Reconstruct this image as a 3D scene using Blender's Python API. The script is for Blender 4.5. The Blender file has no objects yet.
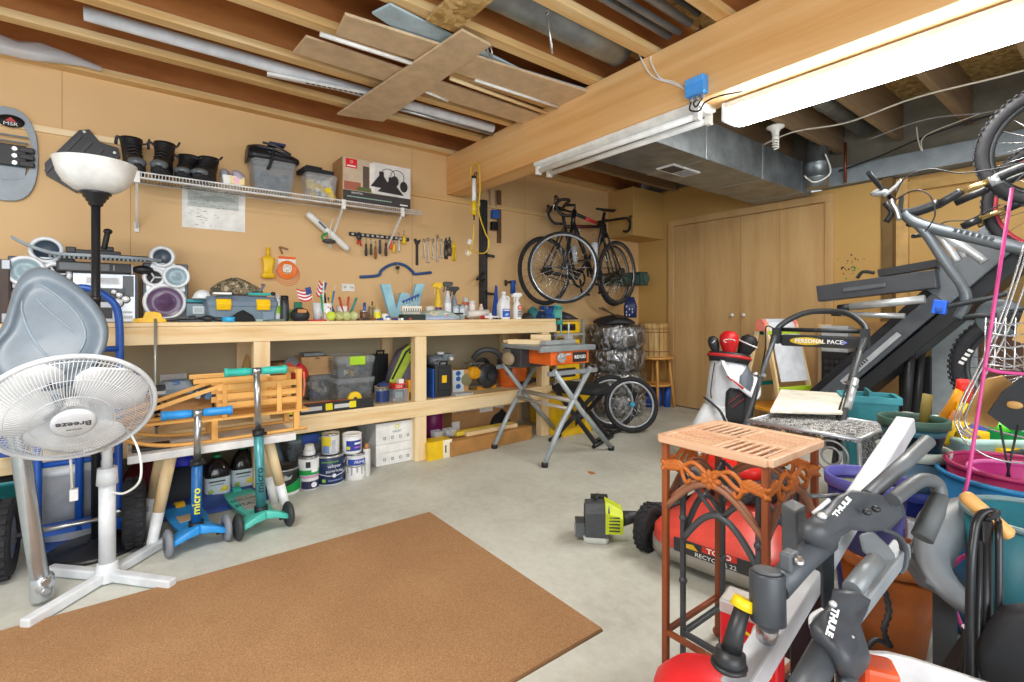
import bpy, math, random
from mathutils import Matrix, Vector, Euler
random.seed(7)
SC = bpy.context.scene
COL = SC.collection
PI = math.pi
H = 1.05; F = 490.0; CXP = 512.0; HY = 313.0; TH = math.radians(52.4)
VX, VY = -math.sin(TH), math.cos(TH); RX, RY = math.cos(TH), math.sin(TH)
# ---- survey helpers: a line of sight of the photograph met with a known plane of the room
def ray(u):
    l = (u - CXP) / F
    return VX + RX * l, VY + RY * l
def at(u, v, d):
    a = ray(u); return Vector((a[0] * d, a[1] * d, H - (v - HY) * d / F))
def gz(u, v, z=0.0): return at(u, v, (H - z) * F / (v - HY))
def px(u, v, x): return at(u, v, x / ray(u)[0])
def py(u, v, y): return at(u, v, y / ray(u)[1])
def slot(u0, u1, vt, x, z0):
    a = px(u0, vt, x); b = px(u1, vt, x); c = px((u0 + u1) / 2, vt, x)
    return (a.y + b.y) / 2, b.y - a.y, c.z - z0
# ---- materials
def s2l(c): return c / 12.92 if c <= 0.04045 else ((c + 0.055) / 1.055) ** 2.4
def hexc(h): return tuple(s2l(int(h[i:i + 2], 16) / 255) for i in (0, 2, 4)) + (1,)
MATS = {}
def newmat(n):
    mt = bpy.data.materials.new(n); mt.use_nodes = True
    nt = mt.node_tree; nt.nodes.clear()
    o = nt.nodes.new('ShaderNodeOutputMaterial'); p = nt.nodes.new('ShaderNodeBsdfPrincipled')
    nt.links.new(p.outputs[0], o.inputs[0]); MATS[n] = mt
    return mt, nt, p, o
def coords(nt, scale, kind='Object'):
    tc = nt.nodes.new('ShaderNodeTexCoord'); mp = nt.nodes.new('ShaderNodeMapping')
    mp.inputs['Scale'].default_value = scale
    nt.links.new(tc.outputs[kind], mp.inputs[0]); return mp
def ramp(nt, stops):
    r = nt.nodes.new('ShaderNodeValToRGB'); e = r.color_ramp.elements
    e[0].position, e[0].color = stops[0][0], hexc(stops[0][1])
    e[1].position, e[1].color = stops[-1][0], hexc(stops[-1][1])
    for q, h in stops[1:-1]:
        k = e.new(q); k.color = hexc(h)
    return r
def noise(nt, mp, sc, det=3, rough=.6):
    n = nt.nodes.new('ShaderNodeTexNoise'); n.inputs['Scale'].default_value = sc
    n.inputs['Detail'].default_value = det; n.inputs['Roughness'].default_value = rough
    nt.links.new(mp.outputs[0], n.inputs['Vector']); return n
def shade(h, k):
    return ''.join('%02x' % max(0, min(255, int(int(h[i:i + 2], 16) * k))) for i in (0, 2, 4))
def plain(n, h, rough=.5, metal=0.0, var=.07, sc=9, bump=0):
    mt, nt, p, o = newmat(n)
    mp = coords(nt, (1, 1, 1)); nz = noise(nt, mp, sc)
    r = ramp(nt, [(.3, shade(h, 1 - var)), (.7, shade(h, 1 + var))])
    nt.links.new(nz.outputs[0], r.inputs[0]); nt.links.new(r.outputs[0], p.inputs['Base Color'])
    p.inputs['Roughness'].default_value = rough; p.inputs['Metallic'].default_value = metal
    if bump:
        n2 = noise(nt, mp, sc * 8); b = nt.nodes.new('ShaderNodeBump'); b.inputs['Strength'].default_value = bump
        b.inputs['Distance'].default_value = .01
        nt.links.new(n2.outputs[0], b.inputs['Height']); nt.links.new(b.outputs[0], p.inputs['Normal'])
    return mt
def wood(n, stops, axis='x', sc=14, rough=.55, stretch=12):
    mt, nt, p, o = newmat(n)
    s = [1, 1, 1]; s['xyz'.index(axis)] = 1 / stretch
    mp = coords(nt, tuple(s)); nz = noise(nt, mp, sc, 6, .65)
    r = ramp(nt, stops); nt.links.new(nz.outputs[0], r.inputs[0])
    nt.links.new(r.outputs[0], p.inputs['Base Color']); p.inputs['Roughness'].default_value = rough
    return mt
def clear(n, h, alpha, rough=.15):
    mt, nt, p, o = newmat(n)
    p.inputs['Base Color'].default_value = hexc(h); p.inputs['Roughness'].default_value = rough
    t = nt.nodes.new('ShaderNodeBsdfTransparent'); mx = nt.nodes.new('ShaderNodeMixShader')
    mx.inputs[0].default_value = alpha
    nt.links.new(t.outputs[0], mx.inputs[1]); nt.links.new(p.outputs[0], mx.inputs[2]); nt.links.new(mx.outputs[0], o.inputs[0])
    return mt
def glow(n, h, st):
    mt, nt, p, o = newmat(n)
    p.inputs['Base Color'].default_value = hexc(h)
    p.inputs['Emission Color'].default_value = hexc(h); p.inputs['Emission Strength'].default_value = st
    return mt
def M(n):
    if n in MATS: return MATS[n]
    # 'c_rrggbb[_rough[_metal]]' makes a plain painted or plastic surface
    q = n.split('_')
    return plain(n, q[1], float(q[2]) / 100 if len(q) > 2 else .45, float(q[3]) / 100 if len(q) > 3 else 0)
# ---- mesh builder
def frame(o, xd, yd):
    x = Vector(xd).normalized(); y = Vector(yd).normalized(); z = x.cross(y).normalized(); y = z.cross(x)
    return Matrix(((x.x, y.x, z.x, o[0]), (x.y, y.y, z.y, o[1]), (x.z, y.z, z.z, o[2]), (0, 0, 0, 1)))
def TR(loc=(0, 0, 0), rot=(0, 0, 0)):
    return Matrix.Translation(Vector(loc)) @ Euler([math.radians(a) for a in rot]).to_matrix().to_4x4()
class B:
    def __init__(s, mat='white', M0=None):
        s.v = []; s.f = []; s.mi = []; s.sm = []; s.mats = []; s.mat = mat; s.M = M0 or Matrix()
    def slot(s, m):
        m = m or s.mat
        if m not in s.mats: s.mats.append(m)
        return s.mats.index(m)
    def add(s, vs, fs, m=None, smooth=False, Mx=None):
        k = s.slot(m); n = len(s.v); T = s.M @ Mx if Mx is not None else s.M
        s.v += [tuple(T @ Vector(q)) for q in vs]
        for i, q in enumerate(fs):
            s.f.append([j + n for j in q]); s.mi.append(k)
            s.sm.append(smooth[i] if isinstance(smooth, list) else smooth)
        return s
    def box(s, c, d, m=None, rot=None, taper=1.0, Mx=None):
        a, b, e = d[0] / 2, d[1] / 2, d[2] / 2; t = taper
        vs = [(-a, -b, -e), (a, -b, -e), (a, b, -e), (-a, b, -e), (-a * t, -b * t, e), (a * t, -b * t, e), (a * t, b * t, e), (-a * t, b * t, e)]
        X = TR(c, rot or (0, 0, 0)); X = Mx @ X if Mx is not None else X
        return s.add(vs, [(0, 3, 2, 1), (4, 5, 6, 7), (0, 1, 5, 4), (1, 2, 6, 5), (2, 3, 7, 6), (3, 0, 4, 7)], m, False, X)
    def bx(s, lo, hi, m=None):
        return s.box([(lo[i] + hi[i]) / 2 for i in range(3)], [abs(hi[i] - lo[i]) for i in range(3)], m)
    def beam(s, p0, p1, w, h, m=None, up=(0, 0, 1)):
        p0, p1 = Vector(p0), Vector(p1); d = p1 - p0; x = d.normalized(); u = Vector(up)
        if abs(x.dot(u)) > .98: u = Vector((1, 0, 0))
        y = u.cross(x).normalized()
        return s.box((0, 0, 0), (d.length, w, h), m, None, 1, frame((p0 + p1) / 2, x, y))
    def lathe(s, prof, m=None, n=20, Mx=None, smooth=True, cap=True):
        vs = []; fs = []
        for r, z in prof:
            for i in range(n):
                a = 2 * PI * i / n; vs.append((r * math.cos(a), r * math.sin(a), z))
        L = len(prof)
        for k in range(L - 1):
            for i in range(n):
                j = (i + 1) % n; fs.append((k * n + i, k * n + j, (k + 1) * n + j, (k + 1) * n + i))
        sm = [smooth] * len(fs)
        if cap:
            if prof[0][0] > 1e-6: fs.append(tuple(reversed(range(n)))); sm.append(False)
            if prof[-1][0] > 1e-6: fs.append(tuple(range((L - 1) * n, L * n))); sm.append(False)
        return s.add(vs, fs, m, sm, Mx)
    def cyl(s, p0, p1, r, m=None, r1=None, n=14, cap=True):
        p0, p1 = Vector(p0), Vector(p1); z = (p1 - p0); L = z.length; z.normalize()
        u = Vector((1, 0, 0)) if abs(z.x) < .9 else Vector((0, 1, 0)); x = u.cross(z).normalized(); y = z.cross(x)
        return s.lathe([(r, 0), (r if r1 is None else r1, L)], m, n, frame(p0, x, y), True, cap)
    def tube(s, pts, r, m=None, n=8, closed=False, radii=None, flat=1.0):
        P = [Vector(p) for p in pts]; L = len(P); vs = []; fs = []
        T = []
        for i in range(L):
            a = P[(i - 1) % L] if (closed or i > 0) else P[i]; b = P[(i + 1) % L] if (closed or i < L - 1) else P[i]
            t = (b - a); T.append(t.normalized() if t.length > 1e-9 else Vector((0, 0, 1)))
        u = Vector((0, 0, 1)) if abs(T[0].z) < .9 else Vector((1, 0, 0))
        x = u.cross(T[0]).normalized()
        for i in range(L):
            x = (x - T[i] * x.dot(T[i])).normalized(); y = T[i].cross(x); rr = radii[i] if radii else r
            for k in range(n):
                a = 2 * PI * k / n; vs.append(P[i] + x * (math.cos(a) * rr) + y * (math.sin(a) * rr * flat))
        for i in range(L if closed else L - 1):
            j = (i + 1) % L
            for k in range(n):
                q = (k + 1) % n; fs.append((i * n + k, i * n + q, j * n + q, j * n + k))
        sm = [True] * len(fs)
        if not closed:
            fs += [tuple(reversed(range(n))), tuple(range((L - 1) * n, L * n))]; sm += [False, False]
        return s.add(vs, fs, m, sm)
    def loft(s, rings, m=None, smooth=True, cap=True, closed=True, Mx=None):
        n = len(rings[0]); vs = [p for r in rings for p in r]; fs = []
        for k in range(len(rings) - 1):
            for i in range(n if closed else n - 1):
                j = (i + 1) % n; fs.append((k * n + i, k * n + j, (k + 1) * n + j, (k + 1) * n + i))
        sm = [smooth] * len(fs)
        if cap and closed:
            fs += [tuple(reversed(range(n))), tuple(range((len(rings) - 1) * n, len(rings) * n))]; sm += [smooth, smooth]
        return s.add(vs, fs, m, sm, Mx)
    def prism(s, pts, z0, z1, m=None, Mx=None, smooth=False):
        n = len(pts); vs = [(p[0], p[1], z0) for p in pts] + [(p[0], p[1], z1) for p in pts]
        fs = [tuple(reversed(range(n))), tuple(range(n, 2 * n))] + [(i, (i + 1) % n, n + (i + 1) % n, n + i) for i in range(n)]
        return s.add(vs, fs, m, [False, False] + [smooth] * n, Mx)
    def ell(s, c, r, m=None, n=14, k=8, rot=(0, 0, 0), lo=-90, hi=90):
        prof = []
        for i in range(k + 1):
            a = math.radians(lo + (hi - lo) * i / k); prof.append((max(1e-7, math.cos(a)), math.sin(a)))
        X = TR(c, rot) @ Matrix.Diagonal((r[0], r[1], r[2], 1))
        return s.lathe(prof, m, n, X, True, True)
    def torus(s, R, r, m=None, Mx=None, n=28, k=8, a0=0, a1=360):
        cl = abs(a1 - a0) >= 359.9
        st = n if cl else n + 1
        pts = [(R * math.cos(math.radians(a0 + (a1 - a0) * i / n)), R * math.sin(math.radians(a0 + (a1 - a0) * i / n)), 0) for i in range(st)]
        T = s.M
        if Mx is not None: s.M = s.M @ Mx
        s.tube(pts, r, m, k, cl); s.M = T
        return s
    def text(s, t, size, m, Mx, depth=.0006, sx=1.0, center=True, bold=0):
        cu = bpy.data.curves.new('lettering', 'FONT'); cu.body = t; cu.size = size; cu.extrude = depth; cu.resolution_u = 2
        cu.offset = bold
        if center: cu.align_x = 'CENTER'; cu.align_y = 'CENTER'
        ob = bpy.data.objects.new('lettering', cu); COL.objects.link(ob)
        me = bpy.data.meshes.new_from_object(ob.evaluated_get(bpy.context.evaluated_depsgraph_get()))
        s.add([v.co[:] for v in me.vertices], [tuple(p.vertices) for p in me.polygons], m, False, Mx @ Matrix.Diagonal((sx, 1, 1, 1)))
        bpy.data.objects.remove(ob); bpy.data.curves.remove(cu); bpy.data.meshes.remove(me)
        return s
    def obj(s, name, parent=None, loc=(0, 0, 0), bevel=0, sub=0, rz=0, seg=2):
        me = bpy.data.meshes.new(name); me.from_pydata(s.v, [], s.f)
        for q in s.mats: me.materials.append(M(q))
        me.polygons.foreach_set('material_index', s.mi); me.polygons.foreach_set('use_smooth', s.sm)
        me.update()
        o = bpy.data.objects.new(name, me); COL.objects.link(o); o.location = loc
        if rz: o.rotation_euler.z = math.radians(rz)
        if parent is not None: o.parent = parent
        if bevel:
            bm = o.modifiers.new('soft edges', 'BEVEL'); bm.width = bevel; bm.segments = seg; bm.limit_method = 'ANGLE'; bm.angle_limit = math.radians(40)
        if sub:
            sm = o.modifiers.new('smooth', 'SUBSURF'); sm.levels = sub; sm.render_levels = sub
        return o
    # one-mesh thing
    def solo(s, name, label, cat, loc=(0, 0, 0), rz=0, group=None, bevel=0, sub=0):
        o = s.obj(name, None, loc, bevel, sub, rz); o['label'] = label; o['category'] = cat
        if group: o['group'] = group
        return o
    def struct(s, name, bevel=0, loc=(0, 0, 0)):
        o = s.obj(name, None, loc, bevel); o['kind'] = 'structure'; return o
def thing(name, label, cat, loc=(0, 0, 0), rz=0, group=None, rot=None):
    o = bpy.data.objects.new(name, None); COL.objects.link(o); o.empty_display_size = .05
    o.location = loc; o.rotation_euler = [math.radians(a) for a in rot] if rot else (0, 0, math.radians(rz))
    o['label'] = label; o['category'] = cat
    if group: o['group'] = group
    return o
def dup(root, loc=None, rz=None, label=None, scale=None):
    r = root.copy(); COL.objects.link(r)
    if loc is not None: r.location = loc
    if rz is not None: r.rotation_euler.z = math.radians(rz)
    if label: r['label'] = label
    if scale: r.scale = (scale,) * 3
    for ch in list(root.children):
        c = ch.copy(); COL.objects.link(c); c.parent = r
        for g in list(ch.children):
            d = g.copy(); COL.objects.link(d); d.parent = c
    return r
def arc(c, r, a0, a1, n, plane='xz', o=0.0):
    out = []
    for i in range(n + 1):
        a = math.radians(a0 + (a1 - a0) * i / n); p, q = c[0] + r * math.cos(a), c[1] + r * math.sin(a)
        out.append({'xz': (p, o, q), 'xy': (p, q, o), 'yz': (o, p, q)}[plane])
    return out
def spline(pts, k=6):
    P = [Vector(p) for p in pts]; out = []
    for i in range(len(P) - 1):
        a = P[max(i - 1, 0)]; b = P[i]; c = P[i + 1]; d = P[min(i + 2, len(P) - 1)]
        for j in range(k):
            t = j / k
            out.append(.5 * ((2 * b) + (c - a) * t + (2 * a - 5 * b + 4 * c - d) * t * t + (3 * b - a - 3 * c + d) * t ** 3))
    out.append(P[-1]); return out
def rring(w, d, r, z, n=4, cx=0, cy=0):
    # rounded rectangle ring in the xy plane
    out = []; r = min(r, w / 2 - 1e-4, d / 2 - 1e-4)
    for sx, sy, a0 in ((1, 1, 0), (-1, 1, 90), (-1, -1, 180), (1, -1, 270)):
        for i in range(n + 1):
            a = math.radians(a0 + 90 * i / n)
            out.append((cx + sx * (w / 2 - r) + r * math.cos(a), cy + sy * (d / 2 - r) + r * math.sin(a), z))
    return out
L90 = 90
UPZ = (0, 0, 1)
def FT(x, y, z): return frame((x, y, z), (1, 0, 0), (0, 0, 1))   # lettering on a face that looks towards -y
def TT(x, y, z, a=0): return frame((x, y, z), (math.cos(math.radians(a)), math.sin(math.radians(a)), 0), (-math.sin(math.radians(a)), math.cos(math.radians(a)), 0))
# ---------------------------------------------------------------- materials
plain('white', 'e9e9e6', .4); plain('black', '17181b', .5); plain('satin_black', '202226', .35); plain('rubber', '26262a', .8, 0, .1, 30, .15)
plain('dark_grey', '3a3d42', .5); plain('mid_grey', '7b7f84', .45); plain('light_grey', 'b9bcbe', .4)
plain('steel', 'b4b6b8', .28, .9); plain('chrome', 'd8dadc', .15, 1.0); plain('galv', '8d959a', .38, .75, .14, 6); plain('alu', 'c6c9cc', .3, .85)
plain('carton', 'b98a58', .8, 0, .06); plain('carton_light', 'd0a878', .8)
plain('yellow', 'f2c013', .4); plain('red', 'c81e22', .4); plain('blue', '1e5fb4', .4); plain('green', '12984a', .45); plain('orange', 'e8661c', .4)
wood('pine_x', [(.28, 'd9ae72'), (.5, 'ecd0a0'), (.72, 'f2dcb4')], 'x'); wood('pine_y', [(.28, 'd9ae72'), (.5, 'ecd0a0'), (.72, 'f2dcb4')], 'y'); wood('pine_z', [(.28, 'd9ae72'), (.5, 'ecd0a0'), (.72, 'f2dcb4')], 'z')
wood('fir_x', [(.3, 'd29a58'), (.5, 'e3b275'), (.7, 'edc48c')], 'x', 9, .5, 22)
wood('web_y', [(.3, '96582c'), (.5, 'b8743c'), (.72, 'cc8c50')], 'y', 5, .7, 4)
wood('flange_y', [(.3, 'c79a5c'), (.5, 'dcb57a'), (.7, 'ecd2a2')], 'y', 14, .6, 16)
wood('old_y', [(.3, '755c42'), (.5, '8c7356'), (.72, 'a08868')], 'y', 9, .75, 12)
wood('door_z', [(.25, 'b48c5a'), (.5, 'c6a06c'), (.75, 'd2b07e')], 'z', 6, .5, 9)
wood('sled_x', [(.3, 'c98a3e'), (.5, 'e0a757'), (.7, 'eab96e')], 'x'); wood('sled_z', [(.3, 'c98a3e'), (.5, 'e0a757'), (.7, 'eab96e')], 'z')
wood('basket_z', [(.3, '8d6a3a'), (.5, 'c09a5e'), (.7, 'd8b983')], 'z', 26, .6, 10)
wood('rust_z', [(.25, '5e2810'), (.5, '8a4420'), (.75, 'a85c2c')], 'z', 12, .5, 6)
wood('slat_x', [(.25, 'c48a62'), (.5, 'dcae8a'), (.75, 'e8c8a8')], 'x', 14, .4, 10)
plain('sheath', 'a9c1cf', .5); plain('hardboard', 'cdb391', .6); 
def osb():
    mt, nt, p, o = newmat('osb'); mp = coords(nt, (1, 1, 1)); v = nt.nodes.new('ShaderNodeTexVoronoi'); v.inputs['Scale'].default_value = 38
    nz = noise(nt, mp, 12); ad = nt.nodes.new('ShaderNodeMixRGB'); ad.inputs[0].default_value = .4
    nt.links.new(mp.outputs[0], v.inputs['Vector']); nt.links.new(v.outputs['Color'], ad.inputs[1]); nt.links.new(nz.outputs[0], ad.inputs[2])
    r = ramp(nt, [(.2, '8a6a34'), (.5, 'b9955a'), (.8, 'd9bd86')]); nt.links.new(ad.outputs[0], r.inputs[0]); nt.links.new(r.outputs[0], p.inputs['Base Color'])
    p.inputs['Roughness'].default_value = .7
osb()
def walls(n, a, b, c):
    mt, nt, p, o = newmat(n); mp = coords(nt, (1, 1, 1)); nz = noise(nt, mp, .8, 4, .55)
    r = ramp(nt, [(.25, a), (.5, b), (.75, c)]); nt.links.new(nz.outputs[0], r.inputs[0]); nt.links.new(r.outputs[0], p.inputs['Base Color'])
    n2 = noise(nt, mp, 60, 3); bp = nt.nodes.new('ShaderNodeBump'); bp.inputs['Strength'].default_value = .08; bp.inputs['Distance'].default_value = .01
    nt.links.new(n2.outputs[0], bp.inputs['Height']); nt.links.new(bp.outputs[0], p.inputs['Normal']); p.inputs['Roughness'].default_value = .65
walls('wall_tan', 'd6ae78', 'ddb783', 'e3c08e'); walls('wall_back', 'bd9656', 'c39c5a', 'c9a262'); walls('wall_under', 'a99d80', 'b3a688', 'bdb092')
def concrete():
    mt, nt, p, o = newmat('concrete'); mp = coords(nt, (1, 1, 1))
    n1 = noise(nt, mp, 1.6, 8, .62); n2 = noise(nt, mp, 22, 5, .7)
    mx = nt.nodes.new('ShaderNodeMixRGB'); mx.inputs[0].default_value = .3; nt.links.new(n1.outputs[0], mx.inputs[1]); nt.links.new(n2.outputs[0], mx.inputs[2])
    r = ramp(nt, [(.3, 'a4a398'), (.45, 'bfbfb4'), (.56, 'cccdc3'), (.7, 'd8d8cf')]); nt.links.new(mx.outputs[0], r.inputs[0]); nt.links.new(r.outputs[0], p.inputs['Base Color'])
    p.inputs['Roughness'].default_value = .5
    bp = nt.nodes.new('ShaderNodeBump'); bp.inputs['Strength'].default_value = .12; bp.inputs['Distance'].default_value = .01
    nt.links.new(n2.outputs[0], bp.inputs['Height']); nt.links.new(bp.outputs[0], p.inputs['Normal'])
concrete()
def carpet():
    mt, nt, p, o = newmat('carpet'); mp = coords(nt, (1, 1, 1)); n1 = noise(nt, mp, 220, 2, .8); n2 = noise(nt, mp, 2.5, 3)
    r = ramp(nt, [(.3, '84603f'), (.5, 'a17850'), (.7, 'bb946a')]); mx = nt.nodes.new('ShaderNodeMixRGB'); mx.inputs[0].default_value = .25
    nt.links.new(n1.outputs[0], mx.inputs[1]); nt.links.new(n2.outputs[0], mx.inputs[2]); nt.links.new(mx.outputs[0], r.inputs[0]); nt.links.new(r.outputs[0], p.inputs['Base Color'])
    p.inputs['Roughness'].default_value = .95
    bp = nt.nodes.new('ShaderNodeBump'); bp.inputs['Strength'].default_value = .6; bp.inputs['Distance'].default_value = .006
    nt.links.new(n1.outputs[0], bp.inputs['Height']); nt.links.new(bp.outputs[0], p.inputs['Normal'])
carpet()
def speckle(n, sc, st, rough=.4, metal=0):
    mt, nt, p, o = newmat(n); mp = coords(nt, (1, 1, 1)); n1 = noise(nt, mp, sc, 2, .6); r = ramp(nt, st); r.color_ramp.interpolation = 'CONSTANT'
    nt.links.new(n1.outputs[0], r.inputs[0]); nt.links.new(r.outputs[0], p.inputs['Base Color']); p.inputs['Roughness'].default_value = rough; p.inputs['Metallic'].default_value = metal
speckle('camo', 30, [(0, '4a4536'), (.45, '8a7c63'), (.52, '6b5d47'), (.6, 'b3a586')], .9)
clear('clear_bin', 'eaf0f4', .22); clear('clear_grey', 'c2ccd4', .28); clear('dark_clear', '59666e', .6); clear('plastic_sheet', 'e4e8ee', .5, .2)
glow('tube_lit', 'f4fbff', 26); glow('tube_off', 'f2f3f0', .0)
def film():
    mt, nt, p, o = newmat('film'); mp = coords(nt, (1, 1, .6)); n1 = noise(nt, mp, 9, 4, .6)
    p.inputs['Base Color'].default_value = hexc('c9ccd0'); p.inputs['Roughness'].default_value = .12
    bp = nt.nodes.new('ShaderNodeBump'); bp.inputs['Strength'].default_value = 1.0; bp.inputs['Distance'].default_value = .06
    nt.links.new(n1.outputs[0], bp.inputs['Height']); nt.links.new(bp.outputs[0], p.inputs['Normal'])
    t = nt.nodes.new('ShaderNodeBsdfTransparent'); mx = nt.nodes.new('ShaderNodeMixShader'); mx.inputs[0].default_value = .30
    g = nt.nodes.new('ShaderNodeBsdfGlossy'); g.inputs['Roughness'].default_value = .14; nt.links.new(bp.outputs[0], g.inputs['Normal'])
    m2 = nt.nodes.new('ShaderNodeMixShader'); r = ramp(nt, [(.52, '000000'), (.60, 'b8b8b8')]); n3 = noise(nt, mp, 11, 5, .6); n3.inputs['Distortion'].default_value = 2.2; nt.links.new(n3.outputs[0], r.inputs[0])  # pale noise patches paint highlights into the creased film
    nt.links.new(r.outputs[0], m2.inputs[0])
    nt.links.new(t.outputs[0], mx.inputs[1]); nt.links.new(g.outputs[0], mx.inputs[2]); nt.links.new(mx.outputs[0], m2.inputs[1]); nt.links.new(p.outputs[0], m2.inputs[2])
    nt.links.new(m2.outputs[0], o.inputs[0])
film()
# ---------------------------------------------------------------- camera, light, room
cam = bpy.data.cameras.new('camera'); cam.sensor_width = 36; cam.lens = F / 1024 * 36; cam.shift_y = -28.0 / 1024; cam.clip_start = .03
co = bpy.data.objects.new('camera', cam); COL.objects.link(co); co.location = (0, 0, H); co.rotation_euler = (PI / 2, 0, math.atan2(-VX, VY)); SC.camera = co
SC.view_settings.view_transform = 'Standard'; SC.view_settings.look = 'None'; SC.view_settings.exposure = 0; SC.view_settings.gamma = 1; SC.view_settings.use_curve_mapping = False
SC.cycles.use_denoising = True; SC.cycles.max_bounces = 6; SC.cycles.transparent_max_bounces = 12; SC.cycles.sample_clamp_indirect = 6
w = bpy.data.worlds.new('daylight'); SC.world = w; w.use_nodes = True
w.node_tree.nodes['Background'].inputs[0].default_value = (.85, .93, 1, 1); w.node_tree.nodes['Background'].inputs[1].default_value = .8
def area(n, loc, tgt, sx, sy, e, col):
    l = bpy.data.lights.new(n, 'AREA'); l.shape = 'RECTANGLE'; l.size = sx; l.size_y = sy; l.energy = e; l.color = col
    o = bpy.data.objects.new(n, l); COL.objects.link(o); o.location = loc
    o.rotation_euler = (Vector(tgt) - Vector(loc)).to_track_quat('-Z', 'Y').to_euler(); return o
area('garage_door_daylight', (2.4, -.6, 1.5), (-2.5, .6, .9), 3.2, 2.0, 130, (.93, .97, 1))
area('ceiling_fill_light', (-.9, -.7, 2.36), (-1.2, -.6, 0), 1.3, .3, 60, (1, .97, .92))  # unseen overhead light added behind the camera to fill the room
area('back_fill_light', (-.65, 3.3, 2.36), (-.9, 3.2, 0), 1.2, .3, 40, (1, .97, .9))  # added overhead light that brightens the back of the room, no fixture there
B('concrete').bx((-3.9, -2.2, -.1), (2.2, 5.0, 0)).struct('floor')
b = B('wall_tan'); b.bx((-3.92, -2.2, 0), (-3.78, 5.0, 2.5))
for y, q0, q1 in ((-.328, 2.09, 2.43), (-.02, 1.0, 2.06), (1.85, 1.0, 2.43), (3.07, 1.0, 2.43)): b.bx((-3.7795, y - .0015, q0), (-3.779, y + .0015, q1), 'c_a98a5c_80')
b.struct('wall_left')
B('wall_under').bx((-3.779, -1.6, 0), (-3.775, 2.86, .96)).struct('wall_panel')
b = B('pine_y'); b.bx((-3.78, -.95, 2.06), (-3.765, -.02, 2.095)); b.struct('trim_1')
b = B('flange_y'); b.bx((-3.78, -2.0, 2.43), (-3.70, 4.85, 2.47)); b.struct('trim_2')
b = B('flange_y'); b.bx((-3.78, 1.7, 2.035), (-3.755, 3.4, 2.075)); b.struct('trim_3')
b = B('wall_back'); b.bx((-3.9, 4.85, 0), (-3.335, 4.97, 2.45)); b.bx((-3.335, 4.85, 2.05), (-1.69, 4.97, 2.14)); b.bx((-1.69, 4.85, 0), (-1.32, 4.97, 2.14)); b.bx((-1.32, 4.93, 0), (1.6, 5.0, 2.14)); b.bx((-3.335, 4.95, 0), (-1.69, 4.97, 2.05))
b.bx((-3.335, 4.85, 2.14), (-1.95, 4.97, 2.45)); b.struct('wall_back')
b = B('wall_back'); b.bx((-3.78, 4.3, 1.9), (-3.42, 4.85, 2.43)); b.struct('wall_panel', .004)
b = B('door_z')
for x0, x1 in ((-3.345, -3.275), (-1.745, -1.675)): b.bx((x0, 4.822, 0), (x1, 4.852, 2.03))
b.bx((-3.345, 4.822, 2.03), (-1.675, 4.852, 2.10)); b.struct('door_frame', .004)
for i, (x0, x1) in enumerate(((-3.272, -2.512), (-2.508, -1.748))):
    d = B('door_z'); d.bx((x0, 4.835, .012), (x1, 4.868, 2.025)); d.bx(((x0 + x1) / 2 - .0012, 4.8342, .012), ((x0 + x1) / 2 + .0012, 4.836, 2.025), 'c_8a6236_80'); o = d.struct('door_%d' % (i + 1), .002)
    k = B('white'); xk = -2.512 - .07 if i == 0 else -2.508 + .045
    k.lathe([(.006, 0), (.006, .012), (.016, .018), (.02, .027), (.014, .036), (.002, .039)], None, 16, frame((xk, 4.835, 1.03), (1, 0, 0), (0, 0, 1))); kn = k.obj('door_knob', o)
b = B('old_y'); b.bx((-1.32, 4.80, 0), (-1.25, 4.93, 2.14), 'c_70562f_70'); b.struct('trim_shadow_band', .003)  # dark brown board stands in for the shadow band at the wall jog
b = B('wall_back'); b.bx((-1.25, 4.89, 0), (-1.17, 4.93, 2.14), 'c_caa365_60'); b.bx((-.35, 4.89, 0), (-.27, 4.93, 2.14), 'c_caa365_60'); b.bx((-1.17, 4.89, 2.02), (-.35, 4.93, 2.1), 'c_c19a58_60'); b.struct('trim_5', .003)
b = B('c_8f9aa2_55_30'); b.bx((-1.78, 4.78, 2.145), (1.6, 4.97, 2.30)); b.bx((-3.9, 4.90, 2.30), (1.6, 4.99, 2.76), 'c_7a7568_80'); b.struct('trim_6', .004)
# paint spatters on the back wall
b = B('c_2e3326_80')
for i in range(22):
    x, z = -1.56 + random.gauss(0, .055), 1.47 + random.gauss(0, .055)
    b.cyl((x, 4.8492, z), (x, 4.8502, z), random.uniform(.003, .008), None, None, 8)
for i in range(8):
    x, z = -1.53 + random.gauss(0, .03), 1.42 + random.gauss(0, .03); b.cyl((x, 4.8492, z), (x, 4.8502, z), random.uniform(.004, .009), 'c_4f8a3c', None, 8)
b.solo('paint_spatter', 'dark and green paint spatters on tan back wall beside closet', 'paint')
# ceiling
b = B('osb'); b.bx((-3.9, -2.2, 2.74), (2.2, 5.0, 2.78)); b.struct('ceiling')
JX = [-3.27 + .411 * i for i in range(12)]
for i, x in enumerate(JX):
    j = B('web_y'); j.bx((x - .005, -2.1, 2.468), (x + .005, 2.6, 2.70)); j.bx((x - .0325, -2.1, 2.43), (x + .0325, 2.6, 2.468), 'flange_y'); j.bx((x - .0325, -2.1, 2.70), (x + .0325, 2.6, 2.738), 'flange_y'); j.struct('ceiling_beam')
    j = B('old_y'); j.bx((x - .022, 2.6, 2.43), (x + .022, 4.85, 2.738)); j.struct('ceiling_beam')
b = B('web_y'); b.bx((-3.77, -2.1, 2.475), (-3.735, 4.85, 2.738)); b.struct('ceiling_trim')
b = B('fir_x'); b.bx((-3.775, 2.18, 2.092), (2.0, 2.36, 2.428)); b.struct('beam', .006)
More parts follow.
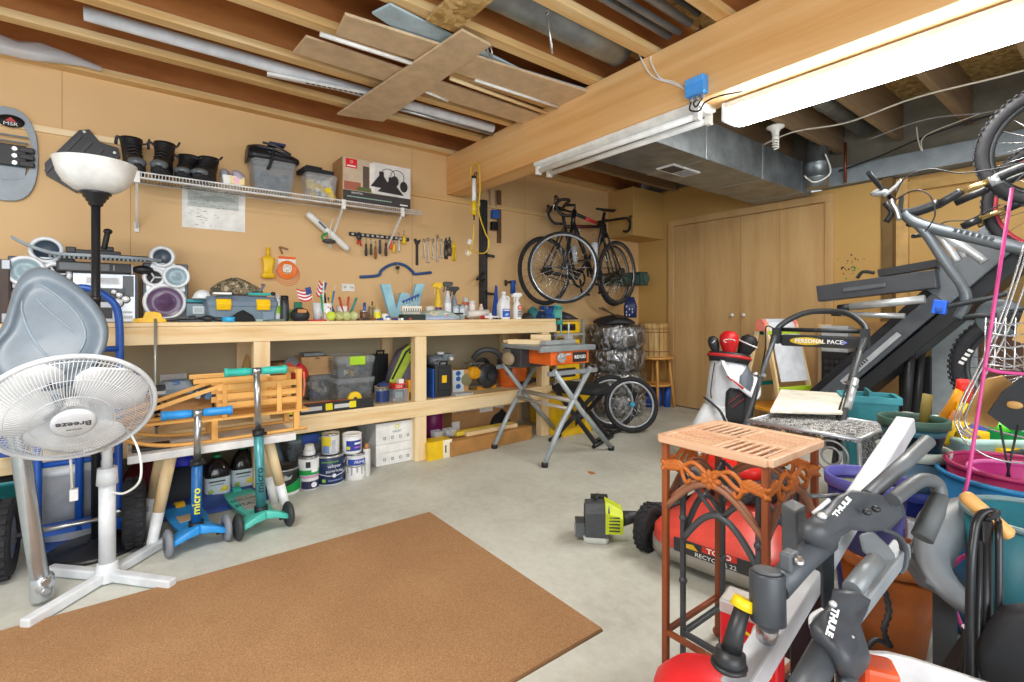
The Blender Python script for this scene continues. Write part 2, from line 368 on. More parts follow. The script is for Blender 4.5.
b = B('carpet'); b.bx((-2.29, -.55, 0), (-1.1, 1.22, .012)); b.bx((-2.293, -.553, 0), (-1.097, 1.223, .006), 'c_7a5a3a_90'); b.solo('carpet_mat', 'large brown ribbed carpet mat lying flat on the concrete floor', 'mat')
# ---------------------------------------------------------------- stuff under and between the joists
def plate(pts, z, t, mat):
    q = [gz(u, v, z) for u, v in pts]; c = sum(q, Vector()) / len(q); b = B(mat)
    b.prism([(p.x - c.x, p.y - c.y) for p in q], 0, t); return b, (c.x, c.y, z)
def plank(name, label, pts, z, t, mat, cat='board', group=None):
    b, l = plate(pts, z, t, mat); return b.solo(name, label, cat, l, 0, group, .0015)
plank('wooden_board', 'tan hardboard plank fixed crosswise beneath the joists, holding up long boards', [(337, 115), (383, 122), (491, 46), (462, 31)], 2.372, .014, 'hardboard')
plank('wooden_board', 'long tan board on the crosswise plank, side nearer the shelf wall', [(293, 53), (306, 37), (542, 116), (523, 124)], 2.39, .012, 'hardboard')
plank('wooden_board', 'wide tan board on the crosswise plank, running beside the pale sheathing', [(336, 35), (345, 15), (590, 93), (560, 106)], 2.39, .014, 'hardboard')
plank('sheathing_board', 'pale blue-white sheathing board tucked above the wide tan board', [(372, 14), (390, 5), (520, 70), (592, 92), (560, 96), (430, 52)], 2.412, .012, 'sheath')
plank('chipboard_offcut', 'rough flecked chipboard offcut slanting under the joists at top of picture', [(426, 21), (455, 33), (500, -5), (470, -22)], 2.40, .016, 'osb')
def stick(name, label, a, bb, z, r, mat, n=8, cat='strip', group=None, flat=1):
    p, q = gz(a[0], a[1], z), gz(bb[0], bb[1], z); b = B(mat); b.tube([(0, 0, 0), q - p], r, None, n, False, None, flat); return b.solo(name, label, cat, p, 0, group)
b = B('c_dfe3e8_30'); b.lathe([(.033, 0), (.033, 2.36), (.029, 2.36), (.029, 0), (.033, 0)], None, 18, frame((0, 0, 0), (1, 0, 0), (0, 0, 1)) @ TR((0, 0, -2.36)), True, False)
b.solo('drain_pipe', 'long white plastic pipe lying between the joists above the shelf wall', 'pipe', (-3.06, -.19, 2.463))
b = B('white'); p, q = gz(267, 74, 2.42), gz(376, 96, 2.42); b.beam((0, 0, 0), q - p, .028, .016)
for i in range(12):
    t = .35 + .05 * i; c = (q - p) * t; b.box((c.x + .004, c.y, c.z - .0085), (.012, .022, .002), 'black')
b.solo('slotted_rail', 'short white slotted metal rail beside the long white pipe overhead', 'rail', p)
stick('trim_strip', 'white trim strip lying between the two tan boards overhead', (320, 34), (420, 66), 2.383, .012, 'white', 6)
stick('trim_strip', 'pale wooden strip reaching the beam between the two tan boards', (450, 78), (552, 115), 2.383, .012, 'pine_y', 6)
stick('trim_strip', 'white strip close to the beam beside the wide tan board', (475, 80), (558, 107), 2.384, .009, 'white', 6)
stick('conduit_pipe', 'thin grey steel conduit running to beam beyond the crosswise plank', (384, 105), (501, 137), 2.42, .011, 'steel')
stick('trim_strip', 'short white strip end beside steel conduit under the joists', (424, 91), (448, 101), 2.386, .008, 'white', 6)
# round duct
d = thing('round_duct', 'large shiny round galvanised duct between the joists ending at the beam', 'duct', (-1.825, -.6, 2.56))
b = B('galv'); b.lathe([(.105, 0), (.105, 2.78), (.1, 2.78), (.1, 0), (.105, 0)], None, 28, frame((0, 0, 0), (1, 0, 0), (0, 0, 1)) @ TR((0, 0, -2.78)), True, False); b.obj('duct_pipe', d)
for y in (.9, 1.75): 
    b = B('steel'); b.torus(.106, .005, None, frame((0, y, 0), (1, 0, 0), (0, 0, 1)), 28, 6); b.obj('seam_ring', d)
for i, (x, z, r, mt) in enumerate(((-1.50, 2.47, .018, 'c_8f9cae_30_60'), (-1.44, 2.46, .016, 'c_8f9cae_30_60'), (-1.38, 2.48, .02, 'c_a8b2bf_30_60'), (-1.33, 2.50, .012, 'c_6f7c8e_30_60'))):
    b = B(mt); b.cyl((0, -2.0, 0), (0, 2.17, 0), r)
    b.solo('steel_pipe', ['grey-blue pipe between joists, nearest the round duct', 'slim grey-blue pipe second from the round duct', 'fattest grey-blue pipe in the bundle between joists', 'thinnest dark pipe in the bundle farthest from round duct'][i], 'pipe', (x, 0, z), 0, 'pipes between the joists')
b = B('steel'); p = gz(547, 12, 2.43); b.tube([(0, 0, 0), (-.02, .04, -.1), (-.03, .06, -.16)], .006); b.tube(arc((0, 0), .012, 0, 330, 8, 'xz'), .003)
b.solo('hanger_rod', 'thin steel rod hanging down from joist beside the round duct', 'rod', p)
b = B('steel'); b.tube(spline([(0, 0, 0), (.0, .01, -.03), (.015, .02, -.05), (.03, .01, -.035), (.028, 0, -.005)], 4), .005); b.solo('metal_hook', 'small steel hook hanging at the end of the crosswise tan plank', 'hook', gz(487, 47, 2.425))
# blue junction box with cables on the beam
d = thing('junction_box', 'blue plastic electrical box on the beam between two fluorescent fixtures', 'electrical box', py(699, 89, 2.18))
b = B('c_4d9bea_40'); b.box((0, -.022, .005), (.1, .044, .085)); b.box((0, -.046, .03), (.095, .006, .03), 'c_5aa6f0_40'); b.obj('box_body', d, bevel=.004)
b = B('black'); 
for x in (-.03, .0, .03): b.cyl((x, -.02, -.04), (x, -.02, -.06), .009, 'mid_grey')
b.tube(spline([(-.03, -.02, -.06), (-.03, -.03, -.1), (.02, -.03, -.12), (.05, -.03, -.09), (.12, -.03, -.085), (.2, .03, -.075)], 5), .004); b.tube(spline([(.03, -.02, -.06), (.01, -.04, -.1), (-.01, -.03, -.075), (0, -.02, -.06)], 5), .004); b.obj('black_cord', d)
b = B('white')
for k in (0, 1):
    a, e, c = py(640 + 11 * k, 56 + 6 * k, 2.175) - d.location, py(652 + 8 * k, 76 + 2 * k, 2.175) - d.location, py(674, 84 - 2 * k, 2.175) - d.location
    b.tube(spline([a + Vector((0, 0, .03)), a, e, c, (-.045, -.012, .0)], 5), .0045)
b.obj('white_cable', d)
# fluorescent fixtures
d = thing('fluorescent_fixture', 'unlit white two-tube fluorescent fixture under the wooden beam', 'light fixture', (-1.97, 2.265, 2.092))
b = B('white'); b.prism([(-.075, 0), (.075, 0), (.075, -.02), (.03, -.045), (-.03, -.045), (-.075, -.02)], -.63, .63, None, frame((0, 0, 0), (0, 1, 0), (0, 0, 1))); b.obj('housing', d, bevel=.002)
for y in (-.05, .05):
    t = B('c_f4f4f0_25'); t.cyl((-.6, y, -.062), (.6, y, -.062), .017); o = t.obj('tube', d)
    for x in (-.605, .605): e = B('white'); e.bx((x - .014, y - .018, -.085), (x + .014, y + .018, -.03)); e.obj('socket', d, bevel=.003)
d = thing('fluorescent_fixture', 'brightly lit white fluorescent fixture hanging beside the beam', 'light fixture', (-.66, 2.36, 2.085))
b = B('white'); b.bx((-.62, -.06, -.03), (.62, .06, 0)); b.obj('housing', d, bevel=.004)
t = B('tube_lit'); t.loft([rring(1.22, .11, .03, 0), rring(1.22, .12, .03, -.03), rring(1.2, .1, .04, -.06), rring(1.17, .06, .03, -.08)], None, True, True, True, TR((0, 0, -.03))); t.obj('lens', d)
for x in (-.62, .62): e = B('c_dfe6ee_40'); e.bx((x - .008, -.063, -.09), (x + .008, .063, .002)); e.obj('end_cap', d, bevel=.004)
b = B('chrome')
for x in (-.5, .5): b.tube([(x, 0, 0), (x, 0, .1), (x, -.03, .12), (x, -.03, .34)], .004)
b.obj('hanging_hook', d)
# rectangular duct, register, elbow, bulb
d = thing('rectangular_duct', 'rectangular galvanised duct running from the beam towards the closet wall', 'duct', (-2.08, 0, 2.1))
b = B('galv'); b.bx((-.24, 2.40, 0), (.24, 4.80, .27)); 
for y in (3.1, 3.9, 4.6): b.bx((-.244, y - .015, -.004), (.244, y + .015, .274), 'c_9aa2a6_35_70')
b.obj('duct_body', d, bevel=.003)
v = B('white'); v.bx((-.1, 3.0, -.008), (.045, 3.34, 0)); v.bx((-.085, 3.02, -.010), (.03, 3.17, -.007), 'dark_grey')
for i in range(8): v.bx((-.085, 3.185 + .018 * i, -.011), (.03, 3.19 + .018 * i, -.007), 'mid_grey')
v.obj('register', d)
d = thing('duct_elbow', 'round galvanised duct elbow dropping beside the rectangular duct', 'duct', (-1.70, 4.55, 2.1))
b = B('galv'); b.lathe([(.085, .0), (.085, .08), (.09, .085), (.085, .09), (.085, .2), (.09, .205), (.085, .21), (.085, .5)], None, 20); b.obj('pipe', d)
b = B('white'); b.tube(spline([(.09, -.08, .25), (.11, -.03, .1), (.02, -.1, .03), (-.06, -.1, .1)], 5), .006); b.obj('cable_loop', d)
b = B('white'); b = thing('ceiling_bulb', 'bare spiral bulb in white porcelain holder on joist beyond the lit fixture', 'lamp', (-1.68, 3.75, 2.428))
q = B('white'); q.lathe([(.06, 0), (.06, -.012), (.035, -.025), (.024, -.05), (.024, -.07)], None, 20); q.obj('lamp_holder', b)
q = B('c_f2f1ea_30'); q.lathe([(.022, -.07), (.024, -.09), (.02, -.1)], None, 16); q.tube([(.02 * math.cos(t * .55), .02 * math.sin(t * .55), -.1 - .0016 * t) for t in range(40)], .006, None, 6); q.obj('spiral_bulb', b)
for i, (x, y0, y1, r) in enumerate(((-1.40, 2.7, 4.7, .075),)):
    b = B('galv'); b.cyl((0, y0, 0), (0, y1, 0), r, None, None, 20); b.lathe([(r, 0), (r + .006, .01), (r, .02)], None, 20, frame((0, 3.9, 0), (1, 0, 0), (0, 0, -1)), True, False)
    b.solo('round_duct', 'slim round galvanised duct between dark joists beyond the lit fixture', 'duct', (x, 0, 2.56))
b = B('c_8a4b2a_40_60'); b.cyl((0, 0, 0), (0, 0, .34), .011); b.solo('copper_pipe', 'thin vertical copper pipe above the wall next to duct elbow', 'pipe', (-1.55, 4.72, 2.14))
def cable(label, pts, r, mat, name='electric_cable'):
    p0 = Vector(pts[0]); b = B(mat); b.tube(spline([Vector(p) - p0 for p in pts], 6), r); return b.solo(name, label, 'cable', p0, 0, 'cables under the joists')
cable('pale cable stapled across the dark joists beside slim round duct', [(-2.0, 4.0, 2.37), (-1.66, 3.95, 2.42), (-1.3, 4.0, 2.40), (-.9, 3.95, 2.425), (-.4, 3.95, 2.41), (.3, 3.9, 2.42)], .006, 'c_d8d2c4_50')
cable('thin grey cable swagging under dark joists towards bicycle wheel', [(-1.3, 4.4, 2.36), (-.95, 4.4, 2.41), (-.6, 4.45, 2.37), (-.2, 4.4, 2.4), (.3, 4.4, 2.4)], .005, 'c_8c8c8c_50')
cable('black cable sagging above the back wall ledge', [(-1.6, 4.72, 2.25), (-1.3, 4.7, 2.3), (-1.0, 4.65, 2.36), (-.6, 4.7, 2.42), (.2, 4.7, 2.4)], .007, 'black')
cable('pale cable hanging in loop from joist over back wall', [(-1.05, 4.6, 2.43), (-1.04, 4.6, 2.33), (-1.02, 4.62, 2.25), (-1.0, 4.62, 2.36), (-.7, 4.6, 2.42)], .004, 'c_cfcabd_50')
b = B('plastic_sheet')
rg = []
for i in range(15):
    y = -1.3 + 1.2 * i / 14; rr = [.05 * (1 + .25 * math.sin(i * 2.3 + k)) * (1 if i < 12 else (15 - i) / 4) for k in range(8)]
    rg.append([(.03 + .6 * rr[k] * math.cos(k * PI / 4), y, .0 + rr[k] * math.sin(k * PI / 4) + .012 * math.sin(i * 1.7)) for k in range(8)])
b.loft(rg); b.solo('plastic_sheeting', 'crumpled clear plastic sheeting tucked along the top of shelf wall', 'plastic sheet', (-3.70, -.05, 2.462))
# ---------------------------------------------------------------- workbench
def X(u, x): r = ray(u); return x * r[1] / r[0]
XF = -3.15
wb = thing('workbench', 'long pine workbench with lower shelf built along the tan wall', 'workbench', (-3.15, .9, 0))
def L(y): return y - .9
y0, y1 = -1.5, 2.91
b = B('pine_y'); b.bx((-.62, L(y0), .978), (0, L(y1), 1.0)); b.obj('bench_top', wb, bevel=.003)
b = B('pine_y'); b.bx((-.038, L(y0), .884), (.002, L(y1 + .002), .977)); b.obj('top_rail', wb, bevel=.003)
b = B('pine_y'); b.bx((-.62, L(y0), .4045), (0, L(2.86), .424)); b.obj('lower_shelf', wb, bevel=.003)
b = B('pine_y'); b.bx((-.038, L(y0), .315), (.002, L(2.862), .404)); b.obj('shelf_rail', wb, bevel=.003)
for yc in (-1.1, X(262, XF), X(421, XF), 2.79):
    b = B('pine_z'); b.bx((-.076, L(yc - .044), 0), (-.040, L(yc + .044), .977)); b.bx((-.04, L(yc - .044), .4245), (.0, L(yc + .044), .883)); b.bx((-.04, L(yc - .044), 0), (0, L(yc + .044), .314)); b.obj('post', wb, bevel=.003)
    b = B('pine_z'); b.bx((-.62, L(yc - .044), 0), (-.58, L(yc + .044), .977)); b.obj('post', wb, bevel=.003)
ZB = 1.0
# ---------------------------------------------------------------- generic small things
def lab(b, r, z0, z1, mat, a0=-70, a1=70, n=10):
    # label wrapped on the front (-y) of a round can
    rr = r + .0012; vs = []; 
    for i in range(n + 1):
        a = math.radians(-90 + a0 + (a1 - a0) * i / n); vs += [(rr * math.cos(a), rr * math.sin(a), z0), (rr * math.cos(a), rr * math.sin(a), z1)]
    b.add(vs, [(2 * i, 2 * i + 2, 2 * i + 3, 2 * i + 1) for i in range(n)], mat, True)
def can(name, label, cat, loc, r, h, mat, lid=None, band=None, rz=L90, group=None, neck=None, txt=None, rot=None):
    t = thing(name, label, cat, loc, rz, group, rot); b = B(mat); k = min(.004, h * .05)
    b.lathe([(r - k, 0), (r, k), (r, h - k), (r - k, h)], None, 20)
    if band: lab(b, r, h * band[1], h * band[2], band[0])
    if txt: 
        for s, sz, zz, mm in txt: b.text(s, sz, mm, FT(0, -r - .0025, h * zz), .0004)
    b.obj('body', t)
    if neck:
        q = B(neck[0]); q.lathe([(r * .9, h), (neck[1] * 1.1, h + neck[2] * .5), (neck[1], h + neck[2] * .55), (neck[1], h + neck[2])], None, 16); q.obj('cap', t)
    elif lid:
        q = B(lid); q.lathe([(r * .97, h), (r * 1.03, h + .001), (r * 1.03, h + .01), (r * .9, h + .012), (r * .88, h + .006), (.001, h + .006)], None, 20, None, True, False); q.obj('lid', t)
    return t
def sprayer(name, label, loc, r, h, body, head, band=None, rz=L90, txt=None):
    t = thing(name, label, 'spray bottle', loc, rz); b = B(body)
    b.lathe([(r * .92, 0), (r, .006), (r, h * .5), (r * .75, h * .62), (r * .4, h * .74), (r * .38, h * .8)], None, 18)
    if band: lab(b, r, h * band[1], h * band[2], band[0])
    if txt:
        for s, sz, zz, mm in txt: b.text(s, sz, mm, FT(0, -r - .0025, h * zz), .0004)
    b.obj('bottle', t)
    q = B(head); q.cyl((0, 0, h * .79), (0, 0, h * .86), r * .45); q.prism([(-.05, .02), (-.05, .0), (-.012, -.005), (.012, -.02), (.02, -.005), (.045, .01), (.045, .028), (.03, .034), (-.02, .034)], -.011, .011, None, frame((0, 0, h * .92), (1, 0, 0), (0, 0, 1)))
    q.prism([(-.03, 0), (-.022, 0), (-.03, -.045), (-.038, -.045)], -.005, .005, None, frame((0, 0, h * .91), (1, 0, 0), (0, 0, 1))); q.obj('trigger_head', t, bevel=.002)
    return t
def bx_thing(name, label, cat, loc, dims, mat, rz=L90, group=None, bevel=.003, deco=None):
    b = B(mat); w, d, h = dims; b.bx((-w / 2, -d / 2, 0), (w / 2, d / 2, h))
    if deco: deco(b, w, d, h)
    return b.solo(name, label, cat, loc, rz, group, bevel)
def bin_thing(name, label, loc, w, d, h, mat, lid=None, lidh=.02, rz=L90, handle=None, content=None):
    t = thing(name, label, 'storage bin', loc, rz); b = B(mat); k = .012
    b.loft([rring(w * .88, d * .88, .03, 0), rring(w * .97, d * .97, .03, h - .02), rring(w, d, .03, h - .02), rring(w, d, .03, h), rring(w - k, d - k, .028, h), rring(w * .87, d * .87, .028, .006)], None, True, True); b.obj('tub', t)
    if content: content(t, w, d, h)
    if lid:
        q = B(lid); q.loft([rring(w * 1.01, d * 1.01, .03, h + .001), rring(w * 1.02, d * 1.02, .03, h + lidh * .6), rring(w * .97, d * .97, .03, h + lidh), rring(w * .9, d * .9, .03, h + lidh * .8)], None, False); q.obj('lid', t)
    if handle:
        q = B(handle); q.bx((-w * .2, -d / 2 - .016, h - .03), (w * .2, -d / 2 - .004, h + lidh)); q.obj('latch', t, bevel=.004)
    return t
def clump(b, c, r, n, mat, seed, k=(10, 6)):
    rn = random.Random(seed)
    for i in range(n):
        s = rn.uniform(.35, .7); b.ell((c[0] + rn.uniform(-1, 1) * r[0] * .6, c[1] + rn.uniform(-1, 1) * r[1] * .6, c[2] + rn.uniform(-.6, .6) * r[2] * .6), (r[0] * s, r[1] * s, r[2] * s), mat if isinstance(mat, str) else rn.choice(mat), k[0], k[1], (rn.uniform(0, 90), rn.uniform(0, 90), rn.uniform(0, 90)))
def heap(name, label, cat, loc, w, d, h, mat, seed, rz=L90, group=None, amp=.18, n=18, k=9, pw=.6):
    # a soft lumpy thing: cloth, bag, sheeting
    rn = random.Random(seed); ph = [rn.uniform(0, 6.28) for _ in range(8)]; rings = []
    for i in range(k + 1):
        e = i / k; sc = max(.02, (1 - e ** 2.2)) ** pw; row = []
        for j in range(n):
            a = 2 * PI * j / n; f = 1 + amp * (math.sin(3 * a + ph[0] + 3 * e) * .5 + math.sin(5 * a + ph[1] - 2 * e) * .35 + math.sin(2 * a + ph[2]) * .4 + math.sin(9 * a + ph[3] + 5 * e) * .2)
            row.append((w / 2 * sc * f * math.cos(a), d / 2 * sc * f * math.sin(a), h * (e * (1 + amp * .5 * math.sin(2 * a + ph[4]) * (e > .2))) if i else 0))
        rings.append(row)
    b = B(mat); b.loft(rings); return b.solo(name, label, cat, loc, rz, group, 0, 1)
# ---------------------------------------------------------------- stereo system at the left end of the bench
def ringlet(b, x, z, y, R, r, mat): b.torus(R, r, mat, frame((x, y, z), (1, 0, 0), (0, 0, 1)), 28, 8)
def speaker(label, yc, x, w, h, flip):
    t = thing('stereo_speaker', label, 'speaker', (x, yc, ZB), L90)
    b = B('c_4b5560_40'); b.bx((-w / 2, 0, 0), (w / 2, .2, h * .80)); b.obj('cabinet', t, bevel=.006)
    s = -1 if flip else 1
    b = B('c_e6e9ec_30')
    def dish(x0, z0, R, m2, dep=.02, rim=.016):
        b.lathe([(R + rim * 1.2, .0), (R + rim * 1.2, .022), (R + rim * .5, .036), (R, .026), (R * .96, .004)], None, 28, frame((x0, 0, z0), (1, 0, 0), (0, 0, 1)), True, False)
    dish(-.005 * s, h * .27, w * .40, None); dish(-.055 * s, h * .60, w * .17, None); dish(.06 * s * .2 - .03 * s, h * .885, w * .2, None)
    b.prism([(-w * .42, h * .42), (w * .42, h * .42), (w * .40, h * .66), (w * .18, h * .8), (-w * .3, h * .8), (-w * .44, h * .62)], 0, .014, None, frame((0, 0, 0), (1, 0, 0), (0, 0, 1))); b.obj('front_frame', t)
    q = B('c_62486a_25'); q.lathe([(w * .385, .022), (w * .3, .016), (w * .15, .02), (w * .12, .032), (.001, .04)], None, 28, frame((-.005 * s, 0, h * .27), (1, 0, 0), (0, 0, 1)), True, False); q.obj('woofer_cone', t)
    q = B('c_8ea6b0_30'); q.lathe([(w * .27, .03), (w * .28, .045), (w * .22, .05), (w * .2, .04), (w * .1, .05), (.001, .055)], None, 26, frame((w * .22 * s, 0, h * .62), (1, 0, 0), (0, 0, 1)), True, False); ringlet(q, w * .22 * s, h * .62, -.042, w * .27, .009, 'c_e6e9ec_30'); q.obj('mid_driver', t)
    q = B('black'); q.lathe([(w * .16, .02), (w * .12, .016), (.001, .014)], None, 20, frame((-.055 * s, 0, h * .60), (1, 0, 0), (0, 0, 1)), True, False)
    for k in range(3): a = k * 2.094; q.beam((-.055 * s, -.026, h * .60), (-.055 * s + w * .15 * math.cos(a), -.026, h * .60 + w * .15 * math.sin(a)), .006, .008, 'light_grey')
    q.obj('tweeter', t)
    q = B('c_3b4856_30'); q.lathe([(w * .2, .015), (w * .16, .008), (.001, .005)], None, 22, frame((.06 * s * .2 - .03 * s, -.002, h * .885), (1, 0, 0), (0, 0, 1)), True, False); q.obj('port', t)
    return t
speaker('silver stereo speaker half hidden behind the grey seat', X(42, -3.46), -3.46, .25, .42, True)
speaker('silver stereo speaker with purple woofer cone beside black lamp pole', X(166, -3.46), -3.46, .215, .42, False)
yc, w_, h_ = slot(70, 139, 262, -3.45, ZB)
t = thing('stereo_receiver', 'silver stereo main unit with round knobs between two speakers', 'stereo', (-3.45, yc, ZB), L90)
b = B('c_c9cdd2_30_30'); b.bx((-w_ / 2, 0, 0), (w_ / 2, .26, .265)); b.bx((-w_ / 2, -.004, 0), (-w_ / 2 + .012, .004, .265), 'dark_grey'); b.bx((w_ / 2 - .018, -.004, 0), (w_ / 2, .004, .265), 'dark_grey'); b.obj('case', t, bevel=.004)
b = B('c_dfe3e6_30'); b.bx((-w_ * .3, -.006, .205), (w_ * .22, 0, .245))
for i in range(5): b.bx((-w_ * .27, -.007, .212 + .006 * i), (w_ * .19, -.005, .214 + .006 * i), 'dark_grey')
b.obj('display_panel', t)
b = B('c_2c3036_30'); b.bx((-w_ * .42, -.005, .11), (w_ * .3, .0, .185)); b.bx((w_ * .25, -.005, .14), (w_ * .42, 0, .255)); b.obj('dark_panel', t)
for x, z, r in ((.035, .165, .013), (.058, .148, .015), (.085, .126, .018), (.05, .106, .024)):
    b = B('c_e2e4e6_25_30'); b.lathe([(r, 0), (r, .02), (r * .8, .025), (.001, .024)], None, 18, frame((x, -.004, z), (1, 0, 0), (0, 0, 1)), True, False); b.torus(r * 1.1, .003, 'dark_grey', frame((x, -.005, z), (1, 0, 0), (0, 0, 1)), 18, 6); b.obj('knob', t)
b = B('dark_grey'); b.bx((-w_ * .2, -.006, .02), (w_ * .1, 0, .08)); b.bx((w_ * .15, -.006, .02), (w_ * .4, 0, .035), 'light_grey'); b.bx((w_ * .15, -.006, .05), (w_ * .4, 0, .06), 'light_grey'); b.obj('tape_door', t)
yc, w_, h_ = slot(58, 131, 250, -3.48, ZB + .265)
t = thing('video_player', 'slim black video player stacked on the silver stereo unit', 'player', (-3.40, yc, ZB + .266), L90)
b = B('black'); b.bx((-w_ / 2, 0, 0), (w_ / 2, .24, .052)); b.obj('case', t, bevel=.003)
b = B('c_2b2d31_30'); b.bx((-w_ * .46, -.004, .008), (w_ * .2, 0, .044)); b.bx((w_ * .25, -.003, .012), (w_ * .27, 0, .04), 'mid_grey'); b.obj('front_panel', t)
b = B('black'); b.ell((0, 0, .025), (.05, .03, .025), None, 14, 8); b.bx((-.07, -.012, .0), (-.045, .012, .045), 'light_grey'); b.solo('web_camera', 'small black gadget with grey clip on stereo beside purple-cone speaker', 'gadget', (-3.43, X(143, -3.43), ZB + .266), L90)
# grey snowshoe lying on top
t = thing('snowshoe', 'grey snowshoe lying flat on stereo with black binding upright', 'snowshoe', (-3.42, X(92, -3.42), ZB + .33), L90)
b = B('c_8b979f_45'); rg = []
for i in range(17):
    e = i / 16; x = -.30 + .60 * e; wd = .085 * math.sin(PI * min(1, max(.04, e * 1.0 + .02))) ** .45; z = .075 * max(0, (.3 - e) / .3) ** 1.6 + .01
    rg.append([(x, -wd, z), (x, wd, z), (x, wd, z + .016), (x, -wd, z + .016)])
b.loft(rg, None, False); 
for i in range(22): b.bx((-.16 + .018 * i, -.086, -.004), (-.15 + .018 * i, -.078, .012), 'c_6b757c_45')
b.obj('deck', t, bevel=.002)
b = B('black'); b.bx((-.09, -.05, .026), (.12, .05, .05)); b.bx((.03, -.03, .05), (.09, .03, .075)); b.tube([(.05, -.03, .06), (.06, -.03, .12), (.065, -.03, .15)], .014); b.ell((.066, -.03, .155), (.02, .016, .016)); b.bx((-.1, -.055, .03), (-.06, -.03, .06)); b.bx((.12, -.03, .026), (.24, .03, .034)); b.obj('binding', t, bevel=.004)
# case at the far left edge
yc, w_, h_ = slot(-22, 8, 258, -3.36, ZB)
t = thing('amplifier_case', 'dark amplifier case with metal corners behind the grey seat', 'amplifier', (-3.40, yc, ZB), L90)
b = B('c_4a3b36_60'); b.bx((-w_ / 2, 0, 0), (w_ / 2, .25, h_)); b.obj('case', t, bevel=.006)
for z in (.02, h_ - .03):
    b = B('c_85888c_35_60'); b.bx((w_ / 2 - .03, -.004, z - .02), (w_ / 2 + .004, .03, z + .03)); b.obj('corner_guard', t, bevel=.004)
b = B('c_2a2522_70'); b.bx((-w_ / 2 + .03, -.004, .04), (w_ / 2 - .035, 0, h_ - .05)); b.obj('speaker_cloth', t)
# ---------------------------------------------------------------- things on the bench top
def on(u, x, z=ZB): return (x, X(u, x), z)
b = B('yellow'); b.prism([(-.07, 0), (.07, 0), (.07, .016), (.055, .022), (.045, .05), (.02, .058), (-.02, .056), (-.03, .025), (-.07, .02)], -.015, .015, None, frame((0, 0, 0), (1, 0, 0), (0, 0, 1))); b.cyl((-.055, -.02, .012), (-.055, .02, .012), .008); b.cyl((.06, -.02, .012), (.06, .02, .012), .008)
b.solo('quick_clamp', 'yellow clamp jaw standing on bench edge before purple woofer', 'clamp', on(150, -3.19), L90, None, .003)
t = thing('fishing_rod', 'slim grey rod leaning upright against the bench front', 'rod', (-3.06, X(157, -3.06), 0), L90)
b = B('c_a2a49c_30_50'); b.tube([(0, -.0, 0.3), (-.006, .04, .74), (-.004, .08, 1.02)], .007); b.obj('shaft', t)
b = B('black'); b.tube([(0, 0, .012), (0, .0, .32)], .012); b.bx((-.035, -.02, .60), (.035, .03, .622)); b.bx((-.035, -.02, .64), (.035, .03, .655), 'light_grey'); b.bx((-.035, -.02, .662), (.035, .03, .682)); b.cyl((0, .02, .54), (0, .02, .59), .016); b.ell((0, .01, .5), (.02, .02, .03)); b.obj('grip', t)
b = B('dark_grey'); b.tube([(-.09, 0, .008), (0, .005, .02), (.08, -.01, .022)], .009); b.tube([(-.09, .03, .008), (0, .005, .02), (.08, .02, .028)], .009); b.prism([(0, -.012), (.05, -.02), (.06, 0), (.05, .02), (0, .012)], .018, .032); b.solo('pliers', 'long dark grey pliers lying on bench before purple-cone speaker', 'pliers', on(178, -3.2), L90, None, .002)
b = B('dark_grey'); b.bx((-.06, -.03, 0), (.06, .03, .012)); b.tube(arc((0, .012), .03, 0, 180, 8), .004, 'mid_grey'); b.tube([(-.05, 0, .02), (.05, .01, .03)], .005, 'mid_grey'); b.solo('mouse_trap', 'small dark metal trap on bench beside pliers', 'trap', on(192, -3.22), L90, None, .002)
b = B('c_2b2e33_40'); b.tube(spline([(-.08, 0, .012), (-.02, .02, .018), (.04, -.01, .014), (.09, .01, .012)], 5), .012); b.ell((-.02, 0, .02), (.035, .03, .018)); b.solo('drill_chuck', 'dark tool part lying on bench edge below the toolbox corner', 'tool', on(212, -3.2), L90)
yc, w_, h_ = slot(187, 206, 300, -3.35, ZB)
t = thing('parts_organizer', 'small grey parts organiser with clear drawer beside toolbox', 'organiser', (-3.36, yc, ZB + .03), L90)
b = B('c_7e9098_50'); b.bx((-w_ / 2, 0, 0), (w_ / 2, .12, .075)); b.bx((-w_ / 2, -.001, .082), (w_ / 2, .12, .1), 'c_2d9aa6_50'); b.bx((-w_ / 2, -.0, .075), (w_ / 2, .12, .082), 'dark_grey'); b.obj('case', t, bevel=.003)
b = B('c_c8d2d4_30'); b.bx((-w_ * .2, -.008, .015), (w_ * .42, 0, .06)); b.bx((-w_ * .12, -.01, .024), (w_ * .3, -.007, .05), 'light_grey'); b.obj('drawer', t, bevel=.002)
bx_thing('paperback_book', 'white-spined book lying under the parts organiser', 'book', on(195, -3.31), (.1, .13, .022), 'c_eef0f0_60')
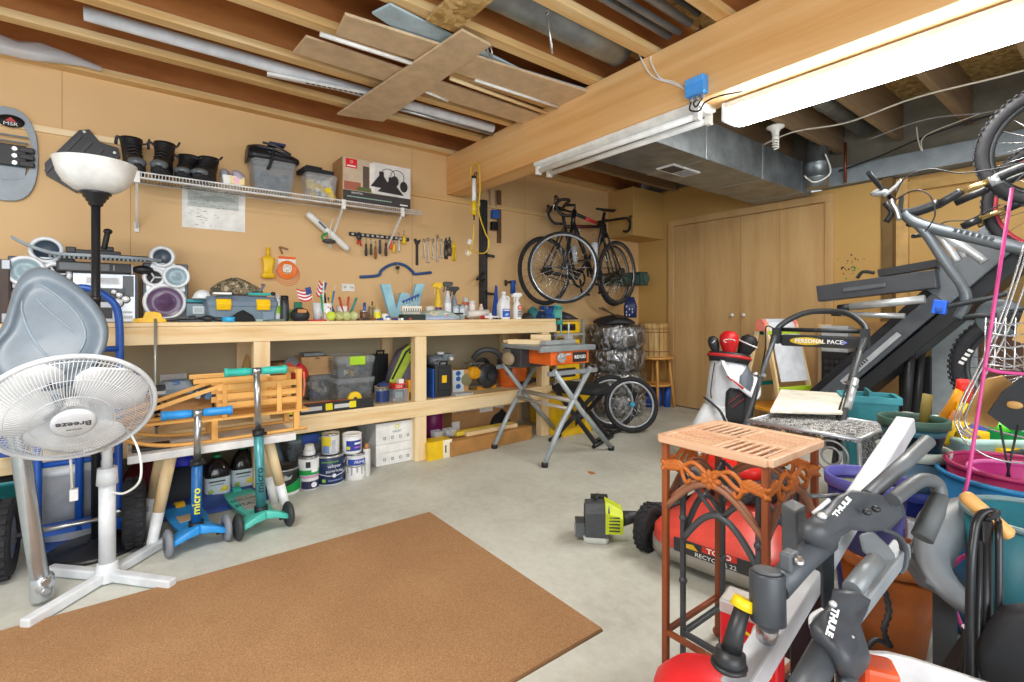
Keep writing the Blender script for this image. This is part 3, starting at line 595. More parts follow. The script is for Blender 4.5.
# toolbox
yc, w_, h_ = slot(204, 275, 297, -3.29, ZB)
t = thing('toolbox', 'grey-blue plastic toolbox with two yellow latches on the bench', 'toolbox', (-3.20, yc, ZB), L90); hh = h_
b = B('c_6f8290_45'); w2 = w_ * .97
b.loft([rring(w2 * .94, .2, .015, .0, cy=.1), rring(w2, .21, .015, hh * .64, cy=.1)], None, False); b.obj('body', t)
b = B('c_67798a_45'); b.loft([rring(w2 * 1.02, .225, .015, hh * .62, cy=.1), rring(w2 * 1.02, .225, .015, hh * .80, cy=.1), rring(w2 * .98, .2, .03, hh, cy=.1)], None, False); b.bx((-w2 * .35, .02, hh), (w2 * .35, .17, hh + .006), 'c_5d6d7c_45'); b.obj('lid', t)
for x in (-w2 * .28, w2 * .28):
    b = B('yellow'); b.loft([[(x - .035, -.02, hh * .46), (x + .035, -.02, hh * .46), (x + .035, -.005, hh * .46), (x - .035, -.005, hh * .46)], [(x - .037, -.032, hh * .7), (x + .037, -.032, hh * .7), (x + .037, -.008, hh * .7), (x - .037, -.008, hh * .7)], [(x - .037, -.016, hh * .9), (x + .037, -.016, hh * .9), (x + .037, -.004, hh * .9), (x - .037, -.004, hh * .9)]], None, False); b.obj('latch', t, bevel=.003)
b = B('c_74889a_40'); b.bx((w2 * .27, -.014, hh * .05), (w2 * .44, -.0, hh * .4)); b.obj('badge', t, bevel=.002)
heap('camouflage_hat', 'camouflage sun hat flopped on top of the grey toolbox', 'hat', (-3.30, X(234, -3.30), ZB + hh + .008), .26, .16, .10, 'camo', 3, amp=.28)
b = B('c_e8ecee_35'); b.ell((0, 0, .0), (.05, .04, .05), None, 16, 8, (0, 0, 0), 0, 90); b.torus(.05, .006, None, TR((0, 0, .003)), 20, 6); b.solo('dust_mask', 'white cup dust mask beside the camouflage hat', 'mask', (-3.34, X(203, -3.34), ZB + .135), L90)
bx_thing('white_tray', 'thin white plastic tray on toolbox lid before the hat', 'tray', (-3.16, X(222, -3.16), ZB + hh + .008), (.09, .06, .012), 'white')
b = B('c_1e9c92_45'); b.bx((-.06, -.025, 0), (.06, .025, .016)); b.cyl((-.02, 0, .016), (-.02, 0, .026), .014, 'dark_grey'); b.tube([(.0, 0, .02), (.02, .0, .05), (.03, 0, .062), (.012, 0, .066)], .008, 'c_6b6470_40'); b.ell((.075, -.005, .012), (.015, .014, .012), 'black'); b.solo('fishing_reel', 'teal tool with small grey crank on the far end of toolbox lid', 'tool', (-3.2, X(259, -3.2), ZB + hh + .008), L90, None, .002)
b = B('c_2aa4d8_40'); b.lathe([(.033, 0), (.036, .004), (.036, .024), (.033, .028), (.015, .028), (.015, 0)], None, 24); b.solo('tape_roll', 'bright blue roll of tape on bench edge before toolbox', 'tape', on(229, -3.175), L90)
heap('black_cloth', 'crumpled black cloth on bench edge before the toolbox', 'cloth', on(243, -3.165), .15, .05, .062, 'c_1d1e21_90', 5, amp=.3)
for k, (u, mt, lb) in enumerate(((257, 'c_90aaa0_40', 'pale green sharpening stone on bench edge before toolbox'), (277, 'c_5e7566_50', 'dark green stone block lying before the spray can'))):
    bx_thing('sharpening_stone', lb, 'stone', on(u, -3.18), (.06 if k == 0 else .09, .03, .014), mt)
can('spray_can', 'white spray can with green label beside the toolbox', 'spray can', on(276.5, -3.24), .021, .135, 'c_dfe3e4_30', None, ('c_8fc63c_40', .35, .7), neck=('c_c9ccd4_30', .015, .03))
b = can('thermos', 'black cylindrical flask standing beside the green-labelled spray can', 'flask', on(284.5, -3.24), .0245, .135, 'c_2a2c30_35', None, ('c_3d4045_40', .1, .75), neck=('black', .022, .022))
t = thing('tape_dispenser', 'round black pouch with tan patch before the white cups', 'pouch', on(300, -3.2), L90)
b = B('c_24262a_60'); b.lathe([(.036, 0), (.054, .02), (.056, .045), (.042, .07), (.02, .082), (.001, .084)], None, 22); b.obj('body', t)
b = B('c_c98b54_60'); b.prism([(-.028, 0), (.02, -.006), (.03, .01), (.01, .02), (-.024, .022)], 0, .01, None, frame((.0, -.052, .052), (1, 0, .1), (0, .5, 1))); b.obj('patch', t, bevel=.003)
bx_thing('seed_packet', 'dark green packet leaning behind the black pouch', 'packet', on(298, -3.32), (.05, .015, .12), 'c_2d7a5a_50')
bx_thing('small_carton', 'light green small carton behind the black pouch', 'carton', on(292, -3.34), (.05, .04, .075), 'c_8fae6a_60')
# cups with pens and flags
def cup(label, u, x, r, h, mat, deco=None):
    t = thing('plastic_cup', label, 'cup', on(u, x), L90); b = B(mat); b.lathe([(r * .82, 0), (r, h), (r - .003, h), (r * .78, .005), (.001, .005)], None, 22, None, True, True)
    if deco: deco(b, r, h)
    b.obj('cup_wall', t); return t
def spots(b, r, h):
    rn = random.Random(2)
    for i in range(10):
        a = rn.uniform(-150, -30); z = rn.uniform(.2, .85) * h; m_ = frame(((r + .0005) * math.cos(math.radians(a)) * (.82 + .18 * z / h), (r + .0005) * math.sin(math.radians(a)) * (.82 + .18 * z / h), z), (-math.sin(math.radians(a)), math.cos(math.radians(a)), 0), (0, 0, 1))
        b.box((0, 0, 0), (.009, .009, .002), rn.choice(['red', 'orange', 'c_6b4a8a', 'c_e8b040']), None, 1, m_)
cup('grey-white cup holding small flags on the bench', 317.5, -3.24, .03, .115, 'c_d5d6d8_40'); cup('white cup with coloured marks holding pens, beside the flag cup', 327.5, -3.21, .03, .112, 'c_f2f2f0_35', spots)
def flag(label, loc, ang, w, h, col):
    t = thing('small_flag', label, 'flag', loc, L90); b = B('pine_z'); s = math.sin(math.radians(ang)); c = math.cos(math.radians(ang)); b.tube([(0, 0, 0), (s * .2, 0, c * .2)], .0022, None, 6); b.obj('flag_stick', t)
    b = B('white'); Mx = frame((s * .2, 0, c * .2), (c, 0, -s), (s, 0, c))
    sg = -1 if col else 1
    for i in range(7):
        m_ = 'c_c9282e_60' if i % 2 == 0 else 'c_efeff0_60'; z0, z1 = -h * (i + 1) / 7, -h * i / 7; q = []
        for j in range(7): q += [(sg * w * j / 6, z0 - .014 * math.sin(j * .6), .006 * math.sin(j * 1.3)), (sg * w * j / 6, z1 - .014 * math.sin(j * .6), .006 * math.sin(j * 1.3))]
        b.add(q, [(2 * j, 2 * j + 2, 2 * j + 3, 2 * j + 1) for j in range(6)], m_, True, Mx)
    q = []
    for j in range(4): q += [(sg * w * .42 * j / 3, -h * .55 - .006 * math.sin(j * .6), .0085), (sg * w * .42 * j / 3, 0, .0085)]
    b.add(q, [(2 * j, 2 * j + 2, 2 * j + 3, 2 * j + 1) for j in range(3)], 'c_2d3f7d_60', False, Mx); b.obj('cloth', t); t.children[1].modifiers.new('thickness', 'SOLIDIFY').thickness = .0012
flag('small striped flag leaning low out of the grey-white cup', (-3.25, X(317, -3.25), ZB + .02), -12, .085, .075, 1); flag('small striped flag standing highest in the grey-white cup', (-3.24, X(319, -3.24), ZB + .05), 14, .05, .09, 1)
def rod_in(name, label, u, x, z0, L_, ang, r, mat, tip, cat):
    t = thing(name, label, cat, (x, X(u, x), ZB + z0), L90, 'pens in the white cup'); s = math.sin(math.radians(ang)); c = math.cos(math.radians(ang))
    b = B(mat); b.tube([(0, 0, 0), (s * L_ * .8, 0, c * L_ * .8)], r); b.obj('barrel', t); b = B(tip); b.tube([(s * L_ * .8, 0, c * L_ * .8), (s * L_, 0, c * L_)], r * 1.15, None, 8, False, [r * 1.15, r * .6]); b.obj('cap', t)
rod_in('felt_pen', 'yellow pen standing in the white cup', 328.5, -3.21, .03, .16, 6, .006, 'yellow', 'yellow', 'pen'); rod_in('felt_pen', 'dark pen standing in the white cup beside yellow pen', 326.5, -3.22, .03, .15, -4, .006, 'black', 'dark_grey', 'pen'); rod_in('felt_pen', 'green pen standing nearest the grey-white cup', 324, -3.21, .03, .145, -8, .007, 'c_1f9a62_40', 'c_1f9a62_40', 'pen')
rod_in('paint_brush', 'blue-handled brush, tallest tool in the white cup', 330, -3.20, .03, .205, 9, .006, 'c_2f77b5_40', 'c_d9c4a0_60', 'brush')
rod_in('straw', 'white stick standing tall between the two cups', 322, -3.22, .03, .225, 3, .005, 'white', 'white', 'stick')
bx_thing('red_folder', 'flat red plastic case on bench edge before the cups', 'case', on(317, -3.185), (.11, .05, .009), 'c_c0202a_40')
for k, (u, x, lb) in enumerate(((331, -3.185, 'bright green tennis ball, first of the row beside the white cup'), (339, -3.19, 'worn tennis ball, second of the row from the white cup'), (346.5, -3.185, 'worn tennis ball, third of the row from the white cup'), (354, -3.19, 'pale tennis ball, last of the row farthest from the cup'))):
    b = B(['c_c9da3e_90', 'c_b3b470_90', 'c_bfc47e_90', 'c_c3c78c_90'][k]); b.ell((0, 0, .031), (.031, .031, .031), None, 20, 12)
    b.tube([(.0312 * math.cos(a) * math.cos(.45 * math.sin(2 * a)), .0312 * math.sin(a) * math.cos(.45 * math.sin(2 * a)), .031 + .0312 * math.sin(.45 * math.sin(2 * a))) for a in [2 * PI * i / 36 for i in range(36)]], .0012, 'c_e9ead6_80', 5, True)
    b.solo('tennis_ball', lb, 'ball', on(u, x), 20 + 50 * k, 'tennis balls on the bench edge')
# tools in a mug, bottles, jars
cup('white mug stuffed with red and teal handled tools', 343, -3.28, .042, .095, 'white')
for k, (u, mt, ang, lb) in enumerate(((347, 'c_c23a2a_40', -14, 'red-handled tool leaning out of white mug'), (350, 'c_c8482e_40', 5, 'red-orange tool handle upright in the white mug'), (353, 'c_2b8d86_40', 20, 'teal tool handle leaning out of the mug'), (338, 'c_2d62a8_40', -20, 'blue tool handle leaning towards the coloured-dot cup'))):
    t = thing('hand_tool', lb, 'tool', (-3.25, X(u - 3, -3.25), ZB + .03), L90, 'tools in the white mug'); s, c = math.sin(math.radians(ang)), math.cos(math.radians(ang)); b = B(mt); b.tube([(0, 0, .01), (s * .07, 0, c * .07), (s * .13, 0, c * .13)], .011, None, 8, False, [.008, .012, .010], .7); b.obj('handle', t)
    b = B('steel'); b.tube([(0, 0, .012), (-s * .02, 0, -.005)], .004); b.obj('shank', t)
can('glue_bottle', 'small blue and white bottle behind the tennis balls', 'bottle', on(333, -3.3), .019, .055, 'c_cfd8e6_40', None, ('c_3d6db5_40', .2, .7), neck=('c_3d6db5_40', .009, .02))
can('glass_jar', 'small brown jar with blue tool inside beyond tennis balls', 'jar', on(364, -3.2), .026, .055, 'c_6b4a32_30', 'steel')
t = can('chisel', 'blue-handled chisel standing upright in the brown jar', 'chisel', (-3.2, X(364.5, -3.2), ZB + .05), .010, .05, 'c_2f5cae_35', None, neck=('c_24478a_35', .009, .02))
can('glass_jar', 'slim brown jar between blue chisel and yellow-labelled bottle', 'jar', on(371, -3.24), .018, .09, 'c_8b7654_30', 'c_b9a27a_40'); rod = B('c_7a4a2a_50'); rod.tube([(0, 0, 0), (.006, 0, .1)], .006); rod.solo('awl', 'brown awl handle sticking up out of the slim brown jar', 'awl', (-3.24, X(371.5, -3.24), ZB + .03), L90)
can('oil_bottle', 'clear bottle with bright yellow label beside the slim jar', 'bottle', on(377, -3.21), .024, .075, 'c_d8d2b8_20', None, ('c_e6dd1e_40', .1, .75), neck=('c_bfa46a_40', .012, .03))
can('glue_cup', 'small white cup beside the yellow-labelled bottle', 'cup', on(385, -3.19), .022, .045, 'white'); can('glue_cup', 'tiny white pot with blue lid on bench edge beside cup', 'pot', on(388, -3.165), .016, .018, 'white', 'blue')
for k, (u, x, mt) in enumerate(((360, -3.17, 'c_5b3a24_60'), (367, -3.165, 'c_4a4038_60'), (374, -3.17, 'c_8a5a34_60'), (381, -3.165, 'c_3a4a8a_50'), (396, -3.16, 'c_243a86_50'), (402, -3.165, 'white'), (410, -3.16, 'c_b03030_50'))):
    b = B(mt); b.box((0, 0, .008), (.028, .02, .016), None, (0, 0, 13 * k)); b.cyl((-.014, 0, .008), (-.026, .006, .008), .006); b.solo('small_bit', ['tiny brown oddment beyond the last tennis ball', 'dark socket bit before the brown jar', 'brown wooden oddment before the yellow label', 'blue plug before the small white cup', 'dark blue cap before the letter', 'white fuse before the hex key stand', 'red cap on bench edge below hex keys'][k], 'oddment', (x, X(u, x), ZB), L90, 'oddments along the bench edge', .002)
# blue letter W
yc, w_, h_ = slot(382, 426, 282, -3.42, ZB)
b = B('c_9accde_60'); q = w_ / 44
def bar(a, c, wd): b.prism([(a[0] - wd / 2, a[1]), (a[0] + wd / 2, a[1]), (c[0] + wd / 2, c[1]), (c[0] - wd / 2, c[1])], -.02, .02, None, frame((0, 0, 0), (1, 0, 0), (0, 0, 1)))
hw = w_ / 2; wd = w_ * .2
b.prism([(-hw, h_ * .93), (-hw + wd, h_ * .95), (-hw * .42 + wd * .5, h_ * .0 + .02), (-hw * .42 - wd * .45, .02)], -.02, .02, None, FT(0, 0, 0)); b.prism([(-hw * .42, .02), (-hw * .42 + wd, .02), (wd * .6, h_ * .72), (-wd * .3, h_ * .72)], -.02, .0199, None, FT(0, 0, 0)); b.prism([(hw * .42 - wd * .5, .02), (hw * .42 + wd * .5, .02), (wd * .6, h_ * .72), (-wd * .3, h_ * .72)], -.02, .02, None, FT(0, 0, 0)); b.prism([(hw * .42 - wd * .5, .02), (hw * .42 + wd * .5, .02), (hw, h_), (hw - wd, h_ * .97)], -.02, .0199, None, FT(0, 0, 0))
b.solo('letter_block', 'pale blue wooden letter W leaning at the back of the bench', 'letter', (-3.5, yc + .02, ZB), L90, None, .002)
# hex key set
t = thing('hex_key_stand', 'white slotted hex key stand below the blue letter', 'tool stand', on(411, -3.2), L90)
b = B('c_e4dfcf_50'); b.bx((-.075, -.02, .062), (.075, .02, .1)); b.bx((-.08, -.05, 0), (.09, .03, .04), 'c_23302a_60')
for i in range(8): b.bx((-.066 + .018 * i, -.0215, .062), (-.058 + .018 * i, -.019, .083), 'c_6a6a66_50')
b.bx((-.07, -.01, .04), (.07, .01, .062), 'c_bdbab0_50'); b.obj('stand', t, bevel=.003)
for i in range(6):
    k = thing('hex_key', 'blue T-handled hex key, %s in the white stand' % ['shortest', 'second shortest', 'third shortest', 'third tallest', 'second tallest', 'tallest'][i], 'hex key', (-3.2, X(411, -3.2) - .055 + .022 * i, ZB + .1), L90, 'hex keys in the stand'); hz = .028 + .009 * i
    b = B('steel'); b.cyl((0, 0, -.03), (0, 0, hz), .003, None, None, 8); b.obj('shank', k); b = B('c_2447a8_40'); b.tube([(-.012, -.03, hz + .006), (0, 0, hz), (.006, .03, hz + .004)], .008, None, 8, False, None, .8); b.obj('handle', k, bevel=0)
# right half
cup('white plastic cup between hex keys and yellow sprayer', 430, -3.3, .034, .1, 'c_ece7dd_40')
sprayer('spray_bottle', 'yellow spray bottle with black trigger on bench', on(438, -3.3), .028, .27, 'c_e6bf1c_40', 'c_e3b919_40', ('c_6a3b7a_40', .1, .35)); sprayer('spray_bottle', 'grey-white spray bottle with dark trigger beside yellow one', on(447.5, -3.3), .029, .28, 'c_c9ced4_35', 'c_4c4a48_40', ('c_eef0f2_40', .1, .45)); sprayer('spray_bottle', 'smaller dark-topped spray bottle behind the pale blue cans', on(454, -3.42), .028, .25, 'c_8b97a0_35', 'c_3a3d40_40')
for k, (u, lb) in enumerate(((455.5, 'pale blue paint tin beside the grey-white sprayer'), (462, 'pale blue paint tin beside the orange spray can'))): can('paint_tin', lb, 'tin', on(u, -3.29), .024, .105, 'c_aebfcc_35', 'steel', ('c_dbe3e8_40', .2, .8), group='pale blue tins on the bench')
can('spray_can', 'orange and white spray can among bottles on bench', 'spray can', on(465.5, -3.42), .03, .14, 'c_e07a5a_35', None, ('c_f0e6e0_40', .35, .8), neck=('c_d8d4d0_30', .02, .04)); can('spray_can', 'white spray can with red stripe beside orange can', 'spray can', on(472, -3.34), .027, .125, 'c_efe8e4_35', None, ('c_d86a5a_40', .1, .3), neck=('white', .024, .025))
can('spray_can', 'short white can with red cap near black pole', 'spray can', on(481, -3.36), .02, .095, 'c_e8ddd0_35', None, ('c_c23a3a_40', .2, .35), neck=('c_e9c9b9_40', .012, .03))
can('glue_pot', 'white pot with purple band before the yellow sprayer', 'pot', on(437, -3.22), .028, .05, 'c_e9e0d0_40', 'c_d9c9a9_50', ('c_7a4a9a_40', .1, .5)); can('glue_pot', 'low orange pot with white lid before the pale blue tins', 'pot', on(445, -3.22), .03, .04, 'c_d9622a_40', 'white')
heap('paper_bag', 'crumpled cream paper bag before the yellow sprayer', 'bag', on(433, -3.2), .12, .06, .06, 'c_dcc9a6_80', 21, amp=.25)
heap('plastic_bag', 'flattened pale blue plastic bag along the bench edge', 'bag', on(432, -3.18), .42, .05, .034, 'c_a9b6d2_30', 22, amp=.15)
heap('mesh_bag', 'crumpled grey-green mesh sheet lying over the pale blue bag', 'sheet', on(436, -3.225), .44, .09, .072, 'c_a8bcb4_50', 23, amp=.22)
b = B('black'); b.bx((-.09, -.02, 0), (.09, .02, .012)); b.solo('black_tray', 'thin black tray between mesh sheet and paint tins', 'tray', on(452, -3.24, ZB + .04), L90, None, .003)
t = thing('caulk_tube', 'white caulk tube lying across the bench near blue saw', 'tube', on(478, -3.235, ZB + .052), L90); b = B('c_ded8cf_40'); b.cyl((-.1, 0, -.012), (.09, -.01, .0), .027, None, None, 16); b.obj('barrel', t); b = B('c_b9c4c8_40'); b.cyl((-.1, 0, -.012), (-.18, .004, -.02), .010, None, .004); b.obj('nozzle', t)
b = B('c_e9e6e6_40'); b.bx((-.05, -.015, .01), (.03, .015, .03)); b.bx((.0, -.012, 0), (.02, .012, .05)); b.tube([(.03, 0, .02), (.1, .01, .018)], .008); b.ell((-.06, 0, .016), (.02, .02, .016), 'red'); b.bx((.06, -.02, 0), (.11, .0, .008), 'black'); b.solo('glue_gun', 'white and red glue gun lying on bench before bleach jug', 'glue gun', on(489, -3.18), L90, None, .003)
# bleach jug
t = thing('bleach_jug', 'white plastic jug with blue label near end of bench', 'jug', on(503.5, -3.22), L90); t.scale = (1.1, 1.1, 1.12)
b = B('c_eceef0_35'); b.loft([rring(.085, .07, .02, 0), rring(.09, .075, .022, .01), rring(.09, .075, .022, .10), rring(.075, .06, .025, .135), rring(.032, .032, .0155, .168), rring(.032, .032, .0155, .18)]); b.obj('body', t)
b = B('c_eceef0_35'); b.tube(spline([(.02, 0, .165), (.045, 0, .16), (.05, 0, .13), (.044, 0, .1)], 4), .008); b.obj('handle', t); b = B('white'); b.cyl((0, 0, .18), (0, 0, .2), .018); b.obj('cap', t)
b = B('c_2a5ac0_40'); b.bx((-.036, -.0392, .015), (.032, -.037, .075)); b.bx((-.03, -.0397, .06), (.026, -.0385, .07), 'white'); b.prism([(-.02, .03), (.0, .022), (.025, .04), (.0, .045)], 0, .0006, 'c_9ec4f0_40', FT(0, -.0393, 0)); b.obj('label', t)
t = sprayer('spray_bottle', 'white spray bottle with red round logo at end of bench', on(517, -3.195), .036, .2, 'c_f0f1f2_35', 'c_f0f1f2_35'); b = B('white'); b.cyl((0, -.0365, .095), (0, -.0385, .095), .021, 'c_d84a30_40', None, 20); b.cyl((0, -.0385, .095), (0, -.0392, .095), .014, 'c_f2b0a0_40', None, 20)
for i in range(4): b.bx((-.02, -.0385, .02 + .013 * i), (.02, -.0365, .028 + .013 * i), 'c_5a6068_50')
b.obj('label', t)
# vice and tangle at the end
t = thing('bench_vice', 'blue bench vice at the end of workbench near saw', 'vice', on(548, -3.3), L90)
b = B('c_1d4f8e_45'); b.bx((-.06, -.05, 0), (.06, .05, .03)); b.bx((-.05, -.03, .03), (.03, .03, .09)); b.bx((-.075, -.035, .075), (-.045, .035, .115)); b.bx((.03, -.035, .06), (.06, .035, .115)); b.cyl((-.14, 0, .07), (.08, 0, .07), .016, 'steel'); b.tube([(-.13, -.07, .07), (-.13, .07, .07)], .006, 'steel'); b.obj('vice_body', t, bevel=.004)
for k, (u, x, w2, h2, mt, lb) in enumerate(((533, -3.3, .12, .10, 'c_1f6a6e_60', 'teal strap bundle beside the white spray bottle'), (541, -3.24, .10, .06, 'c_1a2f52_60', 'navy blue strap bundle before the bench vice'), (556, -3.28, .12, .12, 'c_58b3a6_60', 'pale turquoise bag hanging at the bench end'), (527, -3.22, .09, .05, 'c_2b2f2e_60', 'dark rag heap beside spray bottle at bench end'))):
    heap('strap_bundle', lb, 'straps', on(u, x), w2, .12, h2, mt, 30 + k, amp=.3)
t = thing('bar_clamp', 'teal sliding bar clamp hung on the bench end', 'clamp', (-3.13, X(561, -3.13), .93), L90); b = B('c_8fc5c0_35_30'); b.bx((-.006, -.004, -.06), (.006, .004, .18)); b.obj('bar', t); b = B('c_2a8f88_45'); b.bx((-.05, -.012, .15), (.012, .012, .178)); b.bx((-.05, -.012, .02), (.016, .012, .055)); b.obj('jaws', t, bevel=.003)
# ---------------------------------------------------------------- things on the tan wall
XW = -3.778
def wl(u, v, o=0): return px(u, v, XW + o)
# wire shelf
t = thing('wire_shelf', 'long white wire shelf on brackets high on the tan wall', 'shelf', (-3.78, .87, 1.845), L90)
def Ls(y): return y - .87
sy0, sy1 = -.02, 1.78
b = B('white')
for z in (0, -.03): b.cyl((Ls(sy0), -.31, z), (Ls(sy1), -.31, z), .0045, None, None, 6)
b.cyl((Ls(sy0), -.01, 0), (Ls(sy1), -.01, 0), .004, None, None, 6); b.cyl((Ls(sy0), -.16, -.003), (Ls(sy1), -.16, -.003), .004, None, None, 6)
n = 110
for i in range(n + 1):
    y = Ls(sy0) + (sy1 - sy0) * i / n; b.tube([(y, -.01, .004), (y, -.311, .004), (y, -.313, -.03)], .0018, None, 4)
b.obj('wire_deck', t)
for u, v in ((135, 225), (330, 238), (399, 252)):
    y = Ls(wl(u, v).y); b = B('white'); y = {135: Ls(0.01), 330: Ls(1.17), 399: Ls(1.62)}[u]
    b.beam((y, -.31, -.03), (y, -.012, -.27), .012, .018); b.bx((y - .012, -.012, -.3), (y + .012, 0, -.24)); b.bx((y - .014, -.315, -.06), (y + .014, -.305, .008)); b.obj('bracket', t, bevel=.002)
ZS = 1.852
# boots
def boot(name, label, u, lean, x=-3.6):
    t = thing(name, label, 'boot', (x, X(u, x), ZS), L90 + lean)
    b = B('c_17181b_55'); n = 14
    def ring(cy, z, w, d): return [(w * math.cos(a), cy + d * math.sin(a), z) for a in [2 * PI * i / n for i in range(n)]]
    b.loft([ring(-.03, .018, .05, .14), ring(-.03, .05, .052, .14), ring(-.01, .085, .048, .12), ring(.035, .12, .046, .075), ring(.05, .17, .05, .065), ring(.06, .21, .056, .06), ring(.06, .225, .056, .062), ring(.06, .222, .046, .05), ring(.05, .15, .04, .045)]); b.obj('upper', t)
    b = B('rubber'); b.loft([ring(-.03, 0, .05, .138), ring(-.03, .022, .053, .144)]); b.obj('sole', t)
    b = B('c_5d646a_30'); b.ell((0, -.135, .045), (.045, .035, .028), None, 14, 8); b.obj('toe_cap', t)
    b = B('c_2a2c30_60'); 
    for k in range(5): z = .1 + .025 * k; yy = -.085 + .028 * k; b.tube([(-.035, yy + .01, z), (0, yy - .01, z + .012), (.035, yy + .01, z)], .0045, None, 5)
    b.tube(spline([(-.04, .02, .19), (-.07, .01, .21), (-.075, .03, .17)], 4), .008); b.tube(spline([(.04, .02, .19), (.07, .0, .2), (.08, .02, .23)], 4), .006); b.obj('laces', t)
    if name == 'ski_boot': t.scale = (1.05, 1, .78)
boot('hiking_boot', 'black boot standing on wire shelf next to the lamp bowl', 133, 8); boot('hiking_boot', 'black boot with tall tongue, second from the lamp bowl', 163, -10, -3.58); boot('ski_boot', 'low black boot with grey toe, third on the wire shelf', 187, -14, -3.6); boot('ski_boot', 'black boot lying beside the small white box on shelf', 206, -20, -3.57)
t = thing('small_bin', 'small white basket of odds on wire shelf beside boots', 'basket', (-3.55, X(232, -3.55), ZS), L90)
b = B('white'); b.loft([rring(.11, .12, .01, 0), rring(.125, .13, .012, .055), rring(.119, .124, .01, .055), rring(.1, .11, .01, .004)], None, False); b.obj('basket', t)
b = B('c_f0d9a0_60'); b.bx((-.02, -.067, .005), (.06, -.064, .05)); b.bx((.0, -.068, .01), (.03, -.066, .045), 'c_e8b9d0_60'); b.obj('sticker', t); b = B('c_9a98a8_60'); clump(b, (0, 0, .065), (.07, .07, .04), 6, ['c_9a98a8_60', 'c_6a6468_60', 'c_b0a8b8_60'], 4); b.obj('bag_contents', t)
def stuffing(seed, mats, n=14):
    def f(t, w, d, h):
        rn = random.Random(seed); b = B(mats[0])
        for i in range(n):
            s = rn.uniform(.02, .04); b.box((rn.uniform(-.36, .36) * w, rn.uniform(-.34, .34) * d, .02 + rn.uniform(.0, .62) * h), (s * 1.6, s, s), rn.choice(mats), (rn.uniform(0, 90), rn.uniform(0, 90), rn.uniform(0, 90)))
        b.obj('contents', t); b_ = t.children[-1]; b_['kind'] = 'stuff'
    return f
bin_thing('storage_bin', 'clear plastic bin under black helmet bag on wire shelf', (-3.60, X(272, -3.6), ZS), .27, .2, .185, 'clear_grey', 'clear_bin', .016, content=stuffing(1, ['c_6a7c8c_50', 'c_7d8c98_50', 'c_4d6070_50'], 18))
bin_thing('storage_bin', 'clear plastic bin with yellow and white parts on wire shelf', (-3.58, X(319, -3.58), ZS), .22, .17, .15, 'clear_bin', 'clear_bin', .014, content=stuffing(2, ['white', 'c_e6c61c_40', 'c_d8d8d0_40', 'c_6f8ea8_40', 'white'], 22))
t = thing('bike_helmet', 'black and dark blue helmet bag resting on clear bin', 'helmet', (-3.60, X(272, -3.6), ZS + .203), L90)
b = B('c_1a1b20_40'); rg = []
for i in range(9):
    e = i / 8; x = -.15 + .3 * e; hh2 = .12 * math.sin(PI * (.2 + .62 * (1 - e))) ** .8 * (1 - .55 * e) + .02; ww = .1
    rg.append([(x, ww * math.cos(a), max(0, hh2 * math.sin(a))) for a in [PI * k / 9 for k in range(10)]] + [(x, -ww * .5, 0), (x, 0, 0), (x, ww * .5, 0)])
b.loft(rg)
for k in range(3): b.tube([( -.13 + .03 * k, -.07, .05 + .03 * k), (0, -.085, .05 + .025 * k), (.1, -.08, .03 + .015 * k)], .008, 'c_3c4048_30')
b.bx((-.02, -.03, .125), (.08, .05, .14), 'c_24315c_50'); b.obj('shell', t)
b = B('c_1d1e22_70'); b.tube(spline([(-.01, -.09, .07), (-.02, -.112, .02), (-.035, -.118, -.04), (-.05, -.116, -.075)], 5), .010, None, 6, False, None, .4); b.obj('strap', t)
b = B('c_202125_80'); b.bx((-.11, -.08, 0), (.1, .08, .03)); b.bx((-.09, -.07, .03), (.02, .06, .046)); b.solo('laptop_sleeve', 'flat black fabric sleeve lying on the second clear bin', 'sleeve', (-3.58, X(316, -3.58), ZS + .166), L90 + 4, None, .006)
# lamp carton
yc, w_, h_ = slot(342, 410, 151, -3.50, ZS)
t = thing('lamp_carton', 'printed carton of black barn lamps beside clear bins on wire shelf', 'box', (-3.49, yc, ZS), L90); cw, ch = w_, .315
b = B('c_b58a5c_70'); b.bx((-cw / 2, 0, 0), (cw / 2, .22, ch)); b.obj('carton_body', t, bevel=.002)
b = B('c_d9d6d2_40'); b.bx((-cw / 2 + .003, -.0012, 0), (cw / 2 - .002, .0, ch - .002)); b.bx((-cw / 2 + .003, -.002, 0), (cw / 2 - .002, -.001, ch * .25), 'c_3a3638_40'); b.bx((-cw / 2 + .003, -.0018, ch * .25), (-cw * .08, -.001, ch - .002), 'c_c9b49a_50'); b.bx((-cw * .22, -.002, ch * .3), (-cw * .13, -.0015, ch * .85), 'c_5a4a40_50'); b.bx((-cw * .48, -.002, ch * .26), (-cw * .25, -.0015, ch * .45), 'c_a8604a_50'); b.bx((-cw * .12, -.002, ch * .3), (-cw * .05, -.0015, ch * .95), 'c_e8e4de_50'); b.bx((-cw * .30, -.0022, ch * .26), (-cw * .1, -.0016, ch * .36), 'c_5f6a3a_50')
b.bx((-cw * .46, -.0024, ch * .76), (-cw * .3, -.0018, ch * .97), 'c_d8202a_40'); b.bx((-cw * .44, -.0027, ch * .79), (-cw * .32, -.0024, ch * .82), 'white'); b.torus(.008, .0014, 'white', FT(-cw * .38, -.0024, ch * .90), 16, 4)
b.text('SEBASTIEN', .018, 'white', FT(-cw * .3, -.0024, ch * .2), .0003); b.bx((cw * .33, -.0024, ch * .06), (cw * .45, -.0019, ch * .09), 'white'); b.bx((-cw * .44, -.0024, ch * .10), (cw * .2, -.0019, ch * .125), 'c_8fae9e_40'); b.obj('printed_face', t)
b = B('c_2b282b_40')
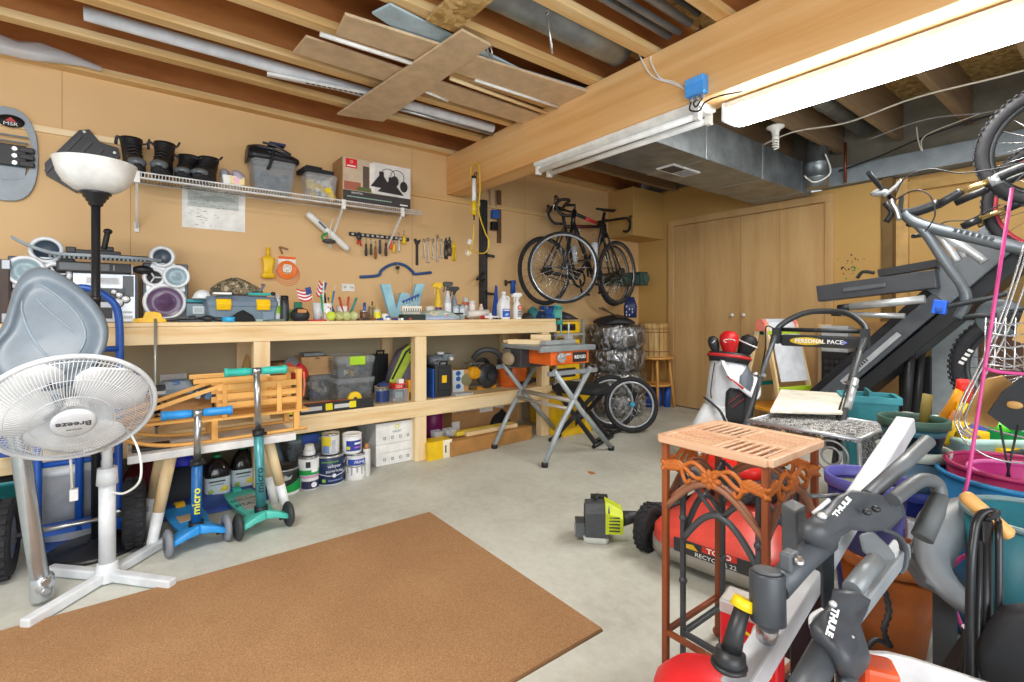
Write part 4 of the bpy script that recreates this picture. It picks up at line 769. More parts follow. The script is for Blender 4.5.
for x0, zb, hw in ((cw * .05, .40, cw * .16), (cw * .19, .30, cw * .2)):
    b.prism([(x0 - hw, ch * (zb + .02)), (x0 + hw, ch * zb), (x0 + cw * .035, ch * (zb + .3)), (x0 + cw * .035, ch * (zb + .4)), (x0 - cw * .035, ch * (zb + .4)), (x0 - cw * .035, ch * (zb + .3))], 0, .0006, None, FT(0, -.0022 - .0004 * (zb < .35), 0))
    b.tube([(x0, -.0026, ch * (zb + .4))] + [(x0 + cw * .1 + cw * .1 * math.cos(a), -.0026, ch * .76 + ch * .13 * math.sin(a)) for a in [PI - k * PI / 8 for k in range(9)]] + [(x0 + cw * .2, -.0026, ch * .5)], .0026, None, 5)
    b.prism([(x0 + cw * .2 + cw * .06 * math.cos(a), ch * (zb + .22) + ch * .13 * math.sin(a)) for a in [k * PI / 8 for k in range(16)]], 0, .0007, None, FT(0, -.0026, 0))
b.obj('lamp_picture', t)
# drawing
p = wl(214, 209); b = B('c_f1efe9_60'); b.bx((-.18, -.002, -.14), (.18, 0, .14)); b.bx((-.15, -.0026, .0), (.14, -.0018, .115), 'c_c6cbc6_60')
rn = random.Random(5)
for i in range(60):
    x, z = rn.uniform(-.14, .12), rn.uniform(.0, .105); b.bx((x, -.003, z), (x + rn.uniform(.004, .03), -.0024, z + .003), rn.choice(['c_8c938f_60', 'c_6e7672_60', 'c_dfe2df_60']))
b.prism([(-.11, .06), (-.05, .078), (.03, .09), (.1, .08), (.13, .05), (.08, .055), (.0, .045)], 0, .0006, 'c_a4aca8_60', FT(0, -.0028, 0))
for i in range(26):
    x, z = rn.uniform(-.15, .02), rn.uniform(-.12, -.01); b.bx((x, -.003, z), (x + rn.uniform(.006, .02), -.0018, z + .0022), 'c_8a8d8b_60')
b.solo('map_drawing', 'white sheet with grey landscape sketch pinned below the wire shelf', 'drawing', (XW, .42, 1.742), L90)
# snowshoe on the wall
t = thing('snowshoe', 'grey snowshoe with black binding hanging on wall above amplifier case', 'snowshoe', px(6, 154, -3.765), L90); t.scale = (1.1, 1, 1.08)
b = B('c_8d99a3_40'); out = []
def oval(a_, c_, n=28, top=1): return [(a_ * math.copysign(abs(math.cos(t_)) ** .75, math.cos(t_)), c_ * math.copysign(abs(math.sin(t_)) ** .8, math.sin(t_))) for t_ in [2 * PI * i / n for i in range(n)]]
o1 = oval(.115, .235); o2 = [(x * .68, .045 + (z - .045) * .52 if z > .045 else z) for x, z in oval(.115, .2)]
# frame ring with an opening in the toe half, tail deck below
rg = []
for x, z in o1:
    k = .78; rg.append([(x, -.012, z), (x, .012, z), (x * k, .012, .05 + (z - .05) * .68 if z > .05 else z * .55), (x * k, -.012, .05 + (z - .05) * .68 if z > .05 else z * .55)])
b.loft(rg + [rg[0]], None, False, False); b.prism([(-.06, -.2), (.06, -.2), (.075, -.02), (-.075, -.02)], -.008, .008, None, FT(0, 0, 0)); b.bx((-.09, -.02, .06), (.08, -.012, .068), 'c_6a747c_40'); b.bx((-.09, -.02, .09), (.08, -.012, .098), 'c_6a747c_40'); b.obj('deck', t, bevel=.002)
b = B('c_26282c_50'); b.bx((-.1, -.04, -.06), (.075, -.012, .045)); 
for z in (-.045, -.01, .025): b.bx((.05, -.048, z - .013), (.105, -.02, z + .013)); b.cyl((.035, -.046, z), (.035, -.038, z), .013, 'steel')
b.bx((-.1, -.042, -.11), (-.04, -.014, -.095)); b.obj('binding', t, bevel=.005)
b = B('black'); b.lathe([(.001, 0), (.05, 0), (.05, .004), (.001, .004)], None, 28, FT(.018, -.013, .165) @ Matrix.Diagonal((1, .62, 1, 1))); b.prism([(-.02, 0), (.02, 0), (0, .022)], 0, .001, 'c_c8282e_40', FT(.018, -.0175, .163)); b.text('MSR', .024, 'white', FT(.018, -.0185, .15), .0005, 1.2); b.obj('badge', t)
# black plastic tail
t = thing('snowshoe_tail', 'black moulded plastic snowshoe tail hung behind the lamp bowl', 'snowshoe part', px(82, 162, -3.765), L90, None)
b = B('c_25272b_45'); Mx = FT(0, 0, 0) @ TR((0, 0, 0), (0, 0, -32)) @ Matrix.Diagonal((1.5, 1.45, 1, 1))
b.prism([(-.07, .1), (-.05, .125), (.0, .105), (.05, .125), (.075, .1), (.075, -.08), (.05, -.115), (-.05, -.115), (-.075, -.08)], -.012, .012, None, Mx); 
for x in (-.055, -.02, .02, .055): b.bx((-.001, 0, 0), (.001, .001, .001)); b.box((x, -.01, .014), (.012, .19, .012), 'c_303338_45', None, 1, Mx)
b.box((-.0, .02, .013), (.03, .03, .012), 'c_3a3d42_45', None, 1, Mx); b.cyl(Mx @ Vector((-.055, .105, .012)), Mx @ Vector((-.055, .105, .018)), .008, 'steel'); b.cyl(Mx @ Vector((.055, .1, .012)), Mx @ Vector((.055, .1, .018)), .008, 'steel'); b.obj('plate', t, bevel=.003)
# yellow bottle pump, line spool, hook
t = thing('bilge_pump', 'yellow moulded bailer bottle hanging on the wall above toolbox', 'bailer', px(268, 264, -3.752), L90); t.scale = (1.1, 1, 1.15)
b = B('c_eec010_40'); b.loft([rring(.075, .05, .012, -.085), rring(.075, .05, .012, -.062), rring(.055, .04, .012, -.055), rring(.058, .042, .012, -.02), rring(.07, .05, .015, .02), rring(.075, .05, .015, .035), rring(.03, .03, .012, .048), rring(.026, .026, .012, .05)]); b.obj('body', t)
b = B('c_eec010_40'); b.cyl((0, 0, .045), (0, 0, .10), .011); b.obj('spout', t)
t = thing('line_spool', 'orange trimmer line coil on white card hanging on wall', 'trimmer line', px(287, 270, -3.776), L90); t.scale = (1.3, 1, 1.3)
b = B('c_f1ece4_50'); b.bx((-.045, .0, .0), (.045, .004, .075)); b.bx((-.045, -.001, .06), (.045, 0, .075), 'c_e8661c_40'); b.bx((-.015, -.001, .035), (.0, 0, .048), 'dark_grey'); b.obj('card', t)
b = B('c_f07a2c_30'); 
for k in range(5): b.torus(.028 + .005 * k, .0035, None, FT(0, -.004 - .001 * k, .0), 30, 6)
for k in range(3): b.torus(.05 + .006 * k, .0012, None, FT(.004, -.003, -.012 - .006 * k), 34, 4)
b.obj('line_coil', t)
b = B('c_f6efe6_40'); b.torus(.02, .004, None, FT(0, -.01, .008), 20, 6)
for k in range(4): b.ell((.02 * math.cos(k * 1.57 + .7), -.012, .008 + .02 * math.sin(k * 1.57 + .7)), (.008, .005, .008), None, 8, 6)
b.obj('spool_hub', t)
b = B('c_8a6238_60'); p = px(281, 249, -3.77); b.beam((-.01, 0, .015), (.045, -.01, .0), .008, .012); b.beam((-.01, 0, .015), (.006, -.012, -.035), .008, .01); b.solo('wall_hook', 'small brown wooden hook on wall above the orange coil', 'hook', p, L90)
b = B('white'); b.bx((-.036, -.006, -.0225), (.036, 0, .0225)); 
for x in (-.018, .018):
    b.bx((x - .012, -.0085, -.013), (x + .012, -.0055, .013), 'c_dcdcd6_40'); b.bx((x - .006, -.0092, -.004), (x - .003, -.008, .006), 'dark_grey'); b.bx((x + .003, -.0092, -.004), (x + .006, -.008, .006), 'dark_grey')
b.solo('wall_outlet', 'white double wall outlet plate above the tennis balls', 'outlet', px(348, 287.5, XW), L90, None, .001).scale = (1.35, 1, 1.25)
# stick lamp and grey pad hanging from the shelf bracket
t = thing('strip_light', 'white strip light hanging slanted below the wire shelf', 'light', px(328, 231, -3.70), L90)
a = Vector((0, 0, 0)); q0, q1 = px(307, 213, -3.70) - t.location, px(349, 250, -3.70) - t.location
def loc2(v): return Vector((v.y, -v.x, v.z))
q0, q1 = loc2(q0), loc2(q1); b = B('c_e9e8e2_35'); b.tube([q0, q0 + (q1 - q0) * .06, q1 - (q1 - q0) * .06, q1], .026, None, 12, False, [.018, .026, .026, .018]); b.obj('body', t); b = B('c_5a6a74_40'); c = q0 + (q1 - q0) * .33; b.beam(c + Vector((-.025, -.026, .022)), c + Vector((.025, -.026, -.022)), .008, .014); b.obj('switch', t)
t = thing('hanging_pad', 'dark grey oval weight with green loop hung on shelf bracket', 'weight', px(329, 240, -3.66), L90); b = B('c_43474a_50'); b.ell((0, 0, -.01), (.05, .035, .018), None, 20, 8); b.obj('pad', t); b = B('c_1d9a44_50'); b.tube(spline([(-.04, 0, -.005), (-.05, 0, .02), (-.03, 0, .04), (-.01, 0, .05)], 5), .008); b.obj('loop', t); b = B('white'); b.tube([(0, 0, 0), (.012, 0, .1), (.03, 0, .16)], .004); b.obj('hanger_cord', t)
# tool strip: screwdrivers
t = thing('tool_strip', 'black magnetic tool strip mounted below the wire shelf', 'tool rack', px(381, 237, -3.77), L90); ly = X(381, -3.77)
b = B('black'); b.bx((-.26, -.014, -.014), (.24, 0, .014)); 
for i in range(12): b.bx((-.245 + .04 * i, -.017, -.008), (-.225 + .04 * i, -.013, .008), 'c_bdbab4_40')
b.obj('strip', t, bevel=.002)
def driver(label, u, v0, v1, mat, r=.011, kind='screwdriver', sh=.05):
    p = px(u, v0, -3.745); h = p.z - px(u, v1, -3.745).z; t = thing(kind, label, kind.replace('_', ' '), p, L90, 'hand tools on the wall strip')
    b = B('steel'); b.cyl((0, 0, 0), (0, 0, h + sh - h * .55 if False else sh), .0032, None, None, 8); b.obj('shank', t); b = B(mat); b.lathe([(r * .5, 0), (r * .75, -.006), (r * .7, -h * .3), (r, -h * .55), (r, -h * .9), (r * .6, -h)], None, 12); b.obj('handle', t); return t
for a in (('black-handled screwdriver, second on the wall strip', 366, 244, 256, 'c_25272a_40'), ('dark green-handled screwdriver on wall strip', 371, 244, 255, 'c_30402f_40'), ('brown wooden-handled screwdriver on wall strip', 375.5, 247, 259, 'c_8a4f28_50'), ('long dark-handled screwdriver mid wall strip', 380, 240, 254, 'c_2a3440_40'), ('stubby brown-handled screwdriver on wall strip', 386, 243, 256, 'c_54321e_50', .013), ('orange-handled screwdriver on wall strip', 391, 240, 249, 'c_e8622a_40'), ('yellow-handled screwdriver slanted on wall strip', 394, 244, 253, 'c_eec01a_40'), ('steel nut driver on wall strip', 399, 238, 252, 'c_c0c2c4_30_50', .007), ('stubby yellow driver on strip nearest the wrench row', 404, 236, 244, 'c_efc514_40', .016)): driver(*a)
t = thing('wire_pliers', 'black pliers with red grips hanging on the wall strip', 'pliers', px(359, 238, -3.745), L90); b = B('c_2a2b2e_40'); b.ell((0, 0, .01), (.022, .012, .03)); b.prism([(-.012, .02), (.012, .02), (.006, .045), (-.006, .045)], -.006, .006, None, FT(0, 0, 0)); b.obj('head', t); b = B('c_c8322a_45'); b.tube([(-.006, 0, -.015), (-.012, 0, -.05)], .007); b.tube([(.006, 0, -.015), (.016, 0, -.06)], .007); b.obj('grips', t)
# bow (curved blue handle)
t = thing('boomerang_saw', 'curved blue bow-shaped bar hanging in middle of the wall', 'bar', px(397, 271, -3.766), L90)
P = [loc2(px(u, v, -3.766) - t.location) for u, v in ((360, 277), (378, 275.5), (381, 271), (388, 266), (397, 263.5), (406, 266), (413, 272), (415, 274), (431, 272.5))]
b = B('c_2a5390_50'); b.tube(spline(P[:1] + P[1:8] + P[8:], 5), .017, None, 8, False, None, .7); b.obj('bow', t)
b = B('c_40362c_60'); b.tube([(.0, -.015, .06), (0, -.012, .03)], .004, 'steel'); b.ell((0, -.012, .026), (.018, .014, .016)); b.prism([(-.008, 0), (.008, 0), (.004, -.045), (-.002, -.045)], -.003, .003, 'c_9a8a60_50', FT(0.002, -.014, .022)); b.obj('centre_clip', t)
# spanners
def spanner(label, u, v0, v1, mat, kind):
    p = px(u, v0, -3.772); L_ = p.z - px(u, v1, -3.772).z; t = thing(kind, label, kind.replace('_', ' '), p, L90, 'wrenches on the wall hooks')
    b = B(mat)
    if kind == 'spanner':
        b.torus(.011, .0045, None, FT(0, 0, -.012), 14, 6); b.bx((-.0055, -.003, -L_ + .02), (.0055, .003, -.02)); b.prism([(-.006, 0), (-.014, -.012), (-.012, -.024), (-.004, -.014), (.004, -.014), (.012, -.024), (.014, -.012), (.006, 0)], -.004, .004, None, FT(0, 0, -L_ + .022))
    elif kind == 'adjustable_wrench':
        b.bx((-.01, -.005, -L_), (.01, .005, -.03)); b.prism([(-.012, -.03), (.012, -.03), (.03, .0), (.028, .018), (.01, .004), (-.004, .006), (-.012, .022), (-.03, .012)], -.007, .007, None, FT(0, 0, 0)); b.cyl((0, .004, -L_), (0, -.004, -L_), .012)
    else:
        b.ell((0, 0, 0), (.02, .01, .024)); b.prism([(-.009, .018), (.009, .018), (.004, .045), (-.004, .045)], -.005, .005, None, FT(0, 0, 0)); b.tube([(-.006, 0, -.015), (-.014, 0, -L_ * .6), (-.008, 0, -L_)], .0085, kind == 'pliers' and mat or mat); b.tube([(.006, 0, -.015), (.014, 0, -L_ * .6), (.009, 0, -L_)], .0085)
    b.obj('wrench_body' if kind != 'pliers' else 'grips', t); return t
spanner('black adjustable wrench with long handle, first of the wrench row', 417, 241, 264, 'c_2c2a2a_40_40', 'adjustable_wrench')
for i, (u, v0, v1) in enumerate(((424, 239, 258), (428, 238, 263), (433, 239, 259), (437.5, 235, 262), (441, 239, 258))): spanner('steel spanner, %s after the black adjustable wrench' % ['first', 'second', 'third', 'fourth', 'fifth'][i], u, v0, v1, 'c_a5a39c_30_80', 'spanner')
spanner('dark-handled pliers between spanners and yellow pliers', 446, 243, 259, 'c_3a3834_40', 'pliers'); spanner('yellow-handled pliers ending the wrench row', 454, 246, 261, 'c_e9c41c_40', 'pliers'); spanner('grey combination pliers beside yellow-handled pliers', 449.5, 242, 256, 'c_5a5650_40_40', 'pliers')
# work light
t = thing('work_light', 'yellow trouble light with looped cord hung at beam end', 'work light', py(474, 195, 2.14), L90)
b = B('c_e8c61a_40'); b.cyl((0, 0, -.16), (0, 0, -.05), .022, None, .02); b.obj('handle', t); b = B('c_eef0ee_25'); b.cyl((0, 0, -.05), (0, 0, .13), .017); b.obj('tube', t); b = B('black'); b.cyl((0, 0, .13), (0, 0, .15), .02); b.tube(spline([(0, 0, .15), (0, -.01, .17), (.02, -.01, .18), (.025, 0, .16)], 4), .004); b.obj('hook_cap', t); b = B('black'); b.tube(spline([(0, 0, -.16), (0, 0, -.2)], 3), .006); b.obj('cord_collar', t)
b = B('c_eec81c_40'); R_ = [loc2(py(u, v, 2.14) - t.location) for u, v in ((474, 224), (473, 240), (470, 250), (469, 256))]; b.tube(spline(R_, 6), .0045, None, 6)
R_ = [loc2(py(u, v, 2.14) - t.location) for u, v in ((474, 163), (479, 166), (480, 190), (479, 212), (485, 232), (489, 242), (486, 252), (478, 253), (470, 249))]; b.tube(spline(R_, 6), .0045, None, 6)
R_ = [loc2(py(u, v, 2.14) - t.location) for u, v in ((474, 163), (471, 168), (471, 180))]; b.tube(spline(R_, 6), .0045, None, 6); b.obj('cord', t)
b = B('c_eae4da_40'); b.box(loc2(py(469, 242, 2.14) - t.location), (.035, .03, .045), None, (0, 20, 0)); b.box(loc2(py(468, 253, 2.14) - t.location), (.04, .035, .045), None, (0, 40, 0)); b.obj('plug', t, bevel=.006)
# black pole bracket (ski rack) with arms
t = thing('ski_rack', 'tall black steel rack post with angled arms on the wall', 'rack', (XW, X(484, -3.74), 1.0), L90)
top = px(484, 200, -3.74).z - 1.0
b = B('c_212226_45'); b.bx((-.032, -.05, .02), (.032, 0, top)); b.bx((-.012, -.054, .02), (.012, -.05, top), 'c_2e3035_40'); b.obj('upright', t, bevel=.004)
for z, dx in ((.42, -.13), (.36, -.09), (.60, .06), (.25, .05)):
    b = B('c_212226_45'); b.tube([(0, -.04, z), (dx * .4, -.07, z - .02), (dx, -.12, z - abs(dx) * .55)], .013); b.obj('arm', t)
b = B('c_2f62b0_45'); b.box((.05, -.05, top - .12), (.07, .05, .08)); b.bx((-.0, -.03, top - .05), (.014, -.02, top + .12), 'alu'); b.bx((.07, -.03, top - .05), (.084, -.02, top + .12), 'alu'); b.box((.04, -.05, top - .23), (.06, .05, .08), 'black'); b.solo('bar_clamp', 'blue-jawed bar clamp hanging beside the tall black rack post', 'clamp', (XW, X(490, -3.74), 1.0), L90, None, .005)
b = B('c_6e4a2e_60'); b.bx((-.022, -.018, 0), (.022, 0, .5)); b.solo('wooden_rail', 'narrow dark brown board on wall beside blue-jawed clamp', 'board', (XW, X(499, -3.77), px(499, 243, -3.77).z), L90, None, .003)
# saws
t = thing('hand_saw', 'blue tapering saw sheath standing against wall behind jug', 'saw', (-3.70, X(496, -3.7), ZB), L90); b = B('c_1f50b0_45'); b.prism([(-.05, .0), (.03, .0), (.012, .30), (-.004, .31)], -.008, .008, None, FT(0, 0, 0)); b.obj('sheath', t, bevel=.003)
t = thing('hammer_clamp', 'blue-handled claw hammer hanging on wall above white sprayer', 'hammer', px(513, 283, -3.755), L90); b = B('c_2157b5_45'); b.loft([rring(.05, .035, .012, -.1), rring(.045, .03, .012, -.02), rring(.06, .035, .012, .01), rring(.05, .03, .01, .025)]); b.obj('handle', t); b = B('c_4a3a30_40_50'); b.tube([(.03, 0, .012), (-.05, 0, .008), (-.075, 0, .0)], .010); b.cyl((-.085, 0, .025), (-.085, 0, -.03), .012); b.obj('head', t)
# ---------------------------------------------------------------- lower shelf and floor under the bench
ZL = .424
def sb(u0, u1, vt, vb, z0):
    x = max(-3.74, min(-3.02, gz((u0 + u1) / 2, vb, z0).x)); yc, w, h = slot(u0, u1, vt, x, z0); return (x, yc, z0), w, h
def sbox(name, label, cat, u0, u1, vt, vb, z0, d, mat, deco=None, bev=.003, group=None, dr=0):
    l, w, h = sb(u0, u1, vt, vb, z0); b = B(mat); b.bx((-w / 2, 0, 0), (w / 2, d, h))
    if deco: deco(b, w, d, h)
    return b.solo(name, label, cat, l, L90 + dr, group, bev)
def scan(name, label, cat, u0, u1, vt, vb, z0, mat, **k):
    l, w, h = sb(u0, u1, vt, vb, z0); r = w / 2; return can(name, label, cat, (l[0] - r, l[1], z0), r, h, mat, **k)
def sbin(label, u0, u1, vt, vb, z0, d, mat, lid, lh=.02, handle=None, content=None):
    l, w, h = sb(u0, u1, vt, vb, z0); return bin_thing('storage_bin', label, (l[0] - d / 2, l[1], z0), w, d, h - lh, mat, lid, lh, L90, handle, content)
# left bay
def traydeco(b, w, d, h): b.prism([(-.03, 0), (.03, 0), (.02, .018), (-.02, .018)], -.001, .001, 'black', FT(.0, -.001, h * .6))
l, w, h = sb(120, 214, 392, 424, ZL); t = thing('open_carton', 'open brown cardboard tray full of odds behind the blue scooter handlebar', 'box', l, L90)
b = B('carton'); b.bx((-w / 2, 0, 0), (w / 2, .012, h)); b.bx((-w / 2, .34, 0), (w / 2, .35, h)); b.bx((-w / 2, 0, 0), (-w / 2 + .01, .35, h)); b.bx((w / 2 - .01, 0, 0), (w / 2, .35, h)); b.bx((-w / 2, 0, 0), (w / 2, .35, .008)); traydeco(b, w, .35, h); b.obj('carton_wall', t, bevel=.001)
sbox('white_carton', 'plain white box standing in the open brown tray', 'box', 160, 187, 374, 396, ZL + .03, .16, 'c_e8eaec_50')
l, w, h = sb(159, 184, 360, 374, ZL + .19); t = thing('printer', 'small grey printer on top of the plain white box', 'printer', (-3.36, l[1], ZL + .175), L90); b = B('c_7d8a96_40'); b.loft([rring(.16, .15, .02, 0), rring(.165, .155, .02, .03), rring(.13, .12, .03, .07)], None, False); b.ell((0, -.03, .055), (.05, .04, .025), 'c_4f6f94_25'); b.obj('case', t)
b = B('c_3b4046_50'); b.box((0, 0, .07), (.14, .12, .05), None, (0, 22, 0)); b.box((-.03, -.062, .06), (.03, .004, .04), 'c_c6cad0_40', (0, 22, 0)); b.box((.02, -.062, .05), (.03, .004, .04), 'c_5b7da8_40', (0, 22, 0)); b.box((.04, .0, .115), (.13, .05, .012), 'c_9aa0a4_40', (0, 25, 0)); b.solo('battery_charger', 'dark tilted gadget with pale panels beside the plain white box', 'charger', (-3.36, X(203, -3.36), ZL + .1), L90, None, .004)
sbox('green_carton', 'green box end low in the tray near the fan grille', 'box', 138, 152, 404, 420, ZL + .0, .1, 'c_2c8a3f_50')
heap('leather_glove', 'tan work glove hanging beside the bench post under the top', 'glove', (-3.5, X(247, -3.5), ZL + .2), .06, .07, .16, 'c_c09a5e_80', 41)
sbox('shoe_box', 'brown box filling the shelf behind the sled slats', 'box', 258, 300, 362, 404, ZL, .2, 'c_7a5a3c_70')
heap('paper_sack', 'crumpled brown paper sack on the shelf behind sled', 'sack', (-3.45, X(281, -3.45), ZL + .23), .2, .14, .07, 'c_b08a5c_80', 42); heap('red_bag', 'crumpled red bag beside the plain brown labelled carton', 'bag', (-3.36, X(300, -3.36), ZL + .2), .1, .1, .1, 'c_b8202a_60', 43)
heap('grey_cloth', 'grey cloth bunched on shelf behind red bag', 'cloth', (-3.5, X(292, -3.5), ZL + .25), .13, .1, .08, 'c_8a8d92_80', 44)
def moen(b, w, d, h): b.text('MOEN', h * .3, 'c_3a2a1c_60', frame((w / 2 - h * .18, -.0012, h * .48), (0, 0, -1), (1, 0, 0)), .0004)
l, w, h = sb(310, 339, 374, 401, ZL); sbin('clear bin with white paper and blue parts under labelled brown carton', 310, 339, 374, 401, ZL, .26, 'clear_grey', 'clear_bin', .02, None, stuffing(5, ['white', 'c_3d5fa8_50', 'c_8a939c_50'], 16))
zz = ZL + h + .002; b = B('carton_light'); b.bx((-.105, 0, 0), (.105, .2, .125)); moen(b, .21, .2, .125); b.prism([(-.02, 0), (.02, 0), (0, .014)], 0, .0005, 'c_8a6238_70', FT(0, -.001, .11)); b.solo('faucet_carton', 'brown cardboard carton lettered vertically on top of clear bin', 'box', (l[0] + .02, X(316.5, l[0]), zz), L90, None, .002)
bx_thing('plastic_tray', 'grey plastic tray lying on top of lettered brown carton', 'tray', (l[0] - .1, X(312, l[0] - .1), zz + .126), (.14, .12, .022), 'c_8b949e_40')
l2, w2, h2 = sb(337, 376, 379, 403, ZL); sbin('lower clear bin of the pair, holding grey parts on shelf', 337, 376, 378, 403, ZL, .3, 'clear_grey', 'clear_bin', .018, None, stuffing(6, ['c_7a8690_50', 'c_9aa4ac_50', 'c_59636b_50'], 20))
bin_thing('storage_bin', 'upper clear bin with lime green latch stacked on another', (l2[0] - .15, l2[1], ZL + h2 + .004), w2, .3, .125, 'clear_grey', 'clear_bin', .03, L90, 'c_a9d62a_40', stuffing(7, ['c_7a8690_50', 'white', 'c_59636b_50', 'c_e0c030_50'], 16))
def toolcase(label, u0, u1, vt, vb, d, lat=None):
    l, w, h = sb(u0, u1, vt, vb, ZL); t = thing('tool_case', label, 'case', l, L90); b = B('c_26292d_45'); b.loft([rring(w, d, .02, 0, cy=d / 2), rring(w, d, .02, h, cy=d / 2)], None, False); b.bx((-w * .3, -.008, h * .2), (w * .3, .01, h * .85)); b.obj('shell', t, bevel=.004)
    b = B('black'); b.tube([(-w * .2, .01, h), (-w * .2, .0, h + .025), (w * .2, .0, h + .025), (w * .2, .01, h)], .008); b.obj('handle', t)
    if lat: b = B(lat); b.bx((-w * .14, -.016, h * .45), (w * .14, -.006, h * .68)); b.obj('latch', t, bevel=.004)
toolcase('black tool case between clear bins and green backpack', 372, 389, 354, 392, .2)
# backpack
t = thing('backpack', 'grey backpack with lime green panel leaning on lower shelf', 'backpack', (-3.34, X(401, -3.34), ZL + .085), L90, None)
b = B('c_6a6272_80'); Mx = TR((0, .03, 0), (0, 24, 0)); b.loft([rring(.17, .16, .05, 0), rring(.2, .18, .06, .1), rring(.19, .17, .06, .2), rring(.1, .12, .05, .26)], None, True, True, True, Mx); b.obj('pack_body', t); t.scale = (1.2, 1.0, 1.2)
b = B('c_a2b83a_70'); b.prism([(-.09, .0), (-.03, .0), (.0, .25), (-.05, .27), (-.085, .2)], 0, .014, None, Mx @ FT(-.02, -.086, 0)); b.obj('front_panel', t, bevel=.006)
b = B('c_232326_80'); b.tube([Mx @ Vector((-.06, -.102, .2)), Mx @ Vector((-.05, -.105, .25)), Mx @ Vector((-.0, -.06, .27))], .006); b.tube([Mx @ Vector((-.02, -.102, .2)), Mx @ Vector((-.01, -.105, .25)), Mx @ Vector((.03, -.06, .27))], .006); b.tube([Mx @ Vector((-.1, -.1, .02)), Mx @ Vector((-.085, -.105, .2)), Mx @ Vector((-.05, -.102, .255)), Mx @ Vector((.03, -.1, .26))], .006); b.obj('straps', t)
heap('black_pouch', 'black pouch under the green backpack on lower shelf', 'pouch', (-3.42, X(397, -3.42), ZL), .2, .18, .08, 'c_1e1f22_80', 47, amp=.1)
# levels
t = thing('spirit_level', 'black spirit level with yellow ends along the shelf edge', 'level', (-3.17, X(332, -3.17), ZL), L90); wl_ = X(376, -3.17) - X(290, -3.17)
b = B('c_2a2b2c_40'); b.bx((-wl_ / 2, -.012, 0), (wl_ / 2, .012, .062)); 
for x0, x1 in ((-.35, -.12), (.02, .22)): b.bx((wl_ * x0, -.0135, .018), (wl_ * x1, .0135, .044), 'c_c9c9c6_30')
b.obj('rail', t, bevel=.002)
for x in (-.44, -.04, .24): b = B('c_e8d81e_35'); b.bx((wl_ * x - .022, -.0145, .012), (wl_ * x + .022, .0145, .055)); b.obj('vial', t, bevel=.003)
b = B('c_e4531e_40'); b.bx((-.17, -.015, 0), (.17, .015, .028)); b.solo('spirit_level', 'orange straight bar lying behind the black spirit level', 'bar', (-3.22, X(331, -3.22), ZL + .03), L90, None, .004)
t = thing('tape_reel', 'yellow disc-shaped tape reel before the clear bins', 'reel', (-3.215, X(354.5, -3.215), ZL + .06), L90); b = B('c_efc71c_40'); b.lathe([(.045, 0), (.045, .03), (.001, .03)], None, 26, frame((0, .015, 0), (1, 0, 0), (0, 0, 1))); b.obj('case', t, bevel=.003); b = B('dark_grey'); b.cyl((0, -.016, 0), (0, -.02, 0), .012); b.bx((.02, -.018, -.05), (.04, .012, -.02), 'c_9a9aa0_40'); b.obj('hub', t)
scan('glass_jar', 'glass jar with navy label and tan lid on shelf edge', 'jar', 377.5, 391, 388, 403.5, ZL, 'c_6c6f74_30', lid='c_b08c52_50', band=('c_23386b_40', .1, .8)); heap('work_gloves', 'navy blue work gloves crumpled on top of glass jar', 'gloves', (-3.25, X(383, -3.25), ZL + .115), .1, .07, .035, 'c_26335e_80', 48)
l, w, h = sb(393.5, 408.5, 389, 402.5, ZL); t = thing('drawer_box', 'small clear drawer box below the red carton on shelf', 'box', l, L90); b = B('clear_grey'); b.bx((-w / 2, 0, 0), (w / 2, .1, h)); b.obj('shell', t, bevel=.003); b = B('c_8d979d_40'); b.bx((-w * .4, -.004, h * .35), (w * .1, 0, h * .8)); b.obj('drawer_front', t)
def redd(b, w, d, h): b.bx((w * .2, -.001, h * .2), (w * .42, .0, h * .8), 'c_3a3a40_40'); b.text('CLS', h * .7, 'c_f0e8e0_50', FT(-w * .15, -.0012, h * .5), .0004); b.bx((-w * .1, .01, h), (w * .3, .06, h + .03), 'c_e9e4d8_50')
b = B('c_d23a24_50'); b.bx((-.045, 0, 0), (.045, .09, .036)); redd(b, .09, .09, .036); b.solo('bulb_carton', 'small red carton on top of the clear drawer box', 'box', (l[0] - .002, l[1], ZL + h + .001), L90, None, .002)
sbox('drill_bit_case', 'yellow and black small case beside the middle bench post', 'case', 408.5, 415.5, 380, 400, ZL, .08, 'c_e8a41c_45', lambda b, w, d, h: b.bx((-w * .4, -.002, 0), (w * .4, 0, h * .4), 'c_2c2a26_50'))
# right bay
b = B('c_2454a8_40'); b.bx((-.006, 0, 0), (.006, .3, .215)); b.solo('blue_board', 'blue thin board standing between bench post and black case', 'board', (-3.2, X(432, -3.2) + .012, ZL), L90)
toolcase('black tool case with yellow latch beside the blue board', 435, 452, 365, 397, .24, 'yellow')
l, w, h = sb(431, 457, 347, 368, ZL + .17); t = thing('rotary_tool', 'grey machine with chrome knobs lying on the black tool case', 'machine', (-3.3, X(443, -3.3), ZL + .225), L90)
b = B('c_6b7278_40'); b.loft([[(x, .06 * math.cos(a) + .06, .04 + .04 * math.sin(a)) for a in [2 * PI * k / 10 for k in range(10)]] for x in (-.1, -.02, .03)]); b.bx((.0, .0, .03), (.1, .12, .085)); b.bx((-.08, -.03, .0), (.02, .0, .03), 'c_a9adb0_35'); b.cyl((-.06, -.03, .03), (-.06, -.05, .03), .016, 'steel'); b.cyl((.06, -.0, .05), (.06, -.03, .05), .014, 'c_d0c8b8_40'); b.cyl((.0, .04, .08), (.0, .04, .1), .03, 'c_c9cccc_35'); b.obj('body', t)
